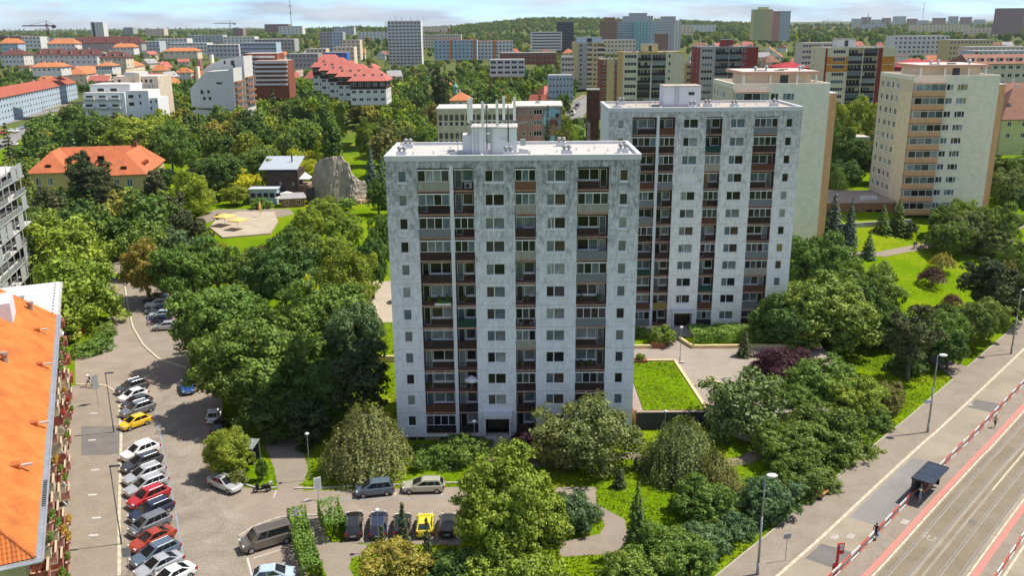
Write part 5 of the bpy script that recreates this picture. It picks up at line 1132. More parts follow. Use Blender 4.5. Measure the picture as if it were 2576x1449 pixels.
# ---- pitched roofs
def gable_roof(b, w, d, h, rise, over=0.5, m=0, hip=0.0):
    """ridge along x; hip pulls the ridge ends inwards"""
    A = [(-over,-over,h),(w+over,-over,h),(w+over,d+over,h),(-over,d+over,h)]; R0 = (-over+hip, d/2, h+rise); R1 = (w+over-hip, d/2, h+rise)
    b.poly([A[0],A[1],R1,R0], m); b.poly([A[2],A[3],R0,R1], m); b.poly([A[3],A[0],R0], m if hip else m+1); b.poly([A[1],A[2],R1], m if hip else m+1)
    b.poly([(x, y, z-0.18) for x, y, z in A[::-1]], m)
    for i in range(4):
        p, q = A[i], A[(i+1) % 4]; b.poly([(p[0],p[1],p[2]-0.18),(q[0],q[1],q[2]-0.18),q,p], m)
def pitched(name, label, x, y, rz, w, d, h, rise, wallm, roofm, hip=0.0, cols=4, rows=1, group=None, z=None, chim=1, seed=1, ww=1.1, wh=1.3, dormers=0, cat='house', side=2, fh=2.9, over=0.5, roofwin=0, lower=None):
    r = random.Random(seed); z = h1(x, y) if z is None else z
    t = thing(name, label, cat, (x, y, z), rz, group)
    MB().box(0, w, 0, d, -2.5, h-0.19).build('wall', wallm, t)
    if lower: MB().box(-0.03, w+0.03, -0.03, d+0.03, -2.4, h*lower).build('lower_wall', M_OFFW, t)
    b = MB(); gable_roof(b, w, d, h, rise, over, 0, hip); ro = b.build('roof', [roofm, wallm], t)
    for c in range(chim):
        u = w*(c+0.7)/(chim+0.6); MB().box(u-0.35, u+0.35, d*0.55, d*0.55+0.6, h+rise*0.6, h+rise+0.9).build('chimney', M_OFFW if r.random() < 0.6 else M_BRICKR, ro)
    for k in range(rows):
        s = h-1.9-fh*k
        for i in range(cols): win_far(t, 'S', w, d, (i+0.5)*w/cols-ww/2, s, ww, wh, 2, r)
        for i in range(side):
            for f_ in 'WE': win_far(t, f_, w, d, (i+0.5)*d/side-ww/2, s, ww, wh, 2, r)
    for i in range(dormers):
        u = (i+0.5)*w/dormers; zz = h+rise*0.25; yy = d*0.12
        dm = MB(); dm.box(u-0.8, u+0.8, yy, yy+1.7, zz, zz+1.1); dm.build('dormer', M_OFFW, ro); o = ro.children
        MB().box(u-0.6, u+0.6, yy-0.04, yy-0.003, zz+0.2, zz+0.95).build('dormer_window', M_GLASS[1], ro); MB().box(u-0.95, u+0.95, yy-0.2, yy+1.9, zz+1.1, zz+1.22).build('dormer_roof', roofm, ro)
    for i in range(roofwin):
        u = (i+0.5)*w/roofwin; sl = math.atan2(rise, d/2+over); v0 = 0.45
        o = MB().box(-0.5, 0.5, -0.6, 0.6, 0.03, 0.1).build('roof_window', M_GLASS[2], ro, (u, -over+v0*(d/2+over), h+rise*v0)); o.rotation_euler = (sl, 0, 0)
    return t
def pitched_px(name, label, px, py, Y, wpx, dd, hpx, risepx, *a, rz=0.0, **k):
    """front eave left corner at pixel px, py; sizes in pixels at distance Y"""
    x, _, ze = V(px, py, Y); s = (Y*math.cos(PITCH)+(CAM_H-ze)*math.sin(PITCH))/F_PX; h = hpx*s
    return pitched(name, label, x, Y, rz, wpx*s, dd, h, risepx*s, *a, z=ze-h, **k)
# long flats with red roof on the left, their neighbours
pitched('apartment_row', 'long pale blue and white flats with red tiled roof at the left edge', -244, 394, 1.748, 192, 12, 12.6, 4.2, M_PBLUE, M_TRED, z=4.4, hip=5, cols=44, rows=4, chim=9, ww=1.7, cat='apartment block', seed=3)
pitched('apartment_row', 'long flats with bright orange roof behind the white modern house', -311, 670, 1.71, 170, 15, 9.0, 5.0, M_CRM, M_TORG, z=9.0, hip=7, cols=26, rows=2, chim=5, cat='apartment block', seed=4)
rr = random.Random(5)
steps = [(786,168,392,70,'rearmost'),(806,176,382,72,'fourth from the front'),(826,184,374,76,'middle'),(848,192,366,84,'second from the front'),(880,203,356,90,'front and largest')]
for i, (px, py, Y, wp, nm) in enumerate(steps):
    pitched_px('gabled_house', f'{nm} of the five stepped houses with salmon pyramid roofs', px, py, Y, wp, 15, 44, 30, rf('dark_brown_cladding', (0.07,0.038,0.03)), M_TSAL, lower=0.52, rz=0.0, hip=wp*0.06, cols=5, rows=3, chim=0, ww=1.7, wh=1.2, roofwin=4, seed=20+i, group='stepped red roofed houses', over=0.9)
for i, (px, py, Y, wp, hp, rp_, M, R_, nm) in enumerate([(0,108,700,42,22,12,M_PBLUE,M_TORG,'blue-white house with orange roof at the far left edge'),(118,109,680,68,18,12,M_OFFW,M_TORG,'white house with broad orange roof on the left'),(180,108,760,170,12,16,M_GREYW,M_TDRK,'long hall with dark red roof and roof lights on the left'),(284,118,700,50,10,9,M_OFFW,M_TORG,'small house with orange pyramid roof before the long red hall'),(0,137,560,56,16,12,M_OFFW,M_TDRK,'row house with maroon roof at the left edge'),(82,137,560,76,18,14,M_OFFW,M_TDRK,'left one of the maroon roofed row houses'),(160,138,550,80,16,14,M_OFFW,M_TDRK,'right one of the maroon roofed row houses'),(250,144,520,64,16,14,M_CRM,M_TDRK,'maroon roofed villa with dormers left of the orange flats'),(410,128,640,84,10,8,M_CRM,M_TORG,'long low house with orange roof among the left trees'),(80,168,470,70,10,10,M_OFFW,M_TORG,'orange roof peeping over trees above the red roofed flats'),(240,165,480,40,8,8,M_OFFW,M_TORG,'small orange roof right of the red roofed flats')]):
    pitched_px('row_house', nm, px, py, Y, wp, 13, hp, rp_, M, R_, rz=0.08, hip=4 if i % 3 else 2, cols=6, rows=2 if hp > 14 else 1, chim=2, seed=40+i, dormers=3 if i in (2,5,6,7) else 0)
# white modern house, grey roofed house behind it
def cube_house(label, parts, seed=1, name='modern_house'):
    """parts: (xl, xr, ytop, ybottom, Y, depth, material, windows)"""
    r = random.Random(seed); xl, _, yt, yb, Y, *_ = parts[0]; ox, oy, oz = V(xl, yb, Y); t = thing(name, label, 'building', (ox, oy, oz-6))
    for (xl, xr, yt, yb, Y, d, M, wins) in parts:
        a = V(xl, yt, Y); b = V(xr, yt, Y); zb = V(xl, yb, Y)[2]; X, Yl, Z0, Z1 = a[0]-ox, Y-oy, -0.0, a[2]-oz+6
        MB().box(X, X+b[0]-a[0], Yl, Yl+d, 0, Z1).build('wall', M, t); MB().box(X+0.25, X+b[0]-a[0]-0.25, Yl+0.25, Yl+d-0.25, Z1, Z1+0.08).build('roof', M_FLAT, t)
        for (u, v, w, h, kind) in wins:
            p = V(u, v, Y); q = V(u+w, v+h, Y); x_, zt_ = p[0]-ox, p[2]-oz+6; zb_ = q[2]-oz+6; xe = q[0]-ox
            o = MB().box(x_, xe, Yl-0.06, Yl+0.1, zb_, zt_).build('window', r.choice(M_GLASS[:3]), t)
            if kind == 'b': MB().box(x_-0.5, xe+0.9, Yl-1.2, Yl-0.004, zb_-0.5, zb_+0.45).build('balcony', M_OFFW, t); MB().box(x_-0.6, xe+1.0, Yl-1.25, Yl-0.002, zb_-0.65, zb_-0.502).build('balcony_slab', M_DARK, t)
            if kind == 'f': MB().box(x_-0.1, xe+0.1, Yl-0.07, Yl-0.0, zb_-0.12, zb_-0.004).build('sill', M_OFFW, t)
    return t
M_PWHITE = mat('bright_white_render', (0.80, 0.80, 0.80), 0.8, 0.03)
cube_house('white cubic modern house with dark balconies on the left', [(208,312,233,300,384,16,M_PWHITE,[(216,240,18,8,'b'),(248,240,18,8,'b'),(280,240,18,8,'b'),(216,262,18,8,'b'),(250,262,18,8,'b'),(282,262,18,8,'b')]),(225,326,212,300,388,14,M_PWHITE,[(245,222,17,10,'b'),(277,222,18,10,'b')]),(312,372,228,300,385.5,13,M_PWHITE,[(322,238,14,8,'f'),(324,257,14,8,'f'),(349,237,5,8,'f'),(351,254,5,8,'f')]),(372,396,246,300,386,12,M_PWHITE,[(377,252,5,7,'f'),(391,250,4,8,'f'),(379,268,4,7,'f')])], 3)
cube_house('grey metal roofed apartment house behind the white cubic house', [(284,396,192,280,402,16,M_BEIGE,[(296,200,8,7,'f'),(352,199,7,8,'f'),(364,199,7,8,'f'),(376,199,7,8,'f')]),(316,380,212,280,401,10,M_GREYW,[(340,228,10,12,'f'),(376,226,8,14,'f')]),(312,345,182,215,403,12,M_LGREY,[]),(337,349,183,212,400.4,3,M_BEIGE,[])], 4)
def slant_house(label, Y, pts, depth, M, wins, seed, roofm=None):
    """blank gable of a slant-roofed apartment house: outline in pixels, extruded backwards"""
    P = [V(a, b, Y) for a, b in pts]; ox, oz = P[0][0], min(p[2] for p in P); t = thing('slant_roofed_house', label, 'apartment house', (ox, Y, oz-6)); b = MB()
    F_ = [(p[0]-ox, 0, p[2]-oz+6) for p in P]; b.poly(F_); n = len(F_)
    for i in range(n): p, q = F_[i], F_[(i+1) % n]; b.poly([q, p, (p[0],depth,p[2]), (q[0],depth,q[2])])
    b.poly([(p[0],depth,p[2]) for p in F_[::-1]]); b.box(F_[0][0]+0.1, max(f[0] for f in F_)-0.1, 0.1, depth-0.1, 0, 6); b.build('wall', M, t)
    for (u, v, w, h) in wins:
        p = V(u, v, Y); q = V(u+w, v+h, Y); MB().box(p[0]-ox, q[0]-ox, -0.06, 0.1, q[2]-oz+6, p[2]-oz+6).build('window', M_GLASS[2], t)
    for k in range(5):
        x_ = max(f[0] for f in F_); MB().box(x_, x_+0.9, 0.5, depth-0.5, 6+k*2.8, 6+k*2.8+1.1).build('balcony', M_BRNW, t)
    c = MB(); c.box(F_[0][0]+2, F_[0][0]+3, depth*0.3, depth*0.5, max(f[2] for f in F_)-6, max(f[2] for f in F_)+0.6); c.build('chimney', M_CRM, t)
    return t
slant_house('taller grey-white house with slanting roof left of the brick terraces', 418, [(512,175),(512,262),(620,262),(612,140),(560,148),(530,160)], 14, M_OFFW, [(562,152,6,8),(580,151,10,12),(586,162,6,9)], 3)
slant_house('front grey-white house with slanting roof and small square windows', 400, [(478,222),(482,268),(592,276),(586,170),(572,176),(516,180)], 13, M_OFFW, [(544,206,15,5),(504,226,8,10),(521,226,7,8),(511,243,7,8),(525,243,7,8)], 4)
# brick terraced flats
bt = cube_house('stepped red brick flats with white balcony bands', [(612,696,134,215,470,16,M_BRICKR,[]),(640,722,152,215,462,14,M_BRICKR,[])], 6, 'terraced_flats')
for k in range(6):
    for (xl, xr, Y) in ((612,690,470),(640,722,462)):
        a = V(xl, 140+k*11+(14 if Y == 462 else 0), Y); b_ = V(xr, 140+k*11, Y)
        MB().box(a[0]-bt.location.x, b_[0]-bt.location.x, Y-bt.location.y-1.2, Y-bt.location.y-0.01, a[2]-bt.location.z-1.0, a[2]-bt.location.z).build('balcony_band', M_OFFW, bt)
# red metal roofed halls
pitched_px('red_roofed_hall', 'crimson hall gable left of the orange banded tower', 1962, 170, 420, 76, 20, 26, 12, M_REDW, M_METR, hip=6, cols=0, rows=0, chim=0, side=0, cat='hall', seed=60)
t = pitched_px('red_roofed_hall', 'long crimson hall with white windows right of the orange banded tower', 2262, 168, 400, 180, 26, 34, 14, M_REDW, M_METR, hip=9, cols=10, rows=2, chim=0, cat='hall', ww=1.2, seed=61)
pitched_px('mansard_building', 'grey building with brown mansard roof at the right', 2440, 160, 330, 170, 16, 46, 22, M_BEIGE, M_TBRN, hip=1, cols=9, rows=3, chim=2, dormers=7, cat='building', seed=62, ww=1.6)
pitched_px('yellow_house', 'lime yellow house with brown tiled roof at the right edge', 2522, 300, 236, 150, 14, 66, 74, M_GRN, M_TBRN, hip=6, cols=4, rows=2, chim=1, seed=63, roofwin=3)
pitched_px('tiled_house', 'brown tiled house roof behind the lime yellow house', 2530, 262, 262, 110, 14, 40, 50, M_CRM, M_TBRN, hip=3, cols=3, rows=1, chim=1, seed=64, roofwin=2)
# small buildings right of the second tower
MBx = thing('annexe', 'dark brown flat-roofed annexe between the two cream towers', 'building', (62.8, 197.5, 6.2))
MB().box(0, 23.5, 0, 14, 0, 4.0).build('wall', M_BRNW, MBx); MB().box(-0.3, 23.8, -0.3, 14.3, 4.0, 4.35).build('roof', rf('annexe_roof', (0.40,0.31,0.25)), MBx)
for u in (14, 17.5, 19.5): MB().box(u, u+1.3, -0.06, 0, 1.6, 2.5).build('window', M_GLASS[1], MBx)
MB().box(17,20.5,2,3.5,4.35,5.1).build('roof_vent', M_CORN, MBx)
low_wall('grey concrete retaining wall with graffiti below the annexe', [(70, 186), (87, 190)], 3.0, 0.4, M_CONC, 5.0, 'retaining_wall')
cube_house('flat-roofed white shed behind the tan end wall', [(2086,2148,318,350,262,12,M_OFFW,[(2092,330,8,6,'f'),(2108,330,8,6,'f')]),(2092,2190,345,380,250,16,M_GREYW,[(2098,356,12,6,'f'),(2116,356,12,6,'f')])], 9, 'shed')
# ---- school with the mural, beige hall, brick chimney
def school():
    Y = 285; a = V(1291, 266, Y); b = V(1412, 262, Y); w = b[0]-a[0]; zb = 2.0; h = a[2]-zb; r = random.Random(3)
    t = thing('school', 'dusty pink school with colourful mural and pale roof behind the nearest tower', 'school', (a[0], Y, zb)); MB().box(0, w, 0, 15.5, 0, h).build('wall', M_PINKW, t)
    ro = MB(); ro.poly([(-0.4,-0.4,h),(w+0.4,-0.4,h+0.1),(w+0.4,8,h+0.9),(-0.4,8,h+0.9)]); ro.poly([(-0.4,8,h+0.9),(w+0.4,8,h+0.9),(w+0.4,16,h),(-0.4,16,h)]); ro.poly([(-0.4,-0.4,h),(-0.4,-0.4,h-0.4),(w+0.4,-0.4,h-0.4),(w+0.4,-0.4,h+0.1)]); ro.poly([(-0.4,-0.4,h),(-0.4,8,h+0.9),(-0.4,16,h),(-0.4,16,h-0.4),(-0.4,-0.4,h-0.4)]); ro.poly([(w+0.4,-0.4,h+0.1),(w+0.4,-0.4,h-0.4),(w+0.4,16,h-0.4),(w+0.4,16,h),(w+0.4,8,h+0.9)])
    o = ro.build('roof', M_FLAT, t); p = MB(); p.poly([(-1,-1,0),(1,-1,0),(0,0,0.9)]); p.poly([(1,-1,0),(1,1,0),(0,0,0.9)]); p.poly([(1,1,0),(-1,1,0),(0,0,0.9)]); p.poly([(-1,1,0),(-1,-1,0),(0,0,0.9)]); p.build('skylight', M_GLASS[4], o, (w*0.52, 5, h+0.55))
    for k in range(4):
        s = h-2.6-3.35*k
        for u in (0.8, 2.9, 5.0): win_far(t, 'S', w, 15, u, s, 0.75, 1.25, 1, r)
        win_far(t, 'S', w, 15, 6.4, s-0.1, 2.7, 1.6, 3, r); MB().box(6.4, 9.1, -0.08, 0, s-1.7, s-0.12).build('spandrel', M_SALM, t)
    # the mural: flat painted shapes on the wall
    M_SKY = rf('mural_blue', (0.25,0.45,0.62)); mu = MB().box(9.25, w-0.1, -0.03, 0, 6.5, h-0.5).build('mural', rf('mural_ground', (0.26,0.24,0.26)), t); mw = w-9.4
    def blob(cx, cz, rx, rz_, col, nme, ph=0.0, n=11):
        pts = [(9.3+cx*mw+rx*mw*math.cos(q/n*6.283+ph)*(1+0.18*math.sin(3*q+ph)), -0.034-0.004*blob.k, cz+rz_*math.sin(q/n*6.283+ph)*(1+0.15*math.cos(2*q+ph))) for q in range(n)]
        blob.k += 1; MB().poly(pts).build('painted_shape', rf(nme, col), mu)
    blob.k = 0
    blob(0.55, h-2.2, 0.42, 1.5, (0.25,0.45,0.62), 'mural_blue'); blob(0.22, h-4.5, 0.2, 2.0, (0.30,0.50,0.66), 'mural_pale_blue', 0.5); blob(0.6, h-5.6, 0.26, 1.5, (0.10,0.09,0.12), 'mural_dark', 1.0); blob(0.58, h-5.0, 0.10, 0.7, (0.35,0.06,0.06), 'mural_red', 2.0); blob(0.8, h-3.0, 0.12, 0.8, (0.05,0.05,0.06), 'mural_black', 1.3); blob(0.6, h-6.4, 0.1, 0.5, (0.45,0.22,0.08), 'mural_orange', 0.2); blob(0.76, h-8.2, 0.16, 1.0, (0.28,0.12,0.05), 'mural_brown', 0.9); blob(0.55, h-8.0, 0.12, 1.1, (0.40,0.20,0.10), 'mural_tan', 1.9); blob(0.6, h-11, 0.22, 1.7, (0.28,0.45,0.66), 'mural_mid_blue', 0.4)
    return t
school()
Y = 268; a = V(1100, 272, Y); b = V(1292, 268, Y); t = thing('school_hall', 'beige hall with rows of tall dark panels behind the nearest tower roof', 'building', (a[0], Y, 2.0)); w = b[0]-a[0]; h = a[2]-2.0
MB().box(0, w, 0, 14, 0, h-0.7).build('wall', M_BEIGE, t); MB().box(-0.4, w+0.4, -0.4, 14.4, h-0.7, h).build('roof', M_FLAT, t)
cw = w/14
for i in range(14):
    for s in (h-3.6, h-9.0): MB().box(i*cw+0.35, (i+1)*cw-0.2, -0.05, 0, s, s+1.7).build('panel', M_LOGB, t)
    for s in (h-5.2, h-10.6): win_far(t, 'S', w, 14, i*cw+0.3, s, cw-0.6, 1.25, 1, random.Random(i))
    MB().box(i*cw-0.12, i*cw+0.12, -0.15, 0, 0, h-1.2).build('pilaster', M_CRM, t)
x, _, zt = V(1492, 226, 208); t = thing('brick_chimney', 'square dark brick chimney with steel bands right of the school', 'chimney', (x, 208, 3)); hh = zt-3
M_CHIM = mat('sooty_brick', (0.10, 0.045, 0.035), 0.95, 0.35, 1.2, bump=0.2)
MB().box(-1.35, 1.35, -1.35, 1.35, 0, hh).build('shaft', M_CHIM, t); MB().box(-1.5, 1.5, -1.5, 1.5, hh, hh+0.3).build('cap', M_KERBG, t); MB().box(-1.36, -0.6, -1.4, -1.352, 2, hh-7).build('pale_repair', M_PINKW, t)
for k in range(9): MB().box(-1.42, 1.42, -1.42, 1.42, 1.5+k*(hh-2)/9, 1.6+k*(hh-2)/9).build('steel_band', M_DARK, t)
cg = MB(); [cg.cyl((1.5+q,-1.0,0),(1.5+q,-1.0,hh),0.03,n=5) for q in (0, 0.5)]; [cg.cyl((1.5,-1.0,0.4*k),(2.0,-1.0,0.4*k),0.02,n=5) for k in range(int(hh/0.4))]; cg.build('ladder', M_TBRN, t)
# church turret and orange house beside it
x, _, z_ = V(1145, 200, 400); t = thing('turret', 'small green copper turret among the trees', 'turret', (x, 400, z_-14)); MB().lathe([(0.9,0),(0.9,10.5),(1.3,10.7),(1.2,11.3),(0.55,12.0),(0.3,13.0),(0.05,16)],10).build('spire', rf('green_copper',(0.22,0.40,0.33)), t); MB().box(-0.95,0.95,-0.95,0.95,0,8).build('wall', M_BRNW, t)
pitched_px('tiled_house', 'orange hipped house beside the green turret', 1132, 252, 330, 52, 10, 16, 18, M_CRM, M_TORG, hip=4, cols=3, rows=1, seed=66)
# ---------------------------------------------------------------- the tiled house on the left (foreground), glass house, yellow house, plaza
E1 = Vector((-0.4200, 0.9075)); N1 = Vector((0.9075, 0.4200)); RZL = math.atan2(E1.y, E1.x)
# local frame: x along the street (away from the camera), y towards the house (left), origin at the near eave corner on the ground
M_TILE = mat('orange_clay_tile', (0.53, 0.155, 0.032), 0.75, 0.3, 0.45); M_TILE2 = mat('orange_clay_tile_worn', (0.43, 0.125, 0.035), 0.8, 0.22, 1.0)
M_ZINC = mat('zinc_gutter', (0.42, 0.45, 0.47), 0.4, 0.15, 1.0, metal=0.5); M_SANDW = mat('sand_render_old', (0.52, 0.42, 0.29), 0.9, 0.2, 0.8); M_RUST = mat('rusty_red_balcony', (0.30, 0.085, 0.055), 0.8, 0.35, 1.5); M_RUST2 = mat('worn_pink_balcony', (0.42, 0.20, 0.16), 0.85, 0.35, 2.0)
tl = thing('tiled_house', 'long house with bright orange tiled hip roof at the left picture edge', 'apartment house', (-35.0, 56.75, 0), RZL)
EH, LEN, DEP, RISE = 12.0, 63.8, 14.0, 5.2
MB().box(0.5, LEN, 0.75, DEP-0.7, -0.3, EH-0.1).build('wall', M_SANDW, tl)
rb = MB(); hipx = DEP/2
rb.poly([(0,0,EH),(0,DEP/2*0+0,EH),(hipx,DEP/2,EH+RISE)][:0] or [(0,0,EH-0.02),(hipx,DEP/2,EH+RISE-0.02),(LEN,DEP/2,EH+RISE-0.02),(LEN,0,EH-0.02)]); rb.poly([(0,0,EH-0.02),(0,DEP,EH-0.02),(hipx,DEP/2,EH+RISE-0.02)]); rb.poly([(LEN,DEP,EH-0.02),(LEN,DEP/2,EH+RISE-0.02),(hipx,DEP/2,EH+RISE-0.02),(0,DEP,EH-0.02)]); rb.poly([(LEN,0,EH-0.02),(LEN,DEP/2,EH+RISE-0.02),(LEN,DEP,EH-0.02)])
rb.poly([(0,0,EH-0.2),(LEN,0,EH-0.2),(LEN,DEP,EH-0.2),(0,DEP,EH-0.2)])
roof = rb.build('roof', M_TILE2, tl)
# tiles: one curved pan each; those of the near hip end singly, the long slope joined
TW, TL = 0.30, 0.40
def tile_geo():
    b = MB(); n = 4
    for i in range(n):
        a0, a1 = i/n, (i+1)/n; f_ = lambda t: 0.055*math.sin(math.pi*t)
        b.poly([(a0*TW, 0, f_(a0)+0.045), (a1*TW, 0, f_(a1)+0.045), (a1*TW, TL*1.06, f_(a1)+0.012), (a0*TW, TL*1.06, f_(a0)+0.012)])
        b.poly([(a0*TW, 0, 0.0), (a1*TW, 0, 0.0), (a1*TW, 0, f_(a1)+0.045), (a0*TW, 0, f_(a0)+0.045)])
    return b
TG = tile_geo(); tile_me = TG.mesh('tile', M_TILE, True); tile_me2 = TG.mesh('tile', M_TILE2, True)
sl = math.atan2(RISE, DEP/2); SLN = math.hypot(RISE, DEP/2)
tv = np.array(TG.v); tf = np.array(TG.f); PV = []; PF = []; cnt = 0
rows = int(SLN/TL)
def to_slope(u, v, lift):      # main slope: u along x, v up the slope
    return np.stack([u, v*math.cos(sl)-lift*math.sin(sl), EH+v*math.sin(sl)+lift*math.cos(sl)], -1)
for j in range(rows):
    v0 = j*TL; us = v0*math.cos(sl)*1.0
    nt_ = int((LEN-us-0.2)/TW)
    if nt_ < 1: continue
    u = us+0.18+np.arange(nt_)*TW
    # beyond the frame's left edge nothing shows: keep to the first rows up the slope
    base = tv[None, :, :]+np.zeros((nt_, 1, 1)); uu = base[:, :, 0]+u[:, None]; vv = base[:, :, 1]+v0; ll = base[:, :, 2]+RNG.normal(size=(nt_, 1))*0.004
    PV.append(to_slope(uu, vv, ll).reshape(-1, 3)); PF.append((tf[None]+(cnt+np.arange(nt_)*len(tv))[:, None, None]).reshape(-1, 4)); cnt += nt_*len(tv)
o = put('roof_tiles', np_mesh('roof_tiles', np.vstack(PV), np.vstack(PF), [M_TILE], True), roof); o['kind'] = 'stuff'
# hip end facing the camera: single tiles
rot = Matrix.Rotation(-math.pi/2, 4, 'Z') @ Matrix.Rotation(sl, 4, 'X'); nhip = 0
for j in range(rows):
    v0 = j*TL; y_lo = v0*math.cos(sl); n_ = int((DEP-2*y_lo)/TW)
    for i in range(n_):
        yy = y_lo+(i+1)*TW
        if yy > 6.5 or nhip >= 300: continue
        o = put('tile', tile_me if (i*7+j*3) % 4 else tile_me2, roof); o.matrix_local = Matrix.Translation((v0*math.cos(sl), yy, EH+v0*math.sin(sl))) @ rot; nhip += 1
hipc = MB(); k = 26
for i in range(k):
    a = Vector((0,0,EH+0.02)).lerp(Vector((hipx,DEP/2,EH+RISE+0.02)), i/k); b = Vector((0,0,EH+0.02)).lerp(Vector((hipx,DEP/2,EH+RISE+0.02)), (i+1.08)/k); hipc.cyl(a, b, 0.16, 0.13, 8)
hipc.build('hip_ridge_tiles', M_TILE2, roof)
g = MB(); g.box(-0.35, LEN, -0.42, 0.02, EH-0.16, EH-0.02); g.box(-0.42, 0.0, -0.42, DEP, EH-0.16, EH-0.022); g.build('eaves_board', M_ZINC, tl)
g = MB(); g.cyl((-0.5,-0.5,EH-0.08),(LEN,-0.5,EH-0.08),0.1,n=8); g.cyl((-0.5,-0.5,EH-0.1),(-0.5,DEP,EH-0.1),0.11,n=8); g.build('gutter', M_ZINC, tl)
dp = MB(); dp.cyl((0.3,-0.5,EH-0.1),(0.2,0.1,EH-1.4),0.09,n=7); dp.cyl((0.2,0.1,EH-1.4),(0.3,0.6,EH-2.6),0.09,n=7); dp.cyl((0.3,0.6,EH-2.6),(0.3,0.6,0),0.09,n=7); dp.build('downpipe', M_RUST, tl)
def on_slope(u, v, lift=0.0): return (u, v*math.cos(sl)-lift*math.sin(sl), EH+v*math.sin(sl)+lift*math.cos(sl))
for u, v, kd in ((53,2.2,'s'),(24,1.2,'s'),(41,1.4,'s'),(13.5,2.3,'s'),(37.5,4.9,'p'),(60.5,3.3,'p')):
    p = on_slope(u, v)
    if kd == 's':
        o = MB().box(-0.45,0.45,-0.35,0.35,-0.2,0.35).build('roof_hatch', M_TILE2, roof, p); MB().box(-0.15,0.15,-1.3,-0.5,0.0,0.12).build('snow_plank', M_CONC, o)
    else: MB().lathe([(0.32,-0.4),(0.30,0.8),(0.42,0.85),(0.42,1.15),(0.1,1.2)],8).build('chimney_pot', M_PLINTH, roof, p)
p = on_slope(54.5, 6.6); MB().box(-3.0,2.2,-1.3,1.6,-1.6,1.7).build('chimney', M_WPAINT, roof, p)
cable = MB()
for i in range(14): cable.box(8+i*0.35, 8.1+i*0.35, -0.45, -0.15, EH-0.03, EH+0.05)
cable.build('gutter_bracket', M_DARK, tl)
# front: storeys of balconies, windows, flower boxes, dishes
rr = random.Random(21)
bal_me = {}
for k in range(4):
    zf = 0.9+2.75*k
    for i in range(17):
        u = 1.2+i*3.7
        add_window(tl, u+1.9, 0.72, zf+0.9, 1.3, 1.4, [1, 1], rr, name='window')
        if (i+k) % 2 == 0 or rr.random() < 0.45:
            M = rr.choice([M_RUST, M_RUST2, M_RUST, M_SANDW]); ln = 1.9
            def mkb():
                b = MB(); b.box(0, ln, -0.55, 0.745, -0.14, 0, 1); b.box(0, ln, -0.55, -0.48, 0, 0.95, 0); b.box(0, 0.06, -0.48, 0.745, 0.0, 0.94, 0); b.box(ln-0.06, ln, -0.48, 0.745, 0.0, 0.94, 0); b.box(-0.05, ln+0.05, -0.6, -0.43, 0.952, 1.0, 1); return b.mesh('balcony', [M, M_SANDW])
            o = put('balcony', cached(('lbal', M.name), mkb), tl, (u-0.1, 0, zf))
            if rr.random() < 0.55:
                fb = MB(); fb.box(0.1, ln-0.1, -0.78, -0.56, 0.75, 0.95); fo = fb.build('flower_box', M_RUST, o)
                v_, f_, t_ = broad_crown(200+i*7+k, R=0.9, H=0.3, lobes=8, sub=8, per=6, leaf=0.16, rl=0.35, subr=0.15); put('flowers', cached(('fl', (i+k) % 5), lambda: np_mesh('flowers', v_*np.array([1,0.35,1]), f_, [M_LEAF], attr=t_)), fo, (ln/2, -0.65, 0.85), col=rr.choice([(0.12,0.2,0.03),(0.35,0.05,0.03),(0.15,0.22,0.05),(0.4,0.28,0.05)]))
        if rr.random() < 0.3: MB().box(u+1.7, u+3.3, 0.2, 0.74, zf+2.35, zf+2.45).build('awning', M_WHITE, tl)
        MB().box(u-0.62, u-0.5, 0.66, 0.747, zf-0.9, zf+1.8).build('pilaster', M_SANDW, tl)
for u, z in ((22.4,6.6),(19.4,6.0),(30.6,9.0),(26,8.4)):
    o = MB().lathe([(0.03,0),(0.3,0.05),(0.45,0.14)],14).build('satellite_dish', M_WHITE, tl, (u, -0.9, z), smooth=True); o.rotation_euler = (1.0, 0, 0.3); MB().cyl((0,0,0),(0.0,0.2,-0.8),0.03,n=5).build('dish_arm', M_METAL, o)
# flat-roofed continuation
t2 = thing('flat_roofed_house', 'light grey flat roof continuing beyond the orange tiled roof', 'apartment house', (-35.0+E1.x*(LEN+0.05), 56.75+E1.y*(LEN+0.05), 0), RZL)
MB().box(0, 17.8, 0.6, 14, -0.3, 11.75).build('wall', M_SANDW, t2)
M_LROOF = mat('light_grey_roof_sheet', (0.56, 0.56, 0.55), 0.7, 0.08, 0.5)
MB().box(0, 18.1, -0.1, 14.3, 11.75, 12.0).build('roof', M_LROOF, t2); MB().box(0, 18.1, -0.45, -0.1, 11.7, 11.95).build('eaves_band', M_CONC, t2)
for i in range(5): MB().box(3.4*i+1, 3.4*i+1.05, 0, 14, 12.0, 12.05).build('roof_seam', M_CORN, t2)
for u, v in ((7.5,4.5),(8.2,9.2)): o = MB().box(-0.3,0.3,-0.3,0.3,0,1.1).build('roof_vent', M_PLINTH, t2, (u,v,12.0)); MB().box(-0.5,0.5,-0.5,0.5,1.1,1.35).build('vent_cap', M_LROOF, o)
for i in range(10): MB().box(-0.09,0.09,-0.09,0.09,0,0.12).build('roof_stud', M_DARK, t2, (1+i*1.7, 0.5, 12.0))
for k in range(4):
    for i in range(5): add_window(t2, 1.2+i*3.4, 0.56, 1.9+2.7*k, 1.3, 1.4, [1,1], rr)
    MB().box(3, 5, -0.6, 0.59, 0.8+2.75*k, 1.8+2.75*k).build('balcony', M_RUST, t2)
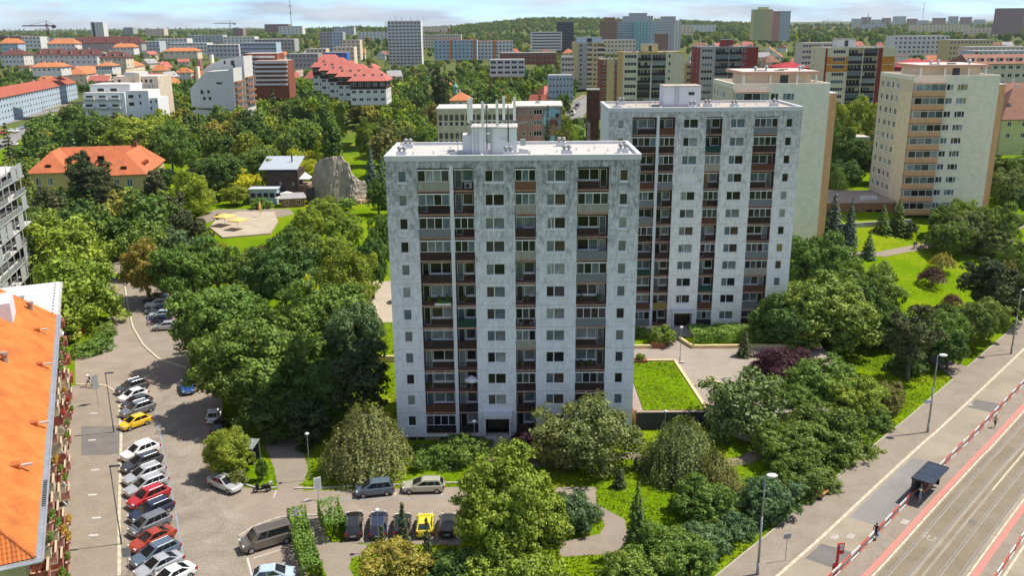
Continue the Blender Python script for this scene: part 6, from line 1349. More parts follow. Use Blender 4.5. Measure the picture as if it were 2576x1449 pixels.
# ---- glass fronted house at the left edge
gz_ = thing('glass_house', 'modern glass fronted apartment house with grey balcony screens at the left edge', 'apartment house', (-85.0, 133.0, 0), math.atan2(0.967, -0.254))
M_SCR = mat('grey_metal_screen', (0.40, 0.41, 0.41), 0.5, 0.1, 0.6, stretch=(6,6,0.3)); M_SLABG = mat('grey_slab', (0.50, 0.49, 0.47), 0.8, 0.1)
MB().box(0, 41, 1.6, 16, -0.5, 23.3).build('wall', M_GLASS[1], gz_); MB().box(-0.3, 41.5, 0.3, 16.3, 23.3, 23.7).build('roof', M_SLABG, gz_)
for k in range(8):
    z = 0.4+3.05*k
    if k: MB().box(-0.2, 41.6, -0.2, 1.7, z-0.14, z+0.14).build('balcony_slab', M_SLABG, gz_)
    for i in range(10):
        u = 41-(i+1)*4.1
        MB().box(u, u+0.09, 1.5, 1.6, z, z+2.8).build('mullion', M_WHITE, gz_); MB().cyl((u+2,-0.05,z),(u+2,-0.05,z+2.8),0.09,n=8).build('column', M_SLABG, gz_)
        q = rr.random()
        if q < 0.4: MB().box(u+0.1, u+3.6, -0.25, -0.19, z+0.1, z+2.7).build('screen', M_SCR, gz_)
        elif q < 0.85: MB().box(u+0.1, u+4.0, -0.22, -0.19, z+0.15, z+1.1).build('glass_railing', M_GLASS[4], gz_)
# ---- yellow house with hipped red roof: a long range with two wings towards the camera
M_YH = mat('yellow_house_render', (0.60, 0.47, 0.20), 0.85, 0.08); M_TYH = tile_mat('red_orange_tiles', (0.52, 0.155, 0.065))
yh = thing('yellow_house', 'yellow house with red-orange hipped roof and dormers in the wood', 'house', (-142.9, 256.25, h1(-130, 265)), 0.18)
MB().box(0, 38, 18, 29, -1, 7.6).build('wall', M_YH, yh); MB().box(0, 12, 9, 18, -1, 7.6).build('wing_wall', M_YH, yh); MB().box(25, 38, 0, 18, -1, 7.6).build('wing_wall', M_YH, yh)
b = MB(); e = 7.6; rz_ = 13.4
b.poly([(-0.6,17.4,e),(38.6,17.4,e),(32,23.5,rz_),(6,23.5,rz_)]); b.poly([(38.6,29.6,e),(-0.6,29.6,e),(6,23.5,rz_),(32,23.5,rz_)]); b.poly([(-0.6,29.6,e),(-0.6,17.4,e),(6,23.5,rz_)]); b.poly([(38.6,17.4,e),(38.6,29.6,e),(32,23.5,rz_)])
mr_ = b.build('roof', M_TYH, yh)
for (x0, x1, y0) in ((-0.6, 12.6, 8.4), (24.4, 38.6, -0.6)):
    xc = (x0+x1)/2; b = MB(); zt_ = rz_-0.1; b.poly([(x0,y0,e),(x1,y0,e),(xc,y0+6.4,zt_)]); b.poly([(x1,y0,e),(x1,23.4,e),(xc,23.4,zt_),(xc,y0+6.4,zt_)]); b.poly([(x0,23.4,e),(x0,y0,e),(xc,y0+6.4,zt_),(xc,23.4,zt_)]); b.poly([(x0,y0,e-0.2),(x0,23.4,e-0.2),(x1,23.4,e-0.2),(x1,y0,e-0.2)]); b.poly([(x0,y0,e-0.2),(x1,y0,e-0.2),(x1,y0,e),(x0,y0,e)]); b.poly([(x1,y0,e-0.2),(x1,23.4,e-0.2),(x1,23.4,e),(x1,y0,e)])
    wr = b.build('wing_roof', M_TYH, yh)
    MB().box(xc-0.9, xc+0.9, y0+1.6, y0+3.6, e+0.9, e+2.4).build('dormer', M_TYH, wr); MB().box(xc-0.7, xc+0.7, y0+1.55, y0+1.6, e+1.1, e+2.1).build('dormer_window', M_GLASS[0], wr)
    for q in (y0+8.0, y0+12.0):
        for s_ in range(3):
            o = MB(); o.box(x1-4.6, x1-2.0, q-1.2+s_*0.95, q-0.7+s_*0.95, e+1.4, e+2.5+0.1*s_); o.build('dormer', M_TYH, wr); MB().box(x1-2.0, x1-1.94, q-1.15+s_*0.95, q-0.75+s_*0.95, e+1.5, e+2.4).build('dormer_window', M_GLASS[0], wr)
for u in (14.5, 19): MB().box(u, u+2.0, 18.6, 19.6, e+1.9, e+3.3).build('dormer_window', M_GLASS[0], mr_)
for u in (28.4, 32.2): add_window(yh, u, -0.03, 3.9, 1.6, 2.4, [1,1], rr)
for u in (2, 5.5): add_window(yh, u, 8.97, 3.9, 1.5, 2.2, [1,1], rr)
for q in (2,5,8,11): (lambda p: add_window(yh, p[0][0]+0.03, p[0][1], 3.9, 1.3, 2.2, [1,1], rr, rz=p[1]))(face_pt('E', 38, 13, q))
MB().box(30, 31, 23, 24, rz_-0.5, rz_+1.2).build('chimney', M_BRICKR, mr_); MB().box(14.5,14.7,17.2,17.4,-1,7.5).build('downpipe', M_YH, yh)
yh.scale = (0.92, 1, 1)
pitched('garden_hall', 'low hall with dull red roof right of the yellow house', -103, 286, 0.5, 26, 9, 3.5, 1.6, M_CRM, tile_mat('dull_red_roof',(0.36,0.12,0.09)), hip=1, cols=4, rows=1, chim=0, seed=70)
# ---- sand plaza with parasols, timber house, rock wall, tents
plaza = sheet('sand_plaza', GP([(528,575),(545,552),(600,535),(690,535),(700,560),(680,590),(560,600)]), 0.35, M_SAND, 0.6)
sheet('plaza_path', GP([(490,552),(560,520),(585,495),(560,470),(520,450),(545,440),(600,470),(700,500),(740,540),(700,548),(600,540),(500,566)]), 0.2, M_PAVE, 0.6)
sheet('playground_sand', [(-30,146),(-16,146),(-15.5,172),(-34,172)], 0.012, M_SAND)
def timber_house():
    Y = 258; a = V(668, 420, Y); b = V(760, 420, Y); w = b[0]-a[0]; z = 0.2; h = a[2]-z
    t = thing('timber_house', 'dark timber restaurant with pale metal roof by the sand plaza', 'restaurant', (a[0], Y, z))
    MB().box(0, w*0.86, 0, 9, 0, h-1.2).build('wall', mat('dark_timber', (0.06,0.042,0.034), 0.8, 0.25, 1.0, stretch=(6,6,0.5)), t); r_ = MB(); r_.poly([(-1.9,-0.8,h-0.6),(w*0.88,-0.8,h-0.6),(w*0.88,9.6,h+1.9),(-1.9,9.6,h+1.9)]); r_.poly([(-1.9,-0.8,h-0.75),(-1.9,9.6,h+1.75),(w*0.88,9.6,h+1.75),(w*0.88,-0.8,h-0.75)]); r_.poly([(-1.9,-0.8,h-0.75),(w*0.88,-0.8,h-0.75),(w*0.88,-0.8,h-0.6),(-1.9,-0.8,h-0.6)]); ro = r_.build('roof', mat('pale_seamed_metal', (0.52,0.56,0.60), 0.4, 0.06, 1.0, metal=0.3), t)
    for i in range(9): MB().box(-1.9+i*w*0.3/2.6, -1.86+i*w*0.3/2.6, 0, 10.8, 0, 0.06).build('roof_seam', M_LGREY, ro, (0,-0.8,h-0.6)); 
    for i in range(9): ro.children
    for i in range(6): MB().box(0.2+i*w*0.138, 0.2+i*w*0.138+w*0.12, -0.05, 0, h-2.3, h-1.4).build('window', M_GLASS[2], t)
    for q in (0.35, 0.7): MB().box(w*q, w*q+0.5, -0.05, 0, h-5.5, h-4.4).build('window', M_GLASS[4], t)
    MB().cyl((w*0.62,5,h+0.4),(w*0.62,5,h+3.0),0.22,n=8).build('flue', M_DARK, t)
    MB().box(w*0.862, w*1.12, 1, 7, 0, h*0.45).build('terrace', M_BRNW, t); MB().box(w*0.862, w*1.12, 1, 7, h*0.45, h*0.45+0.1).build('terrace_deck', M_PLINTH, t)
    c = MB(); x_ = w*0.99; c.poly([(x_-1.6,1.5,h*0.62),(x_+1.6,1.5,h*0.62),(x_,3.5,h*0.8)]); c.poly([(x_+1.6,1.5,h*0.62),(x_+1.6,5.5,h*0.62),(x_,3.5,h*0.8)]); c.poly([(x_+1.6,5.5,h*0.62),(x_-1.6,5.5,h*0.62),(x_,3.5,h*0.8)]); c.poly([(x_-1.6,5.5,h*0.62),(x_-1.6,1.5,h*0.62),(x_,3.5,h*0.8)]); c.build('tent_roof', M_PWHITE, t)
    MB().box(-4.0, w*0.36, -5, -0.02, 0, 4.4).build('low_wing', M_PBLUE, t); MB().box(-4.3, w*0.39, -5.4, 0.3, 4.4, 4.7).build('low_wing_roof', M_LGREY, t)
    for i in range(5): MB().box(-3.5+i*1.8, -2.2+i*1.8, -5.06, -5.0, 2.1, 3.4).build('window', M_GLASS[1], t)
timber_house()
pitched('kiosk', 'small brown kiosk with grey roof before the timber restaurant', *G(708, 524), 0.2, 6.5, 4.5, 2.6, 1.2, M_BRNW, M_FLATG, hip=0.8, cols=2, rows=1, chim=0, side=1, seed=71, z=0.2)
# artificial rock: an uneven shell with a broken-out right side
def rock():
    rng = np.random.default_rng(5); Y = 256; P = [(785,500),(783,470),(790,420),(800,402),(830,392),(862,391),(868,404),(880,408),(884,430),(893,440),(905,452),(918,458),(925,476),(930,500)]
    W_ = [V(a, b, Y) for a, b in P]; x0 = W_[0][0]; zb = 0.0; N = 46; b = MB(); top = []
    for i in range(N):
        px = 785+145*i/(N-1); py = np.interp(px, [p[0] for p in P[1:]], [p[1] for p in P[1:]])+(rng.normal()*1.5 if i % 3 else 0); v = V(px, py, Y); top.append((v[0]-x0, v[2]))
    front = []; M_ = 14
    for i, (x, z) in enumerate(top):
        c = []; bul = 3.0*math.sin(math.pi*i/(N-1))
        for j in range(M_):
            t = j/(M_-1); c.append((x, -bul*(1-0.3*t)-0.8*(1-t)+0.5*math.sin(i*0.33)+0.12*rng.normal(), z*t))
        front.append(c)
    for i in range(N-1):
        for j in range(M_-1): b.poly([front[i][j], front[i+1][j], front[i+1][j+1], front[i][j+1]])
        p, q = front[i][-1], front[i+1][-1]; b.poly([p, q, (q[0], q[1]+1.0, q[2]-0.1), (p[0], p[1]+1.0, p[2]-0.1)], 1); b.poly([(p[0], p[1]+1.0, p[2]-0.1), (q[0], q[1]+1.0, q[2]-0.1), (q[0], q[1]+1.8, 0), (p[0], p[1]+1.8, 0)], 1)
    t = thing('climbing_rock', 'tall grey artificial climbing rock with jagged broken edge', 'climbing rock', (x0, Y, 0)); b.build('rock_face', [mat('grey_sprayed_rock', (0.36,0.31,0.26), 0.95, 0.35, 0.5, bump=0.6), mat('pale_rock_edge', (0.50,0.40,0.31), 0.95, 0.2, 0.8, bump=0.3)], t)
    s = MB(); s.box(-0.7, 1.0, -3.2, -1, 0, 5.0); s.build('doorway', M_DARK, t); return t
rock()
pl = MB(); [pl.box(random.uniform(-6,6), random.uniform(-6,6)+0.1, 0, 0.1, 0, 0.01) for _ in range(1)]
rk = thing('sandstone_blocks', 'pale sandstone boulder bank at the foot of the climbing rock', 'boulders', (*G(892, 512), 0)); rr2 = random.Random(4)
for i in range(26):
    b = MB(); s_ = rr2.uniform(0.5, 1.0); b.prism([(s_*math.cos(q*1.05+i)*rr2.uniform(0.7,1.1), s_*0.8*math.sin(q*1.05+i)*rr2.uniform(0.7,1.1)) for q in range(6)], 0, rr2.uniform(0.5,1.4)); b.build('boulder', mat('pale_sandstone', (0.62,0.44,0.28), 0.9, 0.2, 1.0), rk, (rr2.uniform(-5,5), rr2.uniform(-1.3,1.3), 0.1), i)
def parasol(label, x, y, z, r, h, M, closed=False, name='parasol'):
    t = thing(name, label, 'parasol', (x, y, z)); MB().cyl((0,0,0),(0,0,h),0.06,n=6).build('pole', M_METAL, t); b = MB()
    if closed: b.lathe([(0.05,h*0.3),(0.35,h*0.42),(0.4,h*0.6),(0.16,h*0.9),(0.03,h)],8); b.build('canopy', M, t)
    else:
        n = 4 if r > 2 else 8; ring = [(r*math.cos(6.283*i/n+0.4), r*math.sin(6.283*i/n+0.4), h*0.78) for i in range(n)]
        for i in range(n): b.poly([ring[i], ring[(i+1) % n], (0,0,h)]); b.poly([(0,0,h-0.1), ring[(i+1) % n], ring[i]]); p, q = ring[i], ring[(i+1) % n]; b.poly([(p[0],p[1],p[2]-0.25),(q[0],q[1],q[2]-0.25),q,p])
        b.build('canopy', M, t)
    return t
M_YCAN = mat('yellow_canvas', (0.78,0.50,0.16), 0.9, 0.06); M_WCAN = mat('cream_canvas', (0.78,0.74,0.64), 0.9, 0.05)
for i, (px, py, r, M, cl, nm) in enumerate([(567,570,3.0,M_YCAN,False,'pale yellow square parasol nearer the timber house'),(600,580,2.6,M_YCAN,False,'pale yellow square parasol in front on the plaza'),(656,548,1,M_YCAN,True,'closed orange parasol standing on the sand'),(722,510,2.4,M_WCAN,False,'upper cream parasol at the kiosk'),(716,520,2.6,M_WCAN,False,'lower cream parasol at the kiosk')]):
    p = G(px, py); parasol(nm, p[0], p[1], 0.3, r, 4.4 if cl else 3.2, M, cl)
for i, (px, py) in enumerate([(520,493),(528,500),(518,508)]):
    p = G(px, py+6); parasol(['rear white marquee tent among the trees','middle white marquee tent among the trees','front white marquee tent among the trees'][i], p[0], p[1], 0.2, 3.6, 4.2, M_PWHITE, name='marquee')
p = G(548, 555)
yt_ = thing('play_car', 'dark toy steering rig at the edge of the sand plaza', 'toy', (p[0], p[1], 0.35)); MB().cyl((0,-0.3,0.7),(0,0.3,0.7),0.7,n=12).build('wheel', M_RUBBER, yt_); MB().box(-0.1,1.6,-0.2,0.2,0.5,0.9).build('frame', M_DARK, yt_)
# ---------------------------------------------------------------- houses, woods and roads of the background
# footprints of what stands already, so that nothing grows through it
bpy.context.view_layer.update()
FOOT = []
for o in SC.objects:
    if o.type == 'MESH' and o.parent is not None and o.name.split('.')[0] in ('wall', 'wing_wall', 'low_wing', 'terrace', 'rock_face', 'end_fin', 'shaft', 'penthouse'):
        P = [o.matrix_world @ Vector(c) for c in o.bound_box]; FOOT.append((min(p.x for p in P), max(p.x for p in P), min(p.y for p in P), max(p.y for p in P)))
def in_poly(x, y, poly):
    c = False; n = len(poly)
    for i in range(n):
        x1, y1 = poly[i]; x2, y2 = poly[i-1]
        if (y1 > y) != (y2 > y) and x < (x2-x1)*(y-y1)/(y2-y1)+x1: c = not c
    return c
# ---- wide road far left, side street behind the chimney, park lawn
FR = [G(-140, 420, 1.5), G(0, 368, 2.0), G(75, 330, 2.6), G(160, 300, 3.2), G(232, 284, 3.8), G(300, 270, 4.4)]
FR2 = [G(-120, 350, 2.5), G(0, 316, 3.2), G(80, 295, 3.8), G(165, 277, 4.4), G(260, 262, 5.0)]
for nm, L_, w_ in (('avenue', FR, 9.0), ('avenue', FR2, 9.5)): ribbon(nm, L_, w_, 0.12, M_ROADFAR, step=8)
ribbon('avenue_pavement', [(p[0]-9, p[1]+14) for p in FR2], 6, 0.14, M_PAVE, step=8)
SS = [V(1448, 338, 330)[:2], (25.5, 372), (28.5, 420), (37, 470), (50, 520)]
ribbon('side_street', SS, 11, 0.15, M_ROADFAR, step=8); ribbon('side_pavement', [(p[0]-7.5, p[1]) for p in SS], 3, 0.25, M_PAVE, step=8)
def GT(px, py):
    z = 4.0
    for _ in range(14): p = G(px, py, z); z = 0.5*z+0.5*h1(*p)
    return p
PATH_L = [GT(2120, 640), GT(2218, 640), GT(2300, 624), GT(2380, 607), GT(2470, 596)]
ribbon('park_path', PATH_L, 1.9, 0.06, M_PAVE, step=2); ribbon('park_path', [GT(2540, 575), GT(2600, 555)], 2.2, 0.06, M_PAVE, step=3)
BAN = [GP([(-60,430),(-60,290),(60,270),(240,255),(300,262),(240,298),(120,345),(60,395)], 3), GP([(865,378),(870,340),(985,335),(1020,352),(1010,380)], 3), [(18,310),(36,310),(38,400),(60,520),(42,530),(22,400)], GP([(480,610),(480,440),(560,430),(700,440),(780,500),(760,600)], 0), GP([(770,505),(780,380),(940,380),(940,505)], 0)]
def blocked(x, y, pad):
    for a, b, c, d in FOOT:
        if a-pad < x < b+pad and c-pad < y < d+pad: return True
    return any(in_poly(x, y, p) for p in BAN)
# what the photograph keeps clear in front of single buildings: (x from, x to, lowest visible row, distance)
KEEP = [(-60,100,284,424),(100,192,250,424),(204,400,276,383),(476,622,268,398),(610,724,205,460),(782,970,228,355),(970,1062,146,800),(1090,1292,142,735),(228,360,180,498),(1230,1322,186,555),(1378,1444,232,428),(1440,1520,182,544),(1098,1294,362,266),(1288,1418,356,284),(1510,1560,245,399),(1550,1724,275,350),(1724,1912,250,377),(2040,2258,246,342),(1958,2040,182,418),(2255,2430,178,398),(2436,2580,196,328),(2518,2580,352,235),(1476,1512,360,206),(95,408,470,262),(640,770,510,255),(785,935,496,252),(525,705,588,218),(0,60,128,700),(118,190,130,678),(180,352,122,758),(0,250,158,550),(250,320,165,518),(1500,1720,118,898),(1330,1446,112,1045),(600,700,128,715),(718,880,150,636),(1255,1402,146,636),(225,262,98,1490),(800,910,112,755),(1895,1992,72,1115),(2015,2115,128,515),(2248,2392,108,636),(2385,2580,130,595),(2515,2580,64,1340),(0,200,108,1000),(300,640,112,895),(660,980,88,1480),(1128,1186,252,328),(2060,2185,560,195),(2120,2600,52,3200),(-60,60,400,318),(60,110,366,335),(110,150,342,345),(150,238,299,385)]
def clear_height(x, y, z, h, hw):
    px, py = PJ(x, y, z+h); s = F_PX/(y*math.cos(PITCH)+10)
    for a, b, yb, Yb in KEEP:
        if Yb > y and px+hw*s > a and px-hw*s < b and py < yb:
            t = (yb+2-PJ(x, y, z)[1])/(py-PJ(x, y, z)[1]); h = min(h, h*max(0.0, t)); py = yb+2
    return h
# ---- small houses on the right-hand slope and between the trees
hr = random.Random(12)
WALLS = [(M_OFFW,'white'),(M_CRM,'cream'),(M_BEIGE,'beige'),(M_CRM2,'pale')]; ROOFS = [(M_TORG,'orange'),(M_TSAL,'salmon'),(M_TRED,'red'),(M_TBRN,'brown'),(M_TORG,'orange'),(M_TSAL,'salmon'),(M_FLATG,'grey')]
ROWS = [(445,1310,1500,5,'lane behind the school'),(475,1260,1480,5,'second lane behind the school'),(455,1905,2050,3,'row beside the red tower'),(500,1880,2200,7,'nearest row on the right slope'),(560,1860,2420,9,'second row on the right slope'),(630,1840,2540,12,'third row on the right slope'),(720,1720,2560,14,'fourth row on the right slope'),(830,1720,2560,15,'fifth row on the right slope'),(960,1740,2560,14,'sixth row on the right slope'),(1120,1780,2560,14,'highest row on the right slope'),(560,1060,1300,5,'row below the white slab tower'),(660,40,520,7,'row among the trees far left'),(880,100,780,9,'row near the left depots'),(600,380,1000,9,'row above the brick terraces'),(760,260,980,10,'row before the left works'),(1050,200,1000,12,'farthest row on the left'),(1000,1150,1500,6,'row below the wooded hill'),(680,330,1000,10,'row behind the brick terraces'),(820,20,420,8,'row before the red brick factory'),(1200,1300,1900,10,'row under the wooded hill')]
for (Y0, a, b, n, nm) in ROWS:
    k = 0
    for i in range(n):
        px = a+(b-a)*(i+0.5)/n+hr.uniform(-10, 10); Y = Y0+hr.uniform(-18, 18); x = V(px, 100, Y)[0]; w = hr.uniform(10, 15); d = hr.uniform(8.5, 11)
        if blocked(x+w/2, Y+d/2, 7): continue
        wm, wn = hr.choice(WALLS); rm, rn = hr.choice(ROOFS); h = hr.uniform(4.6, 7.0)
        pitched('small_house', f'{rn} roofed {wn} house, {ordinal(k)} from the left in the {nm}', x, Y, hr.choice([0, 0, 0.35, -0.35, 1.2]), w, d, h, hr.uniform(3.6, 5.2), wm, rm, hip=hr.choice([0, 0, 2.5, 4.5]), cols=3, rows=2 if h > 5.6 else 1, side=2, chim=hr.choice([1, 1, 2]), seed=i, group='small houses of the villa quarter', roofwin=hr.choice([0, 0, 2]), ww=1.2)
        FOOT.append((x-2, x+w+2, Y-2, Y+d+2)); k += 1
# ---- woods: every spot first, the ones that show largest as single trees, the rest as one mass
wr = random.Random(31); SPOTS = []
def spots(y0, y1, px0, px1, gap0, gap1, p=1.0, con=0.14):
    y = y0
    while y < y1:
        g = gap0+(gap1-gap0)*(y-y0)/(y1-y0); xl = V(px0, 200, y)[0]; xr = V(px1, 200, y)[0]; x = xl+wr.uniform(0, g)
        while x < xr:
            X, Y = x+wr.uniform(-.4, .4)*g, y+wr.uniform(-.4, .4)*g
            if wr.random() < p:
                k = 'midspruce' if wr.random() < con else 'mid'; lo_ = 430 < Y < 1300 and (PJ(X, Y, 10)[0] > 1480 or Y > 600); h = (wr.uniform(8, 14.5) if k == 'mid' else wr.uniform(10, 18))*(0.62 if lo_ else 1.0); hw = h*wr.uniform(0.36, 0.5) if k == 'mid' else h*0.19
                if not blocked(X, Y, hw*0.55) and all((X-a)**2+(Y-b)**2 > (0.62*(hw+c))**2 for a, b, c in TREES if abs(b-Y) < 14):
                    z = h1(X, Y); h2 = clear_height(X, Y, z, h, hw)
                    if h2 > 3.0: SPOTS.append((k, X, Y, hw*min(1, 0.45+0.55*h2/h), h2, z))
            x += g
        y += g*0.9
spots(178, 236, -40, 480, 8.0, 8.0, 0.9); spots(236, 430, -40, 1110, 8.5, 9.5, 0.95); spots(300, 430, 1290, 1520, 9, 9.5, 0.8, 0.3)
spots(205, 340, 2085, 2640, 9, 10, 0.85); spots(340, 440, 1700, 2640, 10, 10, 0.8, 0.2); spots(430, 760, -40, 1480, 9.5, 13, 0.72, 0.22); spots(430, 760, 1480, 2640, 15, 19, 0.7, 0.3)
spots(760, 1300, -60, 1700, 16, 25, 0.62, 0.15); spots(760, 1300, 1700, 2660, 24, 34, 0.7, 0.2); spots(1300, 2600, -60, 2660, 27, 50, 0.9, 0.1); spots(2350, 3400, 700, 1900, 22, 26, 0.9, 0.08); spots(2600, 7000, -80, 2680, 60, 130, 0.9, 0.05)
SPOTS.sort(key=lambda s: -s[3]*s[4]/(s[2]**2))
def tone(k):
    if k == 'midspruce': return wr.choice(['dark','pine','deep','dark','bluegreen'])
    return wr.choice(['deep','green','green','mid','mid','fresh','olive','green','deep','lime','gold','mid'])
ZN = [((0,0.2),'beyond the left street'),((0.2,0.36),'behind the sand plaza'),((0.36,0.6),'behind the nearest tower'),((0.6,0.8),'beyond the second tower'),((0.8,1.1),'behind the cream tower')]
single = SPOTS[:285]; cnt_ = {}
single.sort(key=lambda s: PJ(s[1], s[2], s[5])[0])
for (k, X, Y, hw, h, z) in single:
    px = PJ(X, Y, z)[0]/PW; zn = next((n for (a, b), n in ZN if a <= px < b), ZN[0][1] if px < 0 else ZN[-1][1]); bd = 'front' if Y < 280 else 'second' if Y < 330 else 'third' if Y < 390 else 'rear'
    c = tone(k); key = (zn, bd, k); cnt_[key] = cnt_.get(key, 0)+1
    plant(k, X, Y, hw, h, c, f'{c if c not in ("gold","lime","fresh") else c+" green"} {"spruce" if k != "mid" else "leafy tree"}, {ordinal(cnt_[key]-1)} from left in the {bd} belt {zn}', 'trees of the wood', z)
# the rest of the woods
src = bpy.data.collections.new('wood_sources')
M_LEAFW = leaf_mat('wood_leaves', 0.2, 0.65)
for nd in list(M_LEAFW.node_tree.nodes):
    if nd.type == 'OBJECT_INFO':
        at = M_LEAFW.node_tree.nodes.new('ShaderNodeAttribute'); at.attribute_type = 'INSTANCER'; at.attribute_name = 'tree_colour'
        for l_ in list(nd.outputs['Color'].links): M_LEAFW.node_tree.links.new(at.outputs['Color'], l_.to_socket)
def low_crown(seed, con=False):
    if con:
        me = spruce_crown(seed, 2.4, 11.0, 0.75, 0.16, thin=1.9); me.materials.clear(); me.materials.append(M_LEAFW); return me
    v, f, t = broad_crown(seed, R=4.2, H=3.8, lobes=13, sub=9, per=7, leaf=0.85, rl=0.36, subr=0.8); return np_mesh('wood_crown', v, f, [M_LEAFW], attr=t)
for i in range(4):
    o = bpy.data.objects.new(f'wood_crown_{"abcd"[i]}', low_crown(300+i)); src.objects.link(o)
o = bpy.data.objects.new('wood_crown_e', low_crown(310, True)); src.objects.link(o)
rest = SPOTS[285:]; n = len(rest); me = bpy.data.meshes.new('wood'); me.vertices.add(n)
co = np.zeros((n, 3), np.float32); sc_ = np.zeros((n, 3), np.float32); ro_ = np.zeros((n, 3), np.float32); ix = np.zeros(n, np.int32); cl = np.ones((n, 4), np.float32)
for i, (k, X, Y, hw, h, z) in enumerate(rest):
    con = k == 'midspruce'; co[i] = (X, Y, z+(0.1*h if not con else 0)); s_ = hw/(2.4 if con else 4.2); sc_[i] = (s_, s_, h*0.95/(11.0 if con else 7.4)); ro_[i] = (0, 0, wr.uniform(0, 6.28)); ix[i] = 4 if con else wr.randrange(4)
    c = GREENS[tone(k)]; j = wr.uniform(0.8, 1.12); cl[i, :3] = [q*j for q in c]
me.vertices.foreach_set('co', co.ravel())
for nm, ty, ar in (('tree_scale', 'FLOAT_VECTOR', sc_), ('tree_turn', 'FLOAT_VECTOR', ro_)): at = me.attributes.new(nm, ty, 'POINT'); at.data.foreach_set('vector', ar.ravel())
at = me.attributes.new('tree_index', 'INT', 'POINT'); at.data.foreach_set('value', ix); at = me.attributes.new('tree_colour', 'FLOAT_COLOR', 'POINT'); at.data.foreach_set('color', cl.ravel())
ng = bpy.data.node_groups.new('wood_nodes', 'GeometryNodeTree'); ng.interface.new_socket('Geometry', in_out='INPUT', socket_type='NodeSocketGeometry'); ng.interface.new_socket('Geometry', in_out='OUTPUT', socket_type='NodeSocketGeometry')
N_ = ng.nodes; gi = N_.new('NodeGroupInput'); go = N_.new('NodeGroupOutput'); ip = N_.new('GeometryNodeInstanceOnPoints'); ci = N_.new('GeometryNodeCollectionInfo')
ci.inputs['Collection'].default_value = src; ci.inputs['Separate Children'].default_value = True; ci.inputs['Reset Children'].default_value = True; ip.inputs['Pick Instance'].default_value = True
def na(nm, ty):
    q = N_.new('GeometryNodeInputNamedAttribute'); q.data_type = ty; q.inputs['Name'].default_value = nm; return next(s for s in q.outputs if s.enabled and s.name == 'Attribute')
k_ = ng.links.new; k_(gi.outputs[0], ip.inputs['Points']); k_(ci.outputs[0], ip.inputs['Instance']); k_(na('tree_index', 'INT'), ip.inputs['Instance Index']); k_(na('tree_turn', 'FLOAT_VECTOR'), ip.inputs['Rotation']); k_(na('tree_scale', 'FLOAT_VECTOR'), ip.inputs['Scale']); k_(ip.outputs[0], go.inputs[0])
wood = put('wood', me); md = wood.modifiers.new('wood', 'NODES'); md.node_group = ng; tag(wood, 'mass of distant trees and woods reaching to the horizon', 'wood', kind='stuff')
print('SPOTS', len(SPOTS), 'HOUSES', len(FOOT))
# ---- masts and cranes
def mast(label, px, ytop, Y, zb, r, M=None, name='radio_mast', red=False):
    x, _, zt = V(px, ytop, Y); t = thing(name, label, 'mast', (x, Y, zb)); h = zt-zb; b = MB()
    b.cyl((0,0,0),(0,0,h),r,r*0.5,n=6); [b.cyl((0,0,h*q),(0,0,h*q+r*3),r*2,n=6) for q in (0.55,0.7,0.85)]; b.build('shaft', M or M_METAL, t); MB().box(-r*3,r*3,-r*3,r*3,0,r*2).build('base', M_CONC, t)
    return t
mast('tall slender radio mast on the left skyline', 727, -20, 1700, 30, 0.9); mast('slender radio mast on the right skyline', 2326, 4, 3400, 40, 0.9); mast('shorter aerial mast on the right skyline', 2185, 30, 3000, 40, 0.9); mast('thin works chimney beyond the white slab tower', 1130, 72, 2200, 30, 1.6, M_BRNW, 'works_chimney'); mast('second thin works chimney beyond the white slab tower', 1110, 78, 2200, 30, 2.0, M_GREYW, 'works_chimney')
mast('red and white striped chimney among the left trees', 502, 150, 700, 12, 1.0, rf('red_white_chimney',(0.62,0.30,0.26)), 'works_chimney')
def crane(label, px, ytop, Y, jib, M):
    x, _, zt = V(px, ytop, Y); z = h1(x, Y); t = thing('tower_crane', label, 'crane', (x, Y, z)); h = zt-z; b = MB()
    for q in ((-1,-1),(1,-1),(1,1),(-1,1)): b.cyl((q[0],q[1],0),(q[0],q[1],h),0.22,n=4)
    for k in range(int(h/4)): b.cyl((-1,-1,k*4),(1,-1,k*4+4),0.15,n=4); b.cyl((-1,1,k*4),(1,1,k*4+4),0.15,n=4)
    b.build('tower', M, t); j = MB(); j.box(-jib*0.35, jib, -0.5, 0.5, h-3, h-1.8); j.box(-jib*0.35, -jib*0.2, -1, 1, h-5, h-3); j.cyl((0,0,h+3),(jib*0.7,0,h-1.8),0.2,n=4); j.cyl((0,0,h+3),(-jib*0.3,0,h-1.8),0.2,n=4); j.cyl((0,0,h-2),(0,0,h+3),0.3,n=4); j.build('jib', M, t)
crane('dark red tower crane on the left skyline', 117, 58, 1050, -28, M_TDRK); crane('pale tower crane near the unfinished block', 578, 54, 1700, -30, M_METAL); crane('pale tower crane on the right skyline', 2082, 50, 3000, 50, M_METAL)
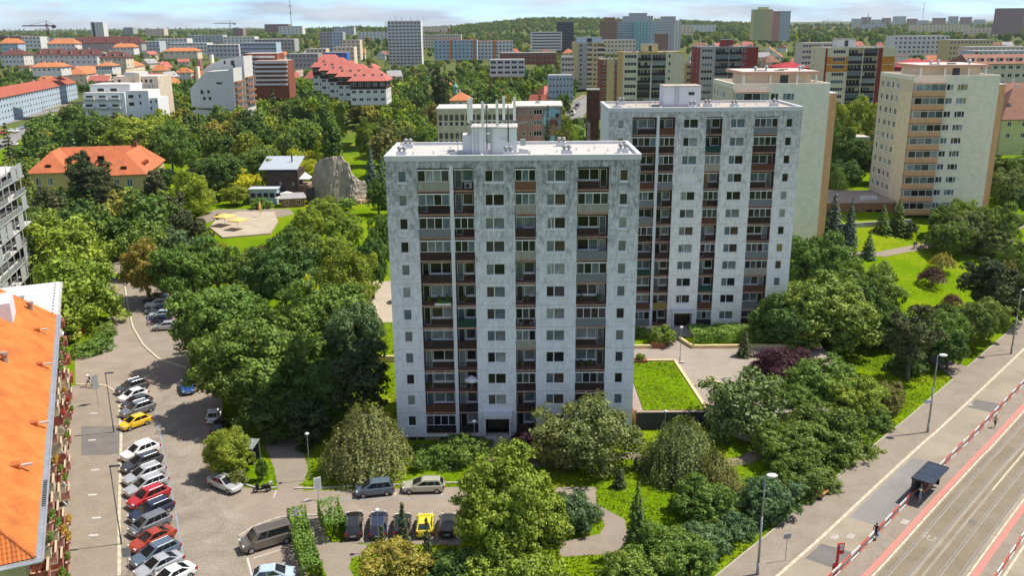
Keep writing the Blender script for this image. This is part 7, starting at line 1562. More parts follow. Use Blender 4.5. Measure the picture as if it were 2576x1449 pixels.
# ---------------------------------------------------------------- vehicles
def paint(name, c, metal=0.0): return mat('car_paint_'+name, c, 0.28, 0.04, 0.5, metal=metal, spec=0.5, coat=0.6)
PAINT = {'white': paint('white', (0.80,0.80,0.79)), 'silver': paint('silver', (0.52,0.53,0.54), 0.35), 'grey': paint('grey', (0.20,0.21,0.225), 0.3), 'dark grey': paint('dark_grey', (0.055,0.058,0.065), 0.2), 'black': paint('black', (0.015,0.015,0.017)), 'blue': paint('blue', (0.02,0.065,0.22)), 'steel blue': paint('steel_blue', (0.13,0.18,0.235), 0.3), 'dark blue': paint('dark_blue', (0.018,0.026,0.06)), 'red': paint('red', (0.42,0.018,0.025)), 'brick red': paint('brick_red', (0.36,0.05,0.022)), 'yellow': paint('yellow', (0.85,0.52,0.015)), 'lemon': paint('lemon', (0.72,0.62,0.04)), 'beige': paint('beige', (0.50,0.49,0.38), 0.25), 'bronze': paint('bronze', (0.17,0.145,0.12), 0.3), 'pale blue': paint('pale_blue', (0.42,0.52,0.60)), 'crimson': paint('crimson', (0.5,0.02,0.02))}
M_CGL = mat('car_glass', (0.012,0.014,0.017), 0.04, 0.1, spec=0.8); M_TAIL = mat('tail_lamp', (0.35,0.01,0.012), 0.2, 0.05, spec=0.6); M_HEAD = mat('head_lamp', (0.62,0.64,0.66), 0.12, 0.05, spec=0.8); M_RIM = mat('wheel_rim', (0.40,0.41,0.42), 0.35, 0.1, metal=0.6); M_TRIM = mat('black_trim', (0.02,0.02,0.021), 0.6, 0.1); M_PLATE = mat('number_plate', (0.7,0.7,0.68), 0.5, 0.02)
CT = { # L, W, H, hood z, belt z, screen base x, roof front x, roof rear x, rear glass base x, tail z, side panes
 'hatch': (3.95,1.74,1.48,0.90,0.95,1.15,0.15,-1.20,-1.85,0.98,2), 'estate': (4.65,1.80,1.48,0.88,0.95,1.25,0.15,-1.80,-2.25,1.00,3), 'sedan': (4.50,1.78,1.45,0.88,0.95,1.15,0.15,-0.85,-1.75,1.00,2), 'suv': (4.45,1.86,1.66,1.00,1.06,1.22,0.30,-1.55,-2.12,1.10,3),
 'mpv': (4.2,1.74,1.66,0.95,1.02,1.50,0.45,-1.62,-2.02,1.04,3), 'van': (5.1,1.94,1.98,1.12,1.18,1.75,1.05,-2.35,-2.48,1.20,2), 'boxvan': (5.9,2.05,2.6,1.25,1.35,2.15,1.6,-2.8,-2.88,1.36,1)}
def loft(b, secs, m=0):
    k = len(b.v); n = len(secs[0])
    for s in secs: b.v += s
    for i in range(len(secs)-1):
        for j in range(n-1): a = k+i*n+j; b.f.append((a, a+n, a+n+1, a+1)); b.m.append(m)
    b.f.append(tuple(k+j for j in range(n))); b.m.append(m); b.f.append(tuple(k+(len(secs)-1)*n+j for j in reversed(range(n)))); b.m.append(m)
def car_parts(kind):
    L_, W_, H_, hz_, bz, xs_, xr0, xr1, xb, tz, npan = CT[kind]; hl, hw = L_/2, W_/2; zl = 0.24
    b = MB(); secs = []
    for x, wf, zt in ((hl,0.62,zl+0.34),(hl-0.06,0.78,hz_-0.22),(hl-0.28,0.93,hz_-0.12),(hl-0.75,0.99,hz_-0.03),(xs_+0.05,1.0,hz_+0.02),(xs_-0.15,1.0,bz),(0,1.0,bz),(xb+0.1,0.99,bz+0.02),(-hl+0.35,0.97,tz),(-hl+0.08,0.90,tz-0.06),(-hl,0.78,tz-0.3)):
        w = hw*wf; lo = zl if abs(x) < hl-0.1 else zl+0.1
        half = [(x,w*0.90,lo),(x,w*0.98,lo+0.12),(x,w,zl+(zt-zl)*0.5),(x,w*0.985,zt-0.09),(x,w*0.93,zt-0.015),(x,w*0.55,zt+0.025)]
        secs.append(half+[(p[0],-p[1],p[2]) for p in half[::-1]])
    loft(b, secs)
    # greenhouse: lower ring on the belt, upper ring at the roof
    wl, wr = hw*0.925, hw*0.73
    low = [(xs_,wl*0.97,bz-0.03),(xs_,-wl*0.97,bz-0.03),(xb,-wl*0.95,bz),(xb,wl*0.95,bz)]; up = [(xr0,wr,H_-0.05),(xr0,-wr,H_-0.05),(xr1,-wr*0.96,H_-0.06),(xr1,wr*0.96,H_-0.06)]
    b.poly([low[1],low[0],up[0],up[1]]); b.poly([low[3],low[2],up[2],up[3]]); b.poly([low[0],low[3],up[3],up[0]]); b.poly([low[2],low[1],up[1],up[2]])
    e = [(xr0-0.15,wr*0.8,H_),(xr0-0.15,-wr*0.8,H_),(xr1+0.15,-wr*0.78,H_-0.005),(xr1+0.15,wr*0.78,H_-0.005)]
    b.poly([e[1],e[2],e[3],e[0]][::-1]); 
    for i in range(4): j = (i+1) % 4; b.poly([up[i],up[j],e[j],e[i]])
    parts = [('body', b.mesh('body', PAINT['white'], False), None)]
    def lerp(a, c, t): return Vector(a).lerp(Vector(c), t)
    def pane(A, B, C_, D_, u0, u1, v0, v1, nm):
        """A,B bottom edge, D,C top edge"""
        q = [lerp(lerp(A,B,u), lerp(D_,C_,u), v) for u, v in ((u0,v0),(u1,v0),(u1,v1),(u0,v1))]; nrm = (q[1]-q[0]).cross(q[3]-q[0]).normalized()*0.012
        p = MB(); p.poly([x+nrm for x in q]); return (nm, p.mesh(nm, M_CGL), None)
    parts.append(pane(low[1],low[0],up[0],up[1],0.07,0.93,0.08,0.95,'windscreen')); parts.append(pane(low[3],low[2],up[2],up[3],0.08,0.92,0.12,0.92,'rear_window'))
    for A, B, C_, D_ in ((low[0],low[3],up[3],up[0]),(low[2],low[1],up[1],up[2])):
        rev = A is low[2]; cuts = [0.13] + [0.13+(0.93-0.13)*f for f in ({1:[0.28],2:[0.52],3:[0.38,0.72]}[npan])]+[0.93]
        if kind in ('van',): cuts = [0.13, 0.36, 0.93]
        if npan == 1: cuts = [0.10, 0.30]
        for c0, c1 in zip(cuts[:-1], cuts[1:]):
            u0, u1 = (c0+0.012, c1-0.012) if not rev else (1-c1+0.012, 1-c0-0.012)
            parts.append(pane(A,B,C_,D_,u0,u1,0.12,0.90,'side_window'))
    t = MB(); t.box(hl-0.10,hl-0.005,-hw*0.62,hw*0.62,zl+0.08,zl+0.22); t.box(-hl+0.005,-hl+0.1,-hw*0.66,hw*0.66,zl+0.08,zl+0.2); t.box(hl-0.12,hl-0.035,-hw*0.36,hw*0.36,hz_-0.36,hz_-0.24); t.box(-hl+0.5,hl-0.5,-hw*0.93,hw*0.93,zl-0.08,zl+0.02); parts.append(('bumper_trim', t.mesh('bumper_trim', M_TRIM), None))
    for s in (1, -1):
        p = MB(); p.box(hl-0.34,hl-0.07,min(s*hw*0.50,s*hw*0.86),max(s*hw*0.50,s*hw*0.86),hz_-0.30,hz_-0.15); parts.append(('headlight', p.mesh('headlight', M_HEAD), None))
        p = MB(); p.box(-hl-0.01,-hl+0.26,min(s*hw*0.66,s*hw*0.955),max(s*hw*0.66,s*hw*0.955),tz-0.36,tz-0.10); parts.append(('tail_light', p.mesh('tail_light', M_TAIL), None))
        p = MB(); y0 = s*hw; p.box(xs_-0.38,xs_-0.22,min(y0*0.96,y0*1.10),max(y0*0.96,y0*1.10),bz-0.02,bz+0.13); parts.append(('mirror', p.mesh('mirror', PAINT['white']), None))
    p = MB(); p.box(hl-0.02,hl+0.006,-0.26,0.26,zl+0.2,zl+0.31); parts.append(('number_plate', p.mesh('number_plate', M_PLATE), None))
    p = MB(); p.box(-hl-0.012,-hl+0.02,-0.26,0.26,tz-0.48,tz-0.36); parts.append(('number_plate', p.mesh('number_plate', M_PLATE), None))
    if kind in ('estate','suv'):
        p = MB()
        for s in (1, -1): p.cyl((xr0-0.2,s*wr*0.93,H_),(xr1+0.1,s*wr*0.90,H_),0.022,n=5)
        parts.append(('roof_rail', p.mesh('roof_rail', M_RIM), None))
    if kind == 'van':
        p = MB()
        for i in range(6): p.box(xr1+0.2,xr0-0.3,-wr*0.7+i*wr*0.26,-wr*0.7+i*wr*0.26+0.07,H_,H_+0.025)
        parts.append(('roof_rib', p.mesh('roof_rib', PAINT['bronze']), None))
    R = 0.32 if kind not in ('suv','van','boxvan') else 0.35; wh = []
    for x in (hl-0.82, -hl+0.85):
        for s in (1, -1):
            wh.append((x, s*(hw-0.09), R))
    return parts, wh
def wheel_meshes(R):
    t = MB(); prof = [(R*0.62,-0.1),(R*0.93,-0.105),(R,-0.07),(R,0.07),(R*0.93,0.105),(R*0.62,0.1)]; n = 16
    for i, (r, y) in enumerate(prof):
        for j in range(n): a = 6.2832*j/n; t.v.append((r*math.cos(a), y, r*math.sin(a)))
    for i in range(len(prof)-1):
        for j in range(n): k = (j+1) % n; t.f.append((i*n+j, i*n+k, (i+1)*n+k, (i+1)*n+j)); t.m.append(0)
    rm = MB(); rm.cyl((0,-0.09,0),(0,0.09,0),R*0.63,n=12); arch = MB(); 
    for k in range(5): a = 6.2832*k/5; rm.box(-0.03,0.03,-0.1,0.1,0.05,R*0.58); 
    return t.mesh('tyre', M_RUBBER, True), rm.mesh('rim', M_RIM)
def add_car(kind, colour, x, y, heading, label, group=None, z=0.012, name=None, detail=True):
    parts, wh = cached(('car', kind), lambda: car_parts(kind))
    t = thing(name or {'hatch':'hatchback_car','estate':'estate_car','sedan':'saloon_car','suv':'off_road_car','mpv':'family_car','van':'minibus','boxvan':'delivery_van'}[kind], label, 'van' if kind in ('van','boxvan') else 'car', (x, y, z), heading, group)
    for nm, me, _ in parts:
        if not detail and nm in ('mirror','number_plate','roof_rail','bumper_trim'): continue
        o = put(nm, me, t, mat_=PAINT[colour] if nm in ('body','mirror','roof_rib') else None)
    for wx, wy, R in wh:
        ty, ri = cached(('wheel', R), lambda: wheel_meshes(R)); w = put('wheel', ty, t, (wx, wy, R)); put('rim', ri, w)
    return t
def car_px(kind, colour, rear, front, label, group=None, z=0.012, **k):
    a = G(*rear, z); b = G(*front, z); return add_car(kind, colour, (a[0]+b[0])/2, (a[1]+b[1])/2, math.atan2(b[1]-a[1], b[0]-a[0]), label, group, z, **k)
HD = math.radians(-131); GR = 'cars parked in the row along the left pavement'
ROW = [('suv','dark grey',333,985,'dark grey off-road car at the far end of the left parking row'),('hatch','white',336,1005,'white hatchback second from the far end of the left parking row'),('hatch','dark grey',345,1022,'dark grey hatchback between white hatchback and grey off-road car'),('suv','grey',347,1041,'grey off-road car parked beside the yellow hatchback'),('hatch','yellow',341,1073,'bright yellow hatchback in the left parking row'),
 ('suv','white',354,1148,'white off-road car first in the nearer part of the left row'),('estate','dark grey',358,1175,'dark grey estate car between white and silver cars'),('estate','silver',364,1205,'silver estate car next to the dark grey estate'),('estate','silver',369,1233,'silver-grey estate car next to the deep red car'),('suv','red',375,1264,'deep red off-road car in the left parking row'),('estate','dark blue',382,1297,'blue-black estate car next to the deep red car'),('mpv','grey',378,1333,'tall grey family car with upright tail'),('sedan','brick red',384,1370,'brick red saloon car in the left parking row'),('estate','steel blue',392,1406,'steel blue estate car near the bottom of the left row'),('sedan','silver',401,1437,'silver saloon car near the bottom edge'),('sedan','white',432,1466,'white car roof cut by the bottom edge')]
for k, c, px, py, lb in ROW:
    p = G(px, py); add_car(k, c, p[0], p[1], HD+random.uniform(-0.03, 0.03), lb, GR)
car_px('sedan','blue',(468,962),(476,1003),'dark blue saloon car driving towards the camera under the maples')
car_px('sedan','silver',(531,1213),(604,1243),'silver saloon car parked askew at the kerbed island')
car_px('van','bronze',(735,1352),(606,1390),'bronze-grey minibus parked beside the hedge')
car_px('mpv','steel blue',(990,1238),(897,1247),'grey-blue family car parked below the weeping birch')
car_px('estate','beige',(1112,1233),(1020,1235),'pale beige estate car parked right of the grey-blue car')
for k, c, r_, f_, lb in (('estate','black',(889,1363),(892,1302),'black estate car first from the left in the short bay'),('estate','dark blue',(951,1363),(954,1302),'dark blue estate second from the left in the short bay'),('hatch','black',(1010,1363),(1014,1304),'black hatchback behind the slim spruce in the bay'),('hatch','lemon',(1067,1362),(1072,1304),'lemon yellow hatchback with dark roof in the bay'),('hatch','dark grey',(1124,1362),(1129,1304),'dark grey hatchback at the right end of the bay')): car_px(k, c, r_, f_, lb, 'cars in the short parking bay')
car_px('hatch','pale blue',(640,1466),(740,1455),'pale blue car roof at the bottom edge beside the hedge')
for i, (k, c, px, py, lb) in enumerate([('suv','dark grey',392,760,'dark car at the far end of the strip under the maples'),('suv','white',397,774,'white car in the strip under the maples'),('hatch','steel blue',396,788,'steel blue car in the strip under the maples'),('hatch','pale blue',405,799,'pale blue car in the strip under the maples'),('hatch','dark blue',404,814,'dark blue car near the prohibition sign'),('hatch','silver',416,829,'silver car half hidden beneath the maple')]):
    p = G(px, py); add_car(k, c, p[0], p[1], math.radians(190), lb, 'cars in the strip under the maples')
for k, c, px, py, lb in (('hatch','red',196,846,'dark red car in the shade behind the corner hedge'),('suv','black',180,856,'black car in the shade behind the corner hedge'),('hatch','white',540,1055,'white car in the deep shade of the big maple'),('hatch','black',552,1084,'black car in the deep shade by the island tree')):
    p = G(px, py); add_car(k, c, p[0], p[1], math.radians(100), lb)
# far left avenue: cars and an articulated bus
AV = math.atan2(FR2[2][1]-FR2[1][1], FR2[2][0]-FR2[1][0]); GAV = 'traffic on the far left avenue'
for i, (k, c, px, py, d, lb) in enumerate([('hatch','white',116,303,1,'white car leading the queue on the far avenue'),('suv','dark grey',128,299,1,'dark car behind the leading white car on the avenue'),('hatch','dark blue',97,309,1,'dark blue car in the avenue queue'),('suv','white',86,313,1,'white off-road car in the avenue queue'),('hatch','grey',73,317,1,'grey car in the avenue queue'),('hatch','pale blue',61,321,1,'light blue car in the avenue queue'),('hatch','silver',50,324,1,'silver car in the avenue queue'),('suv','white',41,332,1,'white car in the nearer lane of the avenue'),('hatch','white',26,331,1,'white hatchback left of the nearer white car'),('mpv','crimson',9,336,1,'bright red car at the left edge of the avenue'),('boxvan','white',79,334,1,'white delivery van beside the planted strip'),('hatch','grey',85,348,0,'grey car alone on the nearer carriageway'),('suv','white',38,366,0,'big white car near the bus on the avenue'),('suv','dark grey',140,328,0,'dark car by the tall dark mast on the avenue'),('hatch','white',134,292,1,'white car far up the avenue'),('hatch','black',0,372,0,'dark car at the picture edge on the avenue')]):
    z = 3.0; p = G(px, py, z); z = h1(*p)+0.16; p = G(px, py, z); add_car(k, c, p[0], p[1], AV+(math.pi if d else 0), lb, GAV, z, detail=False)
def bus():
    z = 2.4; a = G(28, 402, z); b = G(108, 372, z); hd = math.atan2(b[1]-a[1], b[0]-a[0]); t = thing('articulated_bus', 'white and red articulated bus at the left edge', 'bus', (b[0], b[1], h1(*b)+0.2), hd)
    M_BW = paint('bus_white', (0.78,0.77,0.75)); M_BR = paint('bus_red', (0.55,0.03,0.035))
    for x0, x1 in ((-9.0, 0.0), (-18.5, -10.0)):
        o = MB().box(x0, x1, -1.25, 1.25, 0.35, 3.0).build('body', M_BW, t); MB().box(x0+0.05, x1-0.05, -1.27, 1.27, 0.36, 1.0).build('red_skirt', M_BR, o)
        for i in range(5):
            for s in (-1.28, 1.22): MB().box(x0+0.4+i*1.7, x0+1.9+i*1.7, s, s+0.06, 1.45, 2.6).build('window', M_CGL, o)
        MB().box(x0+1, x0+3.5, -0.8, 0.8, 3.0, 3.25).build('roof_unit', M_BR if x0 < -15 else M_BW, o)
    MB().box(-10.1, -8.9, -1.15, 1.15, 0.5, 2.9).build('bellows', M_TRIM, t); MB().box(-0.02, 0.05, -1.1, 1.1, 1.2, 2.7).build('windscreen', M_CGL, t)
    for x in (-1.9, -7.2, -15.5):
        for s in (-1.15, 1.15):
            ty, ri = cached(('wheel', 0.48), lambda: wheel_meshes(0.48)); w = put('wheel', ty, t, (x, s, 0.48)); put('rim', ri, w)
bus()
for i, (k, c, px, py, lb) in enumerate([('boxvan','white',1441,288,'white van on the side street behind the school'),('hatch','grey',1446,276,'grey car before the white van on the side street'),('suv','black',1452,268,'black car further up the side street'),('hatch','white',1457,262,'white car at the top of the side street'),('hatch','silver',1449,318,'silver car low on the side street'),('hatch','white',1453,330,'white car low on the side street beside the pine')]):
    z = 8; p = G(px, py, z); z = h1(*p)+0.18; p = G(px, py, z); add_car(k, c, p[0], p[1], 1.35, lb, 'cars on the side street', z, detail=False)
p = G(572, 480, 0.2); add_car('boxvan', 'white', p[0], p[1], math.radians(-80), 'white delivery van at the plaza under the yellow tree', z=0.25)
def scooter(px, py):
    p = G(px, py); t = thing('motor_scooter', 'black touring scooter with top case parked at the kerb', 'scooter', (p[0], p[1], 0.012), math.radians(190))
    for x in (0.75, -0.65): ty, ri = cached(('wheel', 0.3), lambda: wheel_meshes(0.3)); w = put('wheel', ty, t, (x, 0, 0.3), scale=(1, 0.6, 1)); put('rim', ri, w)
    b = MB(); b.box(-0.85,0.1,-0.17,0.17,0.42,0.72); b.box(0.05,0.4,-0.15,0.15,0.28,0.4); b.prism([(0.35,-0.2),(0.72,-0.1),(0.72,0.1),(0.35,0.2)],0.35,1.0); b.build('body', M_TRIM, t)
    s = MB(); s.box(-0.75,0.05,-0.16,0.16,0.73,0.84); s.build('seat', M_DARK, t); MB().box(-1.1,-0.75,-0.24,0.24,0.85,1.15).build('top_case', PAINT['silver'], t)
    h = MB(); h.cyl((0.45,-0.36,1.08),(0.45,0.36,1.08),0.025,n=6); h.cyl((0.6,0,0.5),(0.45,0,1.08),0.04,n=6); h.build('handlebar', M_DARK, t); w_ = MB(); w_.poly([(0.62,-0.2,1.0),(0.62,0.2,1.0),(0.45,0.16,1.45),(0.45,-0.16,1.45)]); w_.build('windshield', M_CGL, t); MB().box(0.70,0.76,-0.12,0.12,0.75,0.9).build('headlight', M_HEAD, t)
scooter(661, 1238)
# ---------------------------------------------------------------- lamps, signs, railings, shelter, bench, bins, hedges
M_POLE = mat('lamp_pole_grey', (0.30,0.31,0.33), 0.5, 0.12, 1.0, metal=0.3)
def tall_lamp(label, x, y, h=10.2, group='tall lamps along the tram street', hd=0.0):
    t = thing('street_lamp', label, 'street lamp', (x, y, 0.1)); b = MB(); b.cyl((0,0,0),(0,0,1.3),0.15,0.14,n=10); b.cyl((0,0,1.3),(0,0,h*0.6),0.115,0.10,n=10); b.cyl((0,0,h*0.6),(0,0,h),0.085,0.06,n=10); b.build('pole', M_POLE, t, smooth=True)
    a = MB(); a.cyl((0,0,h),(0.25,-0.12,h+0.12),0.05,n=6); a.build('arm', M_POLE, t); l_ = MB().lathe([(0.05,-0.12),(0.26,-0.08),(0.34,0.02),(0.28,0.12),(0.1,0.18)], 10).build('lamp_head', M_WHITE, t, (0.5,-0.24,h+0.12), smooth=True); l_.scale = (1.6, 1.0, 1.0); return t
for q, lb in (((2543,892),'tall grey lamp at the right edge of the upper pavement'),((2333,1090),'tall grey lamp on the pavement above the shelter'),((1905,1449),'tall grey lamp nearest the camera on the tram street')):
    p = G(*q); tall_lamp(lb, p[0], p[1])
lampR2 = G(2333,1090); sg = thing('blue_sign_plate', 'small grey sign plate fixed to the middle tall lamp', 'sign', (lampR2[0]-0.15, lampR2[1]-0.18, 4.2), 0.2); MB().box(-1.0,0.1,-0.02,0.02,0,0.35).build('plate', M_PBLUE, sg); MB().cyl((0,0.05,-0.1),(0,0.05,0.5),0.03,n=5).build('bracket', M_POLE, sg)
def flat_lamp(label, x, y, h, hd, group='flat-headed lamps on the left pavement', z=0.12):
    t = thing('street_lamp', label, 'street lamp', (x, y, z), hd, group); b = MB(); b.cyl((0,0,0),(0,0,1.0),0.09,n=8); b.cyl((0,0,1.0),(0,0,h),0.06,0.045,n=8); b.build('pole', mat('dark_grey_pole', (0.10,0.105,0.11), 0.5, 0.1), t); b = MB(); b.box(-0.05,0.95,-0.13,0.13,h-0.02,h+0.08); b.build('lamp_head', M_DARK, t); MB().box(0.1,0.9,-0.1,0.1,h-0.035,h-0.022).build('diffuser', M_WHITE, t)
for q, h, lb in (((287,1090),8.0,'flat-headed lamp beside the info board on the left pavement'),((306,1372),8.5,'flat-headed lamp on the nearer left pavement')): p = G(*q); flat_lamp(lb, p[0], p[1], h, 0.15)
def post_lamp(label, x, y, h, z=0.0, group='small post-top lamps', base=True):
    t = thing('post_lamp', label, 'lamp post', (x, y, z), 0, group); b = MB(); b.cyl((0,0,0),(0,0,0.7),0.1,n=8); b.cyl((0,0,0.7),(0,0,h),0.05,0.04,n=8); b.build('pole', M_POLE, t); MB().lathe([(0.06,h-0.05),(0.22,h+0.05),(0.24,h+0.18),(0.08,h+0.26)],10).build('lamp_head', M_WHITE, t, smooth=True)
p = G(781,1208); post_lamp('post lamp on the verge left of the weeping birch', p[0], p[1], 5.6)
p = G(1710,912,TZ); post_lamp('post lamp at the corner of the small terrace lawn', p[0], p[1], 5.2, TZ+0.1); MB().box(-0.7,0.7,-0.4,0.4,0,0.05).build('lamp_base_slab', M_KERBG, bpy.data.objects['terrace'], (p[0],p[1],TZ+0.12))
post_lamp('post lamp before the tower left of the entrance stairs', -4.6, 96.2, 4.2); post_lamp('post lamp between birch and lower tower corner', 18.5, 99.0, 4.0)
p = G(2378,500,8); post_lamp('post lamp on the lawn before the cream tower', p[0]-0.5, 192, 3.4, h1(p[0],192))
p = G(896,1410); post_lamp('slim lamp standing among the bay cars', p[0]+2.0, p[1]+1.5, 4.4)
for q in ((70,330),(100,320),(150,300)): 
    p = G(q[0], q[1], 3); flat_lamp(f'tall thin avenue lamp, {["leftmost","middle","rightmost"][[70,100,150].index(q[0])]} of three far left', p[0], p[1]+6, 12, 2.5, 'avenue lamps far left', h1(p[0], p[1]+6))
t = thing('dark_mast', 'tall dark tram mast beside the avenue on the far left', 'mast', (*G(140,345,2.5), 2.5)); MB().cyl((0,0,0),(-0.8,0,12),0.35,0.25,n=8).build('pole', M_DARK, t); MB().box(-0.5,0.5,-0.5,0.5,0,0.3).build('base', M_CONC, t)
t = thing('canopy', 'brown slatted shelter roof beside the avenue on the far left', 'shelter', (*G(148,372,2.0), 2.0), 0.4); MB().box(-4,5,-2,2,3.0,3.25).build('roof', M_BRNW, t); [MB().box(x-0.1,x+0.1,-0.1,0.1,0,3.0).build('post', M_DARK, t) for x in (-3,0,4)]
# info board, signs
def sign(label, x, y, h, w, hh, M, hd=0.0, z=0.1, name='sign', cat='sign', double=False):
    t = thing(name, label, cat, (x, y, z), hd); MB().cyl((0,0,0),(0,0,h),0.035,n=6).build('post', M_POLE, t)
    if double: MB().cyl((w*0.7,0,0),(w*0.7,0,h),0.035,n=6).build('post', M_POLE, t)
    o = MB().box(-w*0.2 if double else -w/2, w*0.9 if double else w/2, -0.03, 0.03, h-hh, h).build('plate', M, t); return t, o
M_SGREY = mat('sign_back_grey', (0.30,0.32,0.33), 0.5, 0.1); M_SBLUE = mat('sign_blue', (0.02,0.10,0.42), 0.4, 0.03); M_SRED = mat('sign_red', (0.5,0.02,0.02), 0.4, 0.03)
p = G(246,1020); sign('tall grey parking board on a post at the left street corner', p[0], p[1]+0.2, 4.2, 0.9, 2.0, M_SGREY, 1.1)
p = G(326,1449); sign('grey street sign seen from behind at the bottom left', p[0], p[1], 2.9, 0.7, 1.0, M_SGREY, 0.3)
p = G(800,1262); t, o = sign('white parking schedule board on a post by the small hedge', p[0], p[1]+0.3, 2.6, 0.8, 1.5, M_WHITE, 0.5); [MB().box(-0.3,0.3,-0.036,-0.031,1.3+i*0.2,1.38+i*0.2).build('text_line', M_SGREY, o) for i in range(6)]
p = G(733,1375); sign('thin grey sign post at the hedge corner', p[0], p[1]+2.6, 2.6, 0.35, 0.9, M_SGREY, 0.9)
p = G(378,840); t, o = sign('blue and red traffic signs on a post by the parking strip', p[0], p[1], 3.0, 0.7, 0.6, M_SBLUE, 0.1); MB().cyl((0,-0.05,2.0),(0,0.01,2.0),0.38,n=16).build('prohibition_ring', M_SRED, t); MB().cyl((0,-0.06,2.0),(0,0.0,2.0),0.29,n=16).build('prohibition_face', M_WHITE, t); MB().box(-0.3,0.3,-0.03,0.03,1.2,1.5).build('plate', M_WHITE, t); MB().box(-0.12,0.12,-0.036,-0.03,2.5,2.9).build('white_symbol', M_WHITE, o)
p = G(1975,1414); sign('grey notice plate on a thin post near the bottom right pavement', p[0], p[1], 2.9, 0.75, 0.5, M_SGREY, 0.25)
# tram stop sign
a = along(3.85, 43.2); t = thing('tram_stop_sign', 'red tram stop column at the near end of the platform railing', 'stop sign', (a[0], a[1], 0.2), 0.2); MB().box(-0.09,0.09,-0.09,0.09,0,3.1).build('post', M_SRED, t); b = MB(); b.box(-0.1,0.55,-0.06,0.06,2.2,3.3); o = b.build('panel', M_SRED, t); MB().box(0.0,0.45,-0.066,-0.061,2.6,3.2).build('timetable', M_WHITE, o); [MB().box(0.05,0.4,-0.072,-0.067,2.7+i*0.15,2.75+i*0.15).build('text_line', M_DARK, o) for i in range(3)]; MB().box(-0.35,0.05,-0.12,0.12,0,1.2).build('ticket_box', M_SRED, t)
# red and white platform railing
M_RW = {'r': mat('railing_red', (0.62,0.10,0.06), 0.5, 0.1), 'w': mat('railing_white', (0.74,0.72,0.68), 0.5, 0.08)}
def railing(label, d, s0, s1, step=2.0, z=0.2, skip=()):
    a0 = along(d, s0); t = thing('platform_railing', label, 'railing', (a0[0], a0[1], z)); s = s0; i = 0
    while s+step <= s1:
        if not any(p < s+step/2 < q for p, q in skip):
            a = along(d, s); b = along(d, s+step); ln = math.dist(a[:2], b[:2])
            def mk(c):
                m_ = MB()
                for zz in (0.12, 0.92): m_.cyl((0,0,zz),(ln,0,zz),0.045,n=6)
                m_.box(0.0,ln,-0.02,0.02,0.70,0.97)
                m_.cyl((0.02,0,0),(0.02,0,1.0),0.045,n=6); n_ = 9
                return m_.mesh('railing_panel', M_RW[c])
            c = 'rw'[i % 2]; hd_ = math.atan2(b[1]-a[1], b[0]-a[0])
            o = put('railing_panel', cached(('rp', round(ln,2), c), lambda: mk(c)), t, (a[0]-a0[0], a[1]-a0[1], 0), hd_)
            put('mesh_infill', cached(('mi', round(ln,2)), lambda: (lambda q: ([q.box(0.05+k*(ln-0.1)/14-0.006,0.05+k*(ln-0.1)/14+0.006,-0.006,0.006,0.14,0.7) for k in range(15)], q.mesh('mesh_infill', M_KERBG))[1])(MB())), o)
        s += step; i += 1
    return t
railing('red and white railing along the near tram platform', 3.95, 36, 160, 2.0, 0.2, ((61.3, 66.7),))
railing('red and white railing along the opposite tram platform', 14.85, 30, 120, 2.0, 0.2)
# shelter
a = along(4.3, 64.0); sh = thing('tram_shelter', 'dark glass-roofed tram shelter on the near platform', 'shelter', (a[0], a[1], 0.2), a[2])
for i in range(3): MB().box(-2.4+i*1.62,-0.82+i*1.62,-1.55,0.55,2.52,2.58).build('roof_panel', mat('smoked_roof_glass', (0.03,0.04,0.055), 0.15, 0.05, spec=0.6), sh)
b = MB(); b.box(-2.45,2.5,0.5,0.6,2.44,2.60); b.box(-2.45,2.5,-1.62,-1.55,2.44,2.60); b.box(-2.5,-2.4,-1.6,0.6,2.45,2.61); b.box(2.46,2.56,-1.6,0.6,2.45,2.61); b.build('roof_frame', M_DARK, sh)
for x in (-2.3, 2.3): MB().box(x-0.06,x+0.06,0.42,0.54,0,2.45).build('post', M_DARK, sh)
MB().box(-2.2,2.2,0.46,0.5,0.3,2.3).build('back_glass', M_GLASS[2], sh); MB().box(2.25,2.35,-0.9,0.4,0.3,2.2).build('side_panel', M_GLASS[0], sh); MB().box(-1.9,1.5,-0.15,0.3,0.42,0.48).build('seat', M_DARK, sh); [MB().box(x-0.05,x+0.05,0,0.15,0,0.42).build('seat_leg', M_DARK, sh) for x in (-1.5, 1.2)]
# bench on the pavement
p = G(2070,1253); bn = thing('park_bench', 'light wooden bench at the shrub edge of the pavement', 'bench', (p[0], p[1], 0.12), hd)
for i in range(3): MB().box(-1.0,1.0,-0.22+i*0.16,-0.08+i*0.16,0.43,0.47).build('seat_slat', M_WOOD, bn)
for i in range(2): MB().box(-1.0,1.0,0.30+i*0.03,0.34+i*0.03,0.55+i*0.16,0.68+i*0.16).build('back_slat', M_WOOD, bn)
for x in (-0.8, 0.8): MB().box(x-0.07,x+0.07,-0.22,0.3,0,0.43).build('leg', M_DARK, bn); MB().box(x-0.03,x+0.03,0.27,0.30,0.4,0.85).build('back_support', M_DARK, bn)
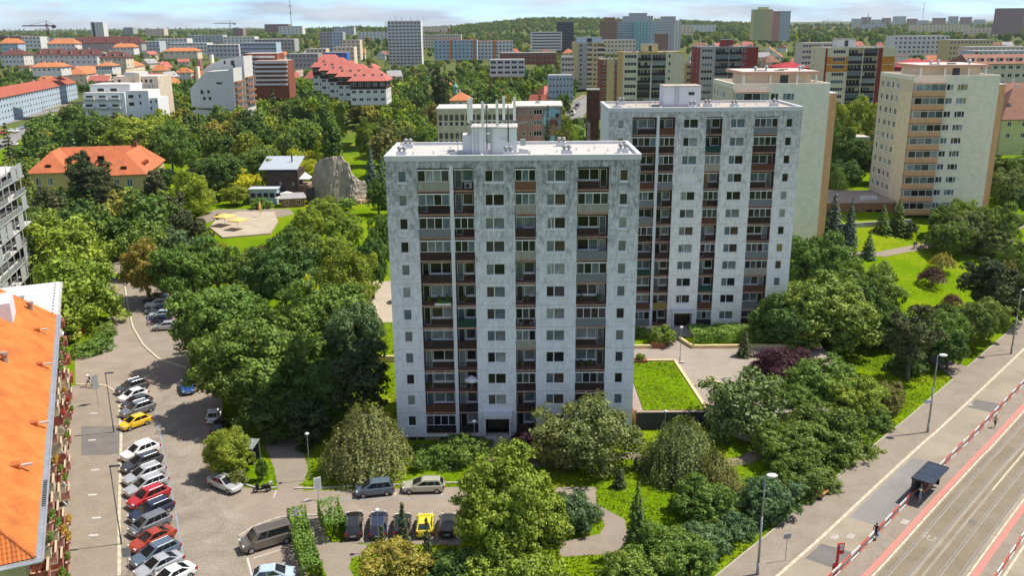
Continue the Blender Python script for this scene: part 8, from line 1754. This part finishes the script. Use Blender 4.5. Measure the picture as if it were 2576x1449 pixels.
# recycling cage with bins on the island
p = G(615,1168); cg = thing('recycling_cage', 'grey mesh recycling cage with pale roof behind the island tree', 'shelter', (p[0], p[1], 0.12), -0.15); b = MB()
for x in (-1.6,1.6):
    for y in (-0.9,0.9): b.box(x-0.04,x+0.04,y-0.04,y+0.04,0,2.4)
b.box(-1.6,1.6,-0.93,-0.9,1.1,1.16); b.box(-1.6,1.6,-0.93,-0.9,2.3,2.38); b.build('frame', M_POLE, cg); r_ = MB(); r_.poly([(-1.7,-1.0,2.42),(1.7,-1.0,2.42),(1.7,1.0,2.75),(-1.7,1.0,2.75)]); r_.poly([(-1.7,1.0,2.70),(1.7,1.0,2.70),(1.7,-1.0,2.37),(-1.7,-1.0,2.37)]); r_.build('roof', M_GLASS[4], cg); MB().box(-1.6,1.6,0.88,0.9,0.1,2.3).build('back_mesh', M_GLASS[2], cg)
for i, (M, nm) in enumerate(((mat('bin_yellow',(0.62,0.42,0.02),0.5),'yellow'),(mat('bin_blue',(0.03,0.14,0.5),0.5),'blue'),(M_DARK,'black'))):
    q = cg.matrix_basis @ Vector((-1.1+i*1.0, 0.1, 0.0)); t = thing('wheeled_bin', f'{nm} wheeled bin inside the recycling cage', 'bin', (q.x, q.y, 0.14), -0.15); MB().prism([(-0.4,-0.4),(0.4,-0.4),(0.4,0.4),(-0.4,0.4)],0.1,1.1).build('body', M, t); MB().box(-0.44,0.44,-0.44,0.44,1.1,1.25).build('lid', M, t); [MB().cyl((x,-0.35,0.1),(x,-0.25,0.1),0.1,n=8).build('wheel', M_RUBBER, t) for x in (-0.3,0.3)]
# clipped hedges: leaf-covered boxes along a line
def hedge(label, pts, w, h, col, seed=1, z0=0.1):
    rng = np.random.default_rng(seed); P = []; N = []; T = []; o0 = pts[0]
    for a, b in zip(pts[:-1], pts[1:]):
        d = np.array([b[0]-a[0], b[1]-a[1]]); ln = np.hypot(*d); d /= ln; nn = np.array([-d[1], d[0]]); m_ = int(ln*(w+2*h)*75)
        s = rng.uniform(0, ln, m_); q = rng.uniform(0, w+2*h, m_); side = np.where(q < h, -1, np.where(q > h+w, 1, 0)); off_ = np.where(side == 0, q-h-w/2, side*w/2); z = np.where(side == 0, h, np.where(side < 0, q, w+2*h-q))
        lump = 0.12*np.sin(s*2.1+off_*1.7)+0.1*np.sin(s*0.9+2)+rng.normal(size=m_)*0.09
        off2 = off_*(1+lump*0.6); z2 = z*(1+lump*0.5)
        P.append(np.stack([a[0]-o0[0]+d[0]*s+nn[0]*off2, a[1]-o0[1]+d[1]*s+nn[1]*off2, z2], 1)); N.append(unit(np.stack([nn[0]*side*1.0, nn[1]*side*1.0, np.where(side == 0, 1.0, 0.35)], 1)+rng.normal(size=(m_, 3))*0.5)); T.append((0.5+lump*1.6+rng.normal(size=m_)*0.18).clip(0, 1))
    v, f = cards(np.vstack(P), np.vstack(N), 0.19, rng); t = thing('hedge', label, 'hedge', (o0[0], o0[1], z0)); put('foliage', np_mesh('foliage', v, f, [M_LEAF], attr=np.concatenate(T)), t, col=GREENS[col]); b = MB()
    for a, c in zip(pts[:-1], pts[1:]):
        n_ = int(math.dist(a, c)/0.8)
        for i in range(n_): t_ = (i+0.5)/n_; x, y = a[0]+(c[0]-a[0])*t_-o0[0], a[1]+(c[1]-a[1])*t_-o0[1]; b.cyl((x,y,-0.1),(x+0.05,y,h*0.75),0.06,0.03,5)
    b.build('stems', M_BARK, t); return t
hedge('long clipped hedge running down beside the minibus', [G(748,1318), G(765,1390), G(790,1470)], 1.7, 1.8, 'green', 1)
hedge('short clipped hedge between the path and the bay cars', [G(826,1300), G(850,1364)], 2.0, 2.0, 'green', 2)
hedge('low hedge rounding the street corner by the tiled house', [G(188,888), G(225,878), G(255,852), G(266,826)], 1.3, 1.0, 'mid', 3)
hedge('dense shrub bed in front of the second tower right of its stairs', [(27.5,130.2),(36,130.4),(45.5,130.2)], 4.6, 1.5, 'mid', 4, TZ+0.25)
hedge('shrub bed in front of the second tower left of its stairs', [(16,131.6),(21,131.6)], 2.2, 1.2, 'green', 5, TZ+0.25)
tree_px('shrub',1668,818,80,128.5,'mid','rounded shrub at the left of the second tower stairs',GC,z=TZ)
for i, (px, py, lb) in enumerate(((1655,868,'brown wooden planter with grasses by the cream wall'),(1610,906,'low brown planter at the tower edge on the terrace'))):
    p = G(px, py+6, TZ); t = thing('planter', lb, 'planter', (p[0], p[1], TZ)); MB().box(-1.0,1.0,-0.6,0.6,0,0.85 if i == 0 else 0.5).build('box', M_PLANTER, t); put('plant', PROTO['shrub'][i][0], t, (0,0,0.7 if i == 0 else 0.4), 0, (0.45,0.3,0.35), col=GREENS['fresh'])
# balcony things on the nearest tower
def at1(x, k, y=0.6, dz=0.0): return (X1+x, Y1+y, FLOOR0+FH*k+dz)
def chair(label, x, y, z, rz, M=M_WHITE):
    t = thing('garden_chair', label, 'chair', (x, y, z), rz); MB().box(-0.25,0.25,-0.25,0.25,0.40,0.44).build('seat', M, t); MB().box(-0.25,0.25,0.22,0.26,0.44,0.9).build('backrest', M, t); [MB().box(a-0.02,a+0.02,b-0.02,b+0.02,0,0.4).build('leg', M, t) for a in (-0.22,0.22) for b in (-0.22,0.22)]
p = at1(15.1,5); chair('left white plastic chair on a balcony of the nearest tower', *p, 1.2); p = at1(16.6,5); chair('right white plastic chair on a balcony of the nearest tower', *p, -1.2)
p = at1(9.3,11,1.0,0.1); t = thing('aircon_unit', 'white air conditioner on the top balcony of the nearest tower', 'air conditioner', p); MB().box(-0.45,0.4,-0.18,0.15,0,0.62).build('case', M_WHITE, t); MB().cyl((-0.1,-0.2,0.31),(-0.1,-0.175,0.31),0.24,n=14).build('fan_grille', M_DARK, t)
p = at1(9.2,2,0.5); parasol('white parasol on a balcony low on the nearest tower', p[0], p[1], p[2], 0.9, 1.9, M_WHITE)
for i, (x, k) in enumerate(((4.4,6),(5.6,6),(6.6,6),(22.6,3),(23.6,3),(24.4,6),(22.4,6),(4.0,2),(8.6,6),(16.0,6),(15.2,3))):
    p = at1(x, k, 0.3 if i < 3 else 0.7, 0.0); t = thing('pot_plant', f'potted plant, {ordinal(i)} of those on the balconies of the nearest tower', 'plant', p, 0, 'balcony plants'); MB().lathe([(0.1,0),(0.16,0.25),(0.18,0.3)],8).build('pot', M_PLANTER, t); put('leaves', PROTO['shrub'][i % 3][0], t, (0,0,0.25), i, (0.18,0.18,0.28 if i > 2 else 0.36), col=GREENS['green'])
t = thing('flower_trough', 'white flower trough on a planted balcony of the nearest tower', 'planter', at1(5.1, 6, -0.12, 0.1)); MB().box(0,1.9,-0.15,0.08,0,0.25).build('trough', M_WHITE, t); put('plants', PROTO['shrub'][1][0], t, (1.0,-0.05,0.2), 0, (0.5,0.12,0.15), col=GREENS['green'])
# fence and playground pieces left of the tower
t = thing('mesh_fence', 'low green mesh fence behind the left tower edge', 'fence', (-25,141,0)); [MB().cyl((i*2.4,0,0),(i*2.4,0,1.5),0.04,n=5).build('post', M_POLE, t) for i in range(5)]; MB().box(0,9.6,-0.02,0.02,1.42,1.5).build('rail', M_POLE, t)
t = thing('board_fence', 'reddish brown board fence behind the left tower edge', 'fence', (-18.5,131,0), 0.9); [MB().box(i*0.24,i*0.24+0.2,-0.03,0.03,0.05,1.5).build('board', M_RUST, t) for i in range(16)]; MB().box(0,3.9,0.03,0.08,1.0,1.1).build('rail', M_RUST, t)
t = thing('play_tower', 'small wooden climbing frame in the playground', 'climbing frame', (-20,158,0)); [MB().cyl((x,y,0),(x,y,3),0.09,n=6).build('post', M_WOOD, t) for x in (-1,1) for y in (-1,1)]; MB().box(-1.1,1.1,-1.1,1.1,1.5,1.6).build('platform', M_BRNW, t); r_ = MB(); gable_roof(r_,2.4,2.4,3.0,0.8,0.1); r_.build('roof', [M_RUST,M_RUST], t, (-1.2,-1.2,0))
# ---------------------------------------------------------------- people
SKIN = mat('skin', (0.48,0.28,0.19), 0.6, 0.06); HAIRS = {'dark': mat('dark_hair', (0.025,0.018,0.014), 0.6, 0.2), 'fair': mat('fair_hair', (0.30,0.19,0.09), 0.6, 0.2)}
CLO = {k: mat('cloth_'+k, c, 0.9, 0.1, 4.0) for k, c in {'white': (0.75,0.75,0.73), 'black': (0.02,0.02,0.022), 'blue': (0.20,0.32,0.52), 'navy': (0.02,0.03,0.07), 'red': (0.45,0.05,0.05), 'khaki': (0.32,0.25,0.12), 'denim': (0.10,0.16,0.28), 'grey': (0.25,0.26,0.28), 'straw': (0.62,0.48,0.26), 'tan': (0.42,0.28,0.16)}.items()}
def body_mesh(pose):
    """joints laid out as edges, grown with the Skin modifier into one continuous body 1.75 m tall"""
    J = []; E = []; R = []
    def j(p, r, par=None):
        J.append(p); R.append(r); i = len(J)-1
        if par is not None: E.append((par, i))
        return i
    sit = pose == 'sit'; st = 0.22 if pose == 'walk' else 0.0
    hip = 0.92 if not sit else 0.52; pel = j((0,0,hip), 0.125); ab = j((0.01,0,hip+0.18), 0.115, pel); ch = j((0.0,0,hip+0.38), 0.135, ab); nk = j((0.01,0,hip+0.54), 0.06, ch); hb = j((0.03,0,hip+0.62), 0.075, nk); hd_ = j((0.035,0,hip+0.74), 0.09, hb); j((0.03,0,hip+0.83), 0.055, hd_); j((0.125,0,hip+0.70), 0.018, hd_)
    for s, sg_ in ((0.1, 1), (-0.1, -1)):
        j((0.02, sg_*0.098, hip+0.72), 0.02, hd_)
        f_ = st*sg_
        if sit: th = j((0.12, s, 0.50), 0.085, pel); kn = j((0.42, s, 0.50), 0.06, th); an = j((0.44, s, 0.10), 0.04, kn); j((0.60, s, 0.05), 0.035, an)
        else: th = j((0.02+f_*0.3, s, 0.78), 0.085, pel); kn = j((0.05+f_, s, 0.48), 0.058, th); an = j((f_*1.35-(0.12 if f_ < 0 else 0), s, 0.09+(0.05 if f_ < 0 else 0)), 0.04, kn); j((f_*1.35+0.15, s, 0.04+(0.03 if f_ < 0 else 0)), 0.035, an)
        sh_ = j((0, sg_*0.19, hip+0.47), 0.06, ch); a_ = -f_*0.7; el = j((a_*0.5-0.02, sg_*0.24, hip+0.2), 0.045, sh_); wr_ = j((a_+0.10+(0.12 if sit else 0), sg_*0.25, hip-0.02+(0.06 if sit else 0)), 0.032, el); pm = j((a_+0.12+(0.16 if sit else 0), sg_*0.25, hip-0.09+(0.05 if sit else 0)), 0.026, wr_)
        b = J[pm]
        for q in range(4): k1 = j((b[0]-0.03+q*0.02, b[1], b[2]-0.045+0.004*abs(q-1.4)), 0.0095, pm); j((b[0]-0.025+q*0.02, b[1]-sg_*0.012, b[2]-0.085+0.008*abs(q-1.4)), 0.008, k1)
        k1 = j((b[0]+0.04, b[1]-sg_*0.01, b[2]-0.01), 0.0095, pm); j((b[0]+0.06, b[1]-sg_*0.015, b[2]-0.04), 0.008, k1)
    me = bpy.data.meshes.new('body'); me.from_pydata(J, E, []); o = bpy.data.objects.new('tmp_body', me); COL.objects.link(o); md = o.modifiers.new('s', 'SKIN'); md.use_smooth_shade = True
    for i, r in enumerate(R): sv = me.skin_vertices[0].data[i]; sv.radius = (r, r); sv.use_root = (i == 0)
    o.modifiers.new('u', 'SUBSURF').levels = 1; dg = bpy.context.evaluated_depsgraph_get(); out_ = bpy.data.meshes.new_from_object(o.evaluated_get(dg)); bpy.data.objects.remove(o); return out_
BODY = {p: body_mesh(p) for p in ('stand', 'walk', 'sit')}
def person(label, x, y, z, rz, pose, top, bottom, hair='dark', shorts=False, group=None, hat=None, bag=None, short_sleeve=True):
    me = BODY[pose].copy(); me.name = 'body'; me.materials.clear()
    for M in (SKIN, CLO[top], CLO[bottom], HAIRS[hair], CLO['black']): me.materials.append(M)
    hip = 0.92 if pose != 'sit' else 0.52; idx_ = []
    for p in me.polygons:
        c = p.center; k = 0; side = abs(c.y) > 0.165 and c.z < hip+0.42
        if c.z < 0.085 or (c.z < 0.12 and pose != 'sit' and c.x > 0.35): k = 4
        elif c.z > hip+0.69 and (c.x < 0.06 or c.z > hip+0.80): k = 3
        elif side and c.z > hip-0.25: k = 1 if (c.z > hip+0.28 or not short_sleeve) and c.z > hip+0.02 else 0
        elif hip+0.02 < c.z < hip+0.53: k = 1
        elif c.z <= hip+0.02: k = 0 if (shorts and (c.z < 0.52 if pose != 'sit' else c.x > 0.36)) else 2
        idx_.append(k)
    me.polygons.foreach_set('material_index', idx_)
    t = thing('person', label, 'person', (x, y, z), rz, group); put('body', me, t)
    for s in (-0.03, 0.03): MB().box(0.118,0.124,s-0.009,s+0.009,hip+0.735,hip+0.75).build('eye', M_DARK, t)
    MB().box(0.116,0.121,-0.022,0.022,hip+0.655,hip+0.663).build('mouth', M_SRED, t)
    if hat: MB().lathe([(0.02,hip+0.80),(0.24,hip+0.80),(0.24,hip+0.815),(0.12,hip+0.82),(0.1,hip+0.92),(0.02,hip+0.93)],12).build('hat', CLO[hat], t, (0.02,0,0), smooth=True)
    if bag == 'pack': 
        q = t.matrix_basis @ Vector((-0.2,0,hip+0.15)); b = thing('backpack', f'backpack worn by the {label.split(" walking")[0].split(" standing")[0]}', 'backpack', q, rz); MB().prism([(-0.1,-0.15),(0.1,-0.15),(0.1,0.15),(-0.1,0.15)],0,0.42).build('bag_body', CLO['navy'], b); MB().box(-0.14,-0.1,-0.1,0.1,0.05,0.22).build('pocket', CLO['grey'], b)
    if bag == 'carrier':
        q = t.matrix_basis @ Vector((0.1,-0.25,hip-0.55)); b = thing('carrier_bag', 'blue carrier bag in the hand of the platform walker', 'bag', q, rz); MB().prism([(-0.18,-0.07),(0.18,-0.07),(0.16,0.07),(-0.16,0.07)],0,0.38).build('sack', CLO['blue'], b); MB().cyl((0,0,0.38),(0,0,0.46),0.02,n=5).build('handle', CLO['blue'], b)
    return t
p = G(224,975); person('person in white cap walking at the left street corner', p[0], p[1], 0.12, math.radians(200), 'walk', 'white', 'black', 'fair', True, hat='white', bag='pack')
p = G(232,977); person('person in dark cap walking beside the white-capped one', p[0]+0.3, p[1]-0.1, 0.12, math.radians(205), 'walk', 'white', 'black', 'dark', True)
for i, (px, py, top, bot, lb) in enumerate(((2298,628,'black','black','person in black on the park path, leftmost of four'),(2303,626,'black','navy','person in dark clothes on the park path, second of four'),(2316,624,'khaki','khaki','person in khaki on the park path, third of four'),(2324,622,'white','red','person in white shirt and red shorts on the park path'))):
    p = GT(px, py); z = h1(*p)+0.07; person(lb, p[0], p[1], z, math.radians(15), 'walk', top, bot, 'dark', i == 3, 'walkers on the park path')
p = G(2200,1362); person('person bending forward walking on the tram platform with a bag', p[0], p[1], 0.2, math.radians(55), 'walk', 'black', 'black', bag='carrier', short_sleeve=False).rotation_euler[1] = 0.15
p = G(2501,1080); person('person in brown top walking far up the platform', p[0], p[1], 0.2, math.radians(50), 'walk', 'tan', 'black', 'fair', True)
a = along(4.9, 61.2); person('person in sun hat and blue shirt standing at the shelter', a[0], a[1], 0.2, math.radians(-40), 'stand', 'blue', 'grey', hat='straw')
a = along(4.5, 62.6); person('person in grey standing inside the shelter', a[0], a[1], 0.2, math.radians(-40), 'stand', 'grey', 'navy')
for i, (s, top) in enumerate(((63.6,'black'),(64.4,'black'),(65.0,'red'))):
    a = along(4.15, s); person(f'person in {top} seated in the shelter, {"nearest" if i == 0 else "middle" if i == 1 else "farthest"} on the seat', a[0], a[1], 0.2, a[2]-math.pi/2, 'sit', top, 'black', group='people seated in the shelter', shorts=True)
# ---------------------------------------------------------------- grass tufts on the near lawns
def inside(X, Y, P):
    c = np.zeros(len(X), bool); n = len(P)
    for i in range(n):
        x1, y1 = P[i]; x2, y2 = P[i-1]
        if y1 != y2: c ^= ((y1 > Y) != (y2 > Y)) & (X < (x2-x1)*(Y-y1)/(y2-y1)+x1)
    return c
rg = np.random.default_rng(77); X = rg.uniform(-75, 75, 260000); Y = rg.uniform(64, 150, 260000); ok = (np.abs(X) < 8+Y*0.58) & ((X-24.5)*0.728-(Y-71.3)*0.685 < -4.3)
for P in HARD: ok &= ~inside(X, Y, P)
for a, b, c, d in FOOT: ok &= ~((X > a) & (X < b) & (Y > c) & (Y < d))
lawn = (X > 16.7) & (X < 23.3) & (Y > 104) & (Y < 120.7); Z = np.where(lawn, TZ+0.12, hz(X, Y)+0.02)
keep = ok | lawn; keep &= rg.uniform(size=len(X)) < (0.35+0.65*(np.sin(X*0.9)*np.cos(Y*0.7)+np.sin(X*0.31+Y*0.43) > -0.2)); X, Y, Z = X[keep], Y[keep], Z[keep]
v, f = cards(np.stack([X, Y, Z+0.05], 1), unit(np.stack([rg.normal(size=len(X))*0.7, rg.normal(size=len(X))*0.7, np.full(len(X), 0.6)], 1)), 0.16, rg, 1.4, 0.4)
gt = put('grass', np_mesh('grass', v, f, [M_LEAF], attr=rg.uniform(0.3, 0.8, len(X))), col=(0.105, 0.145, 0.003)); tag(gt, 'short uneven grass tufts on the lawns and verges', 'grass', kind='stuff')
# ---------------------------------------------------------------- air: thin haze over the whole place
hzm = bpy.data.materials.new('haze_air'); hzm.use_nodes = True; n_ = hzm.node_tree.nodes; n_.remove(n_['Principled BSDF']); pv = n_.new('ShaderNodeVolumePrincipled'); pv.inputs['Color'].default_value = (0.9,0.94,1.0,1); pv.inputs['Density'].default_value = 0.00004; pv.inputs['Anisotropy'].default_value = 0.2
hzm.node_tree.links.new(pv.outputs[0], n_['Material Output'].inputs['Volume'])
hb = MB(); hb.box(-9500, 9500, -420, 14800, -12, 135); hb.build('haze', hzm); tag(bpy.data.objects['haze'], kind='stuff')
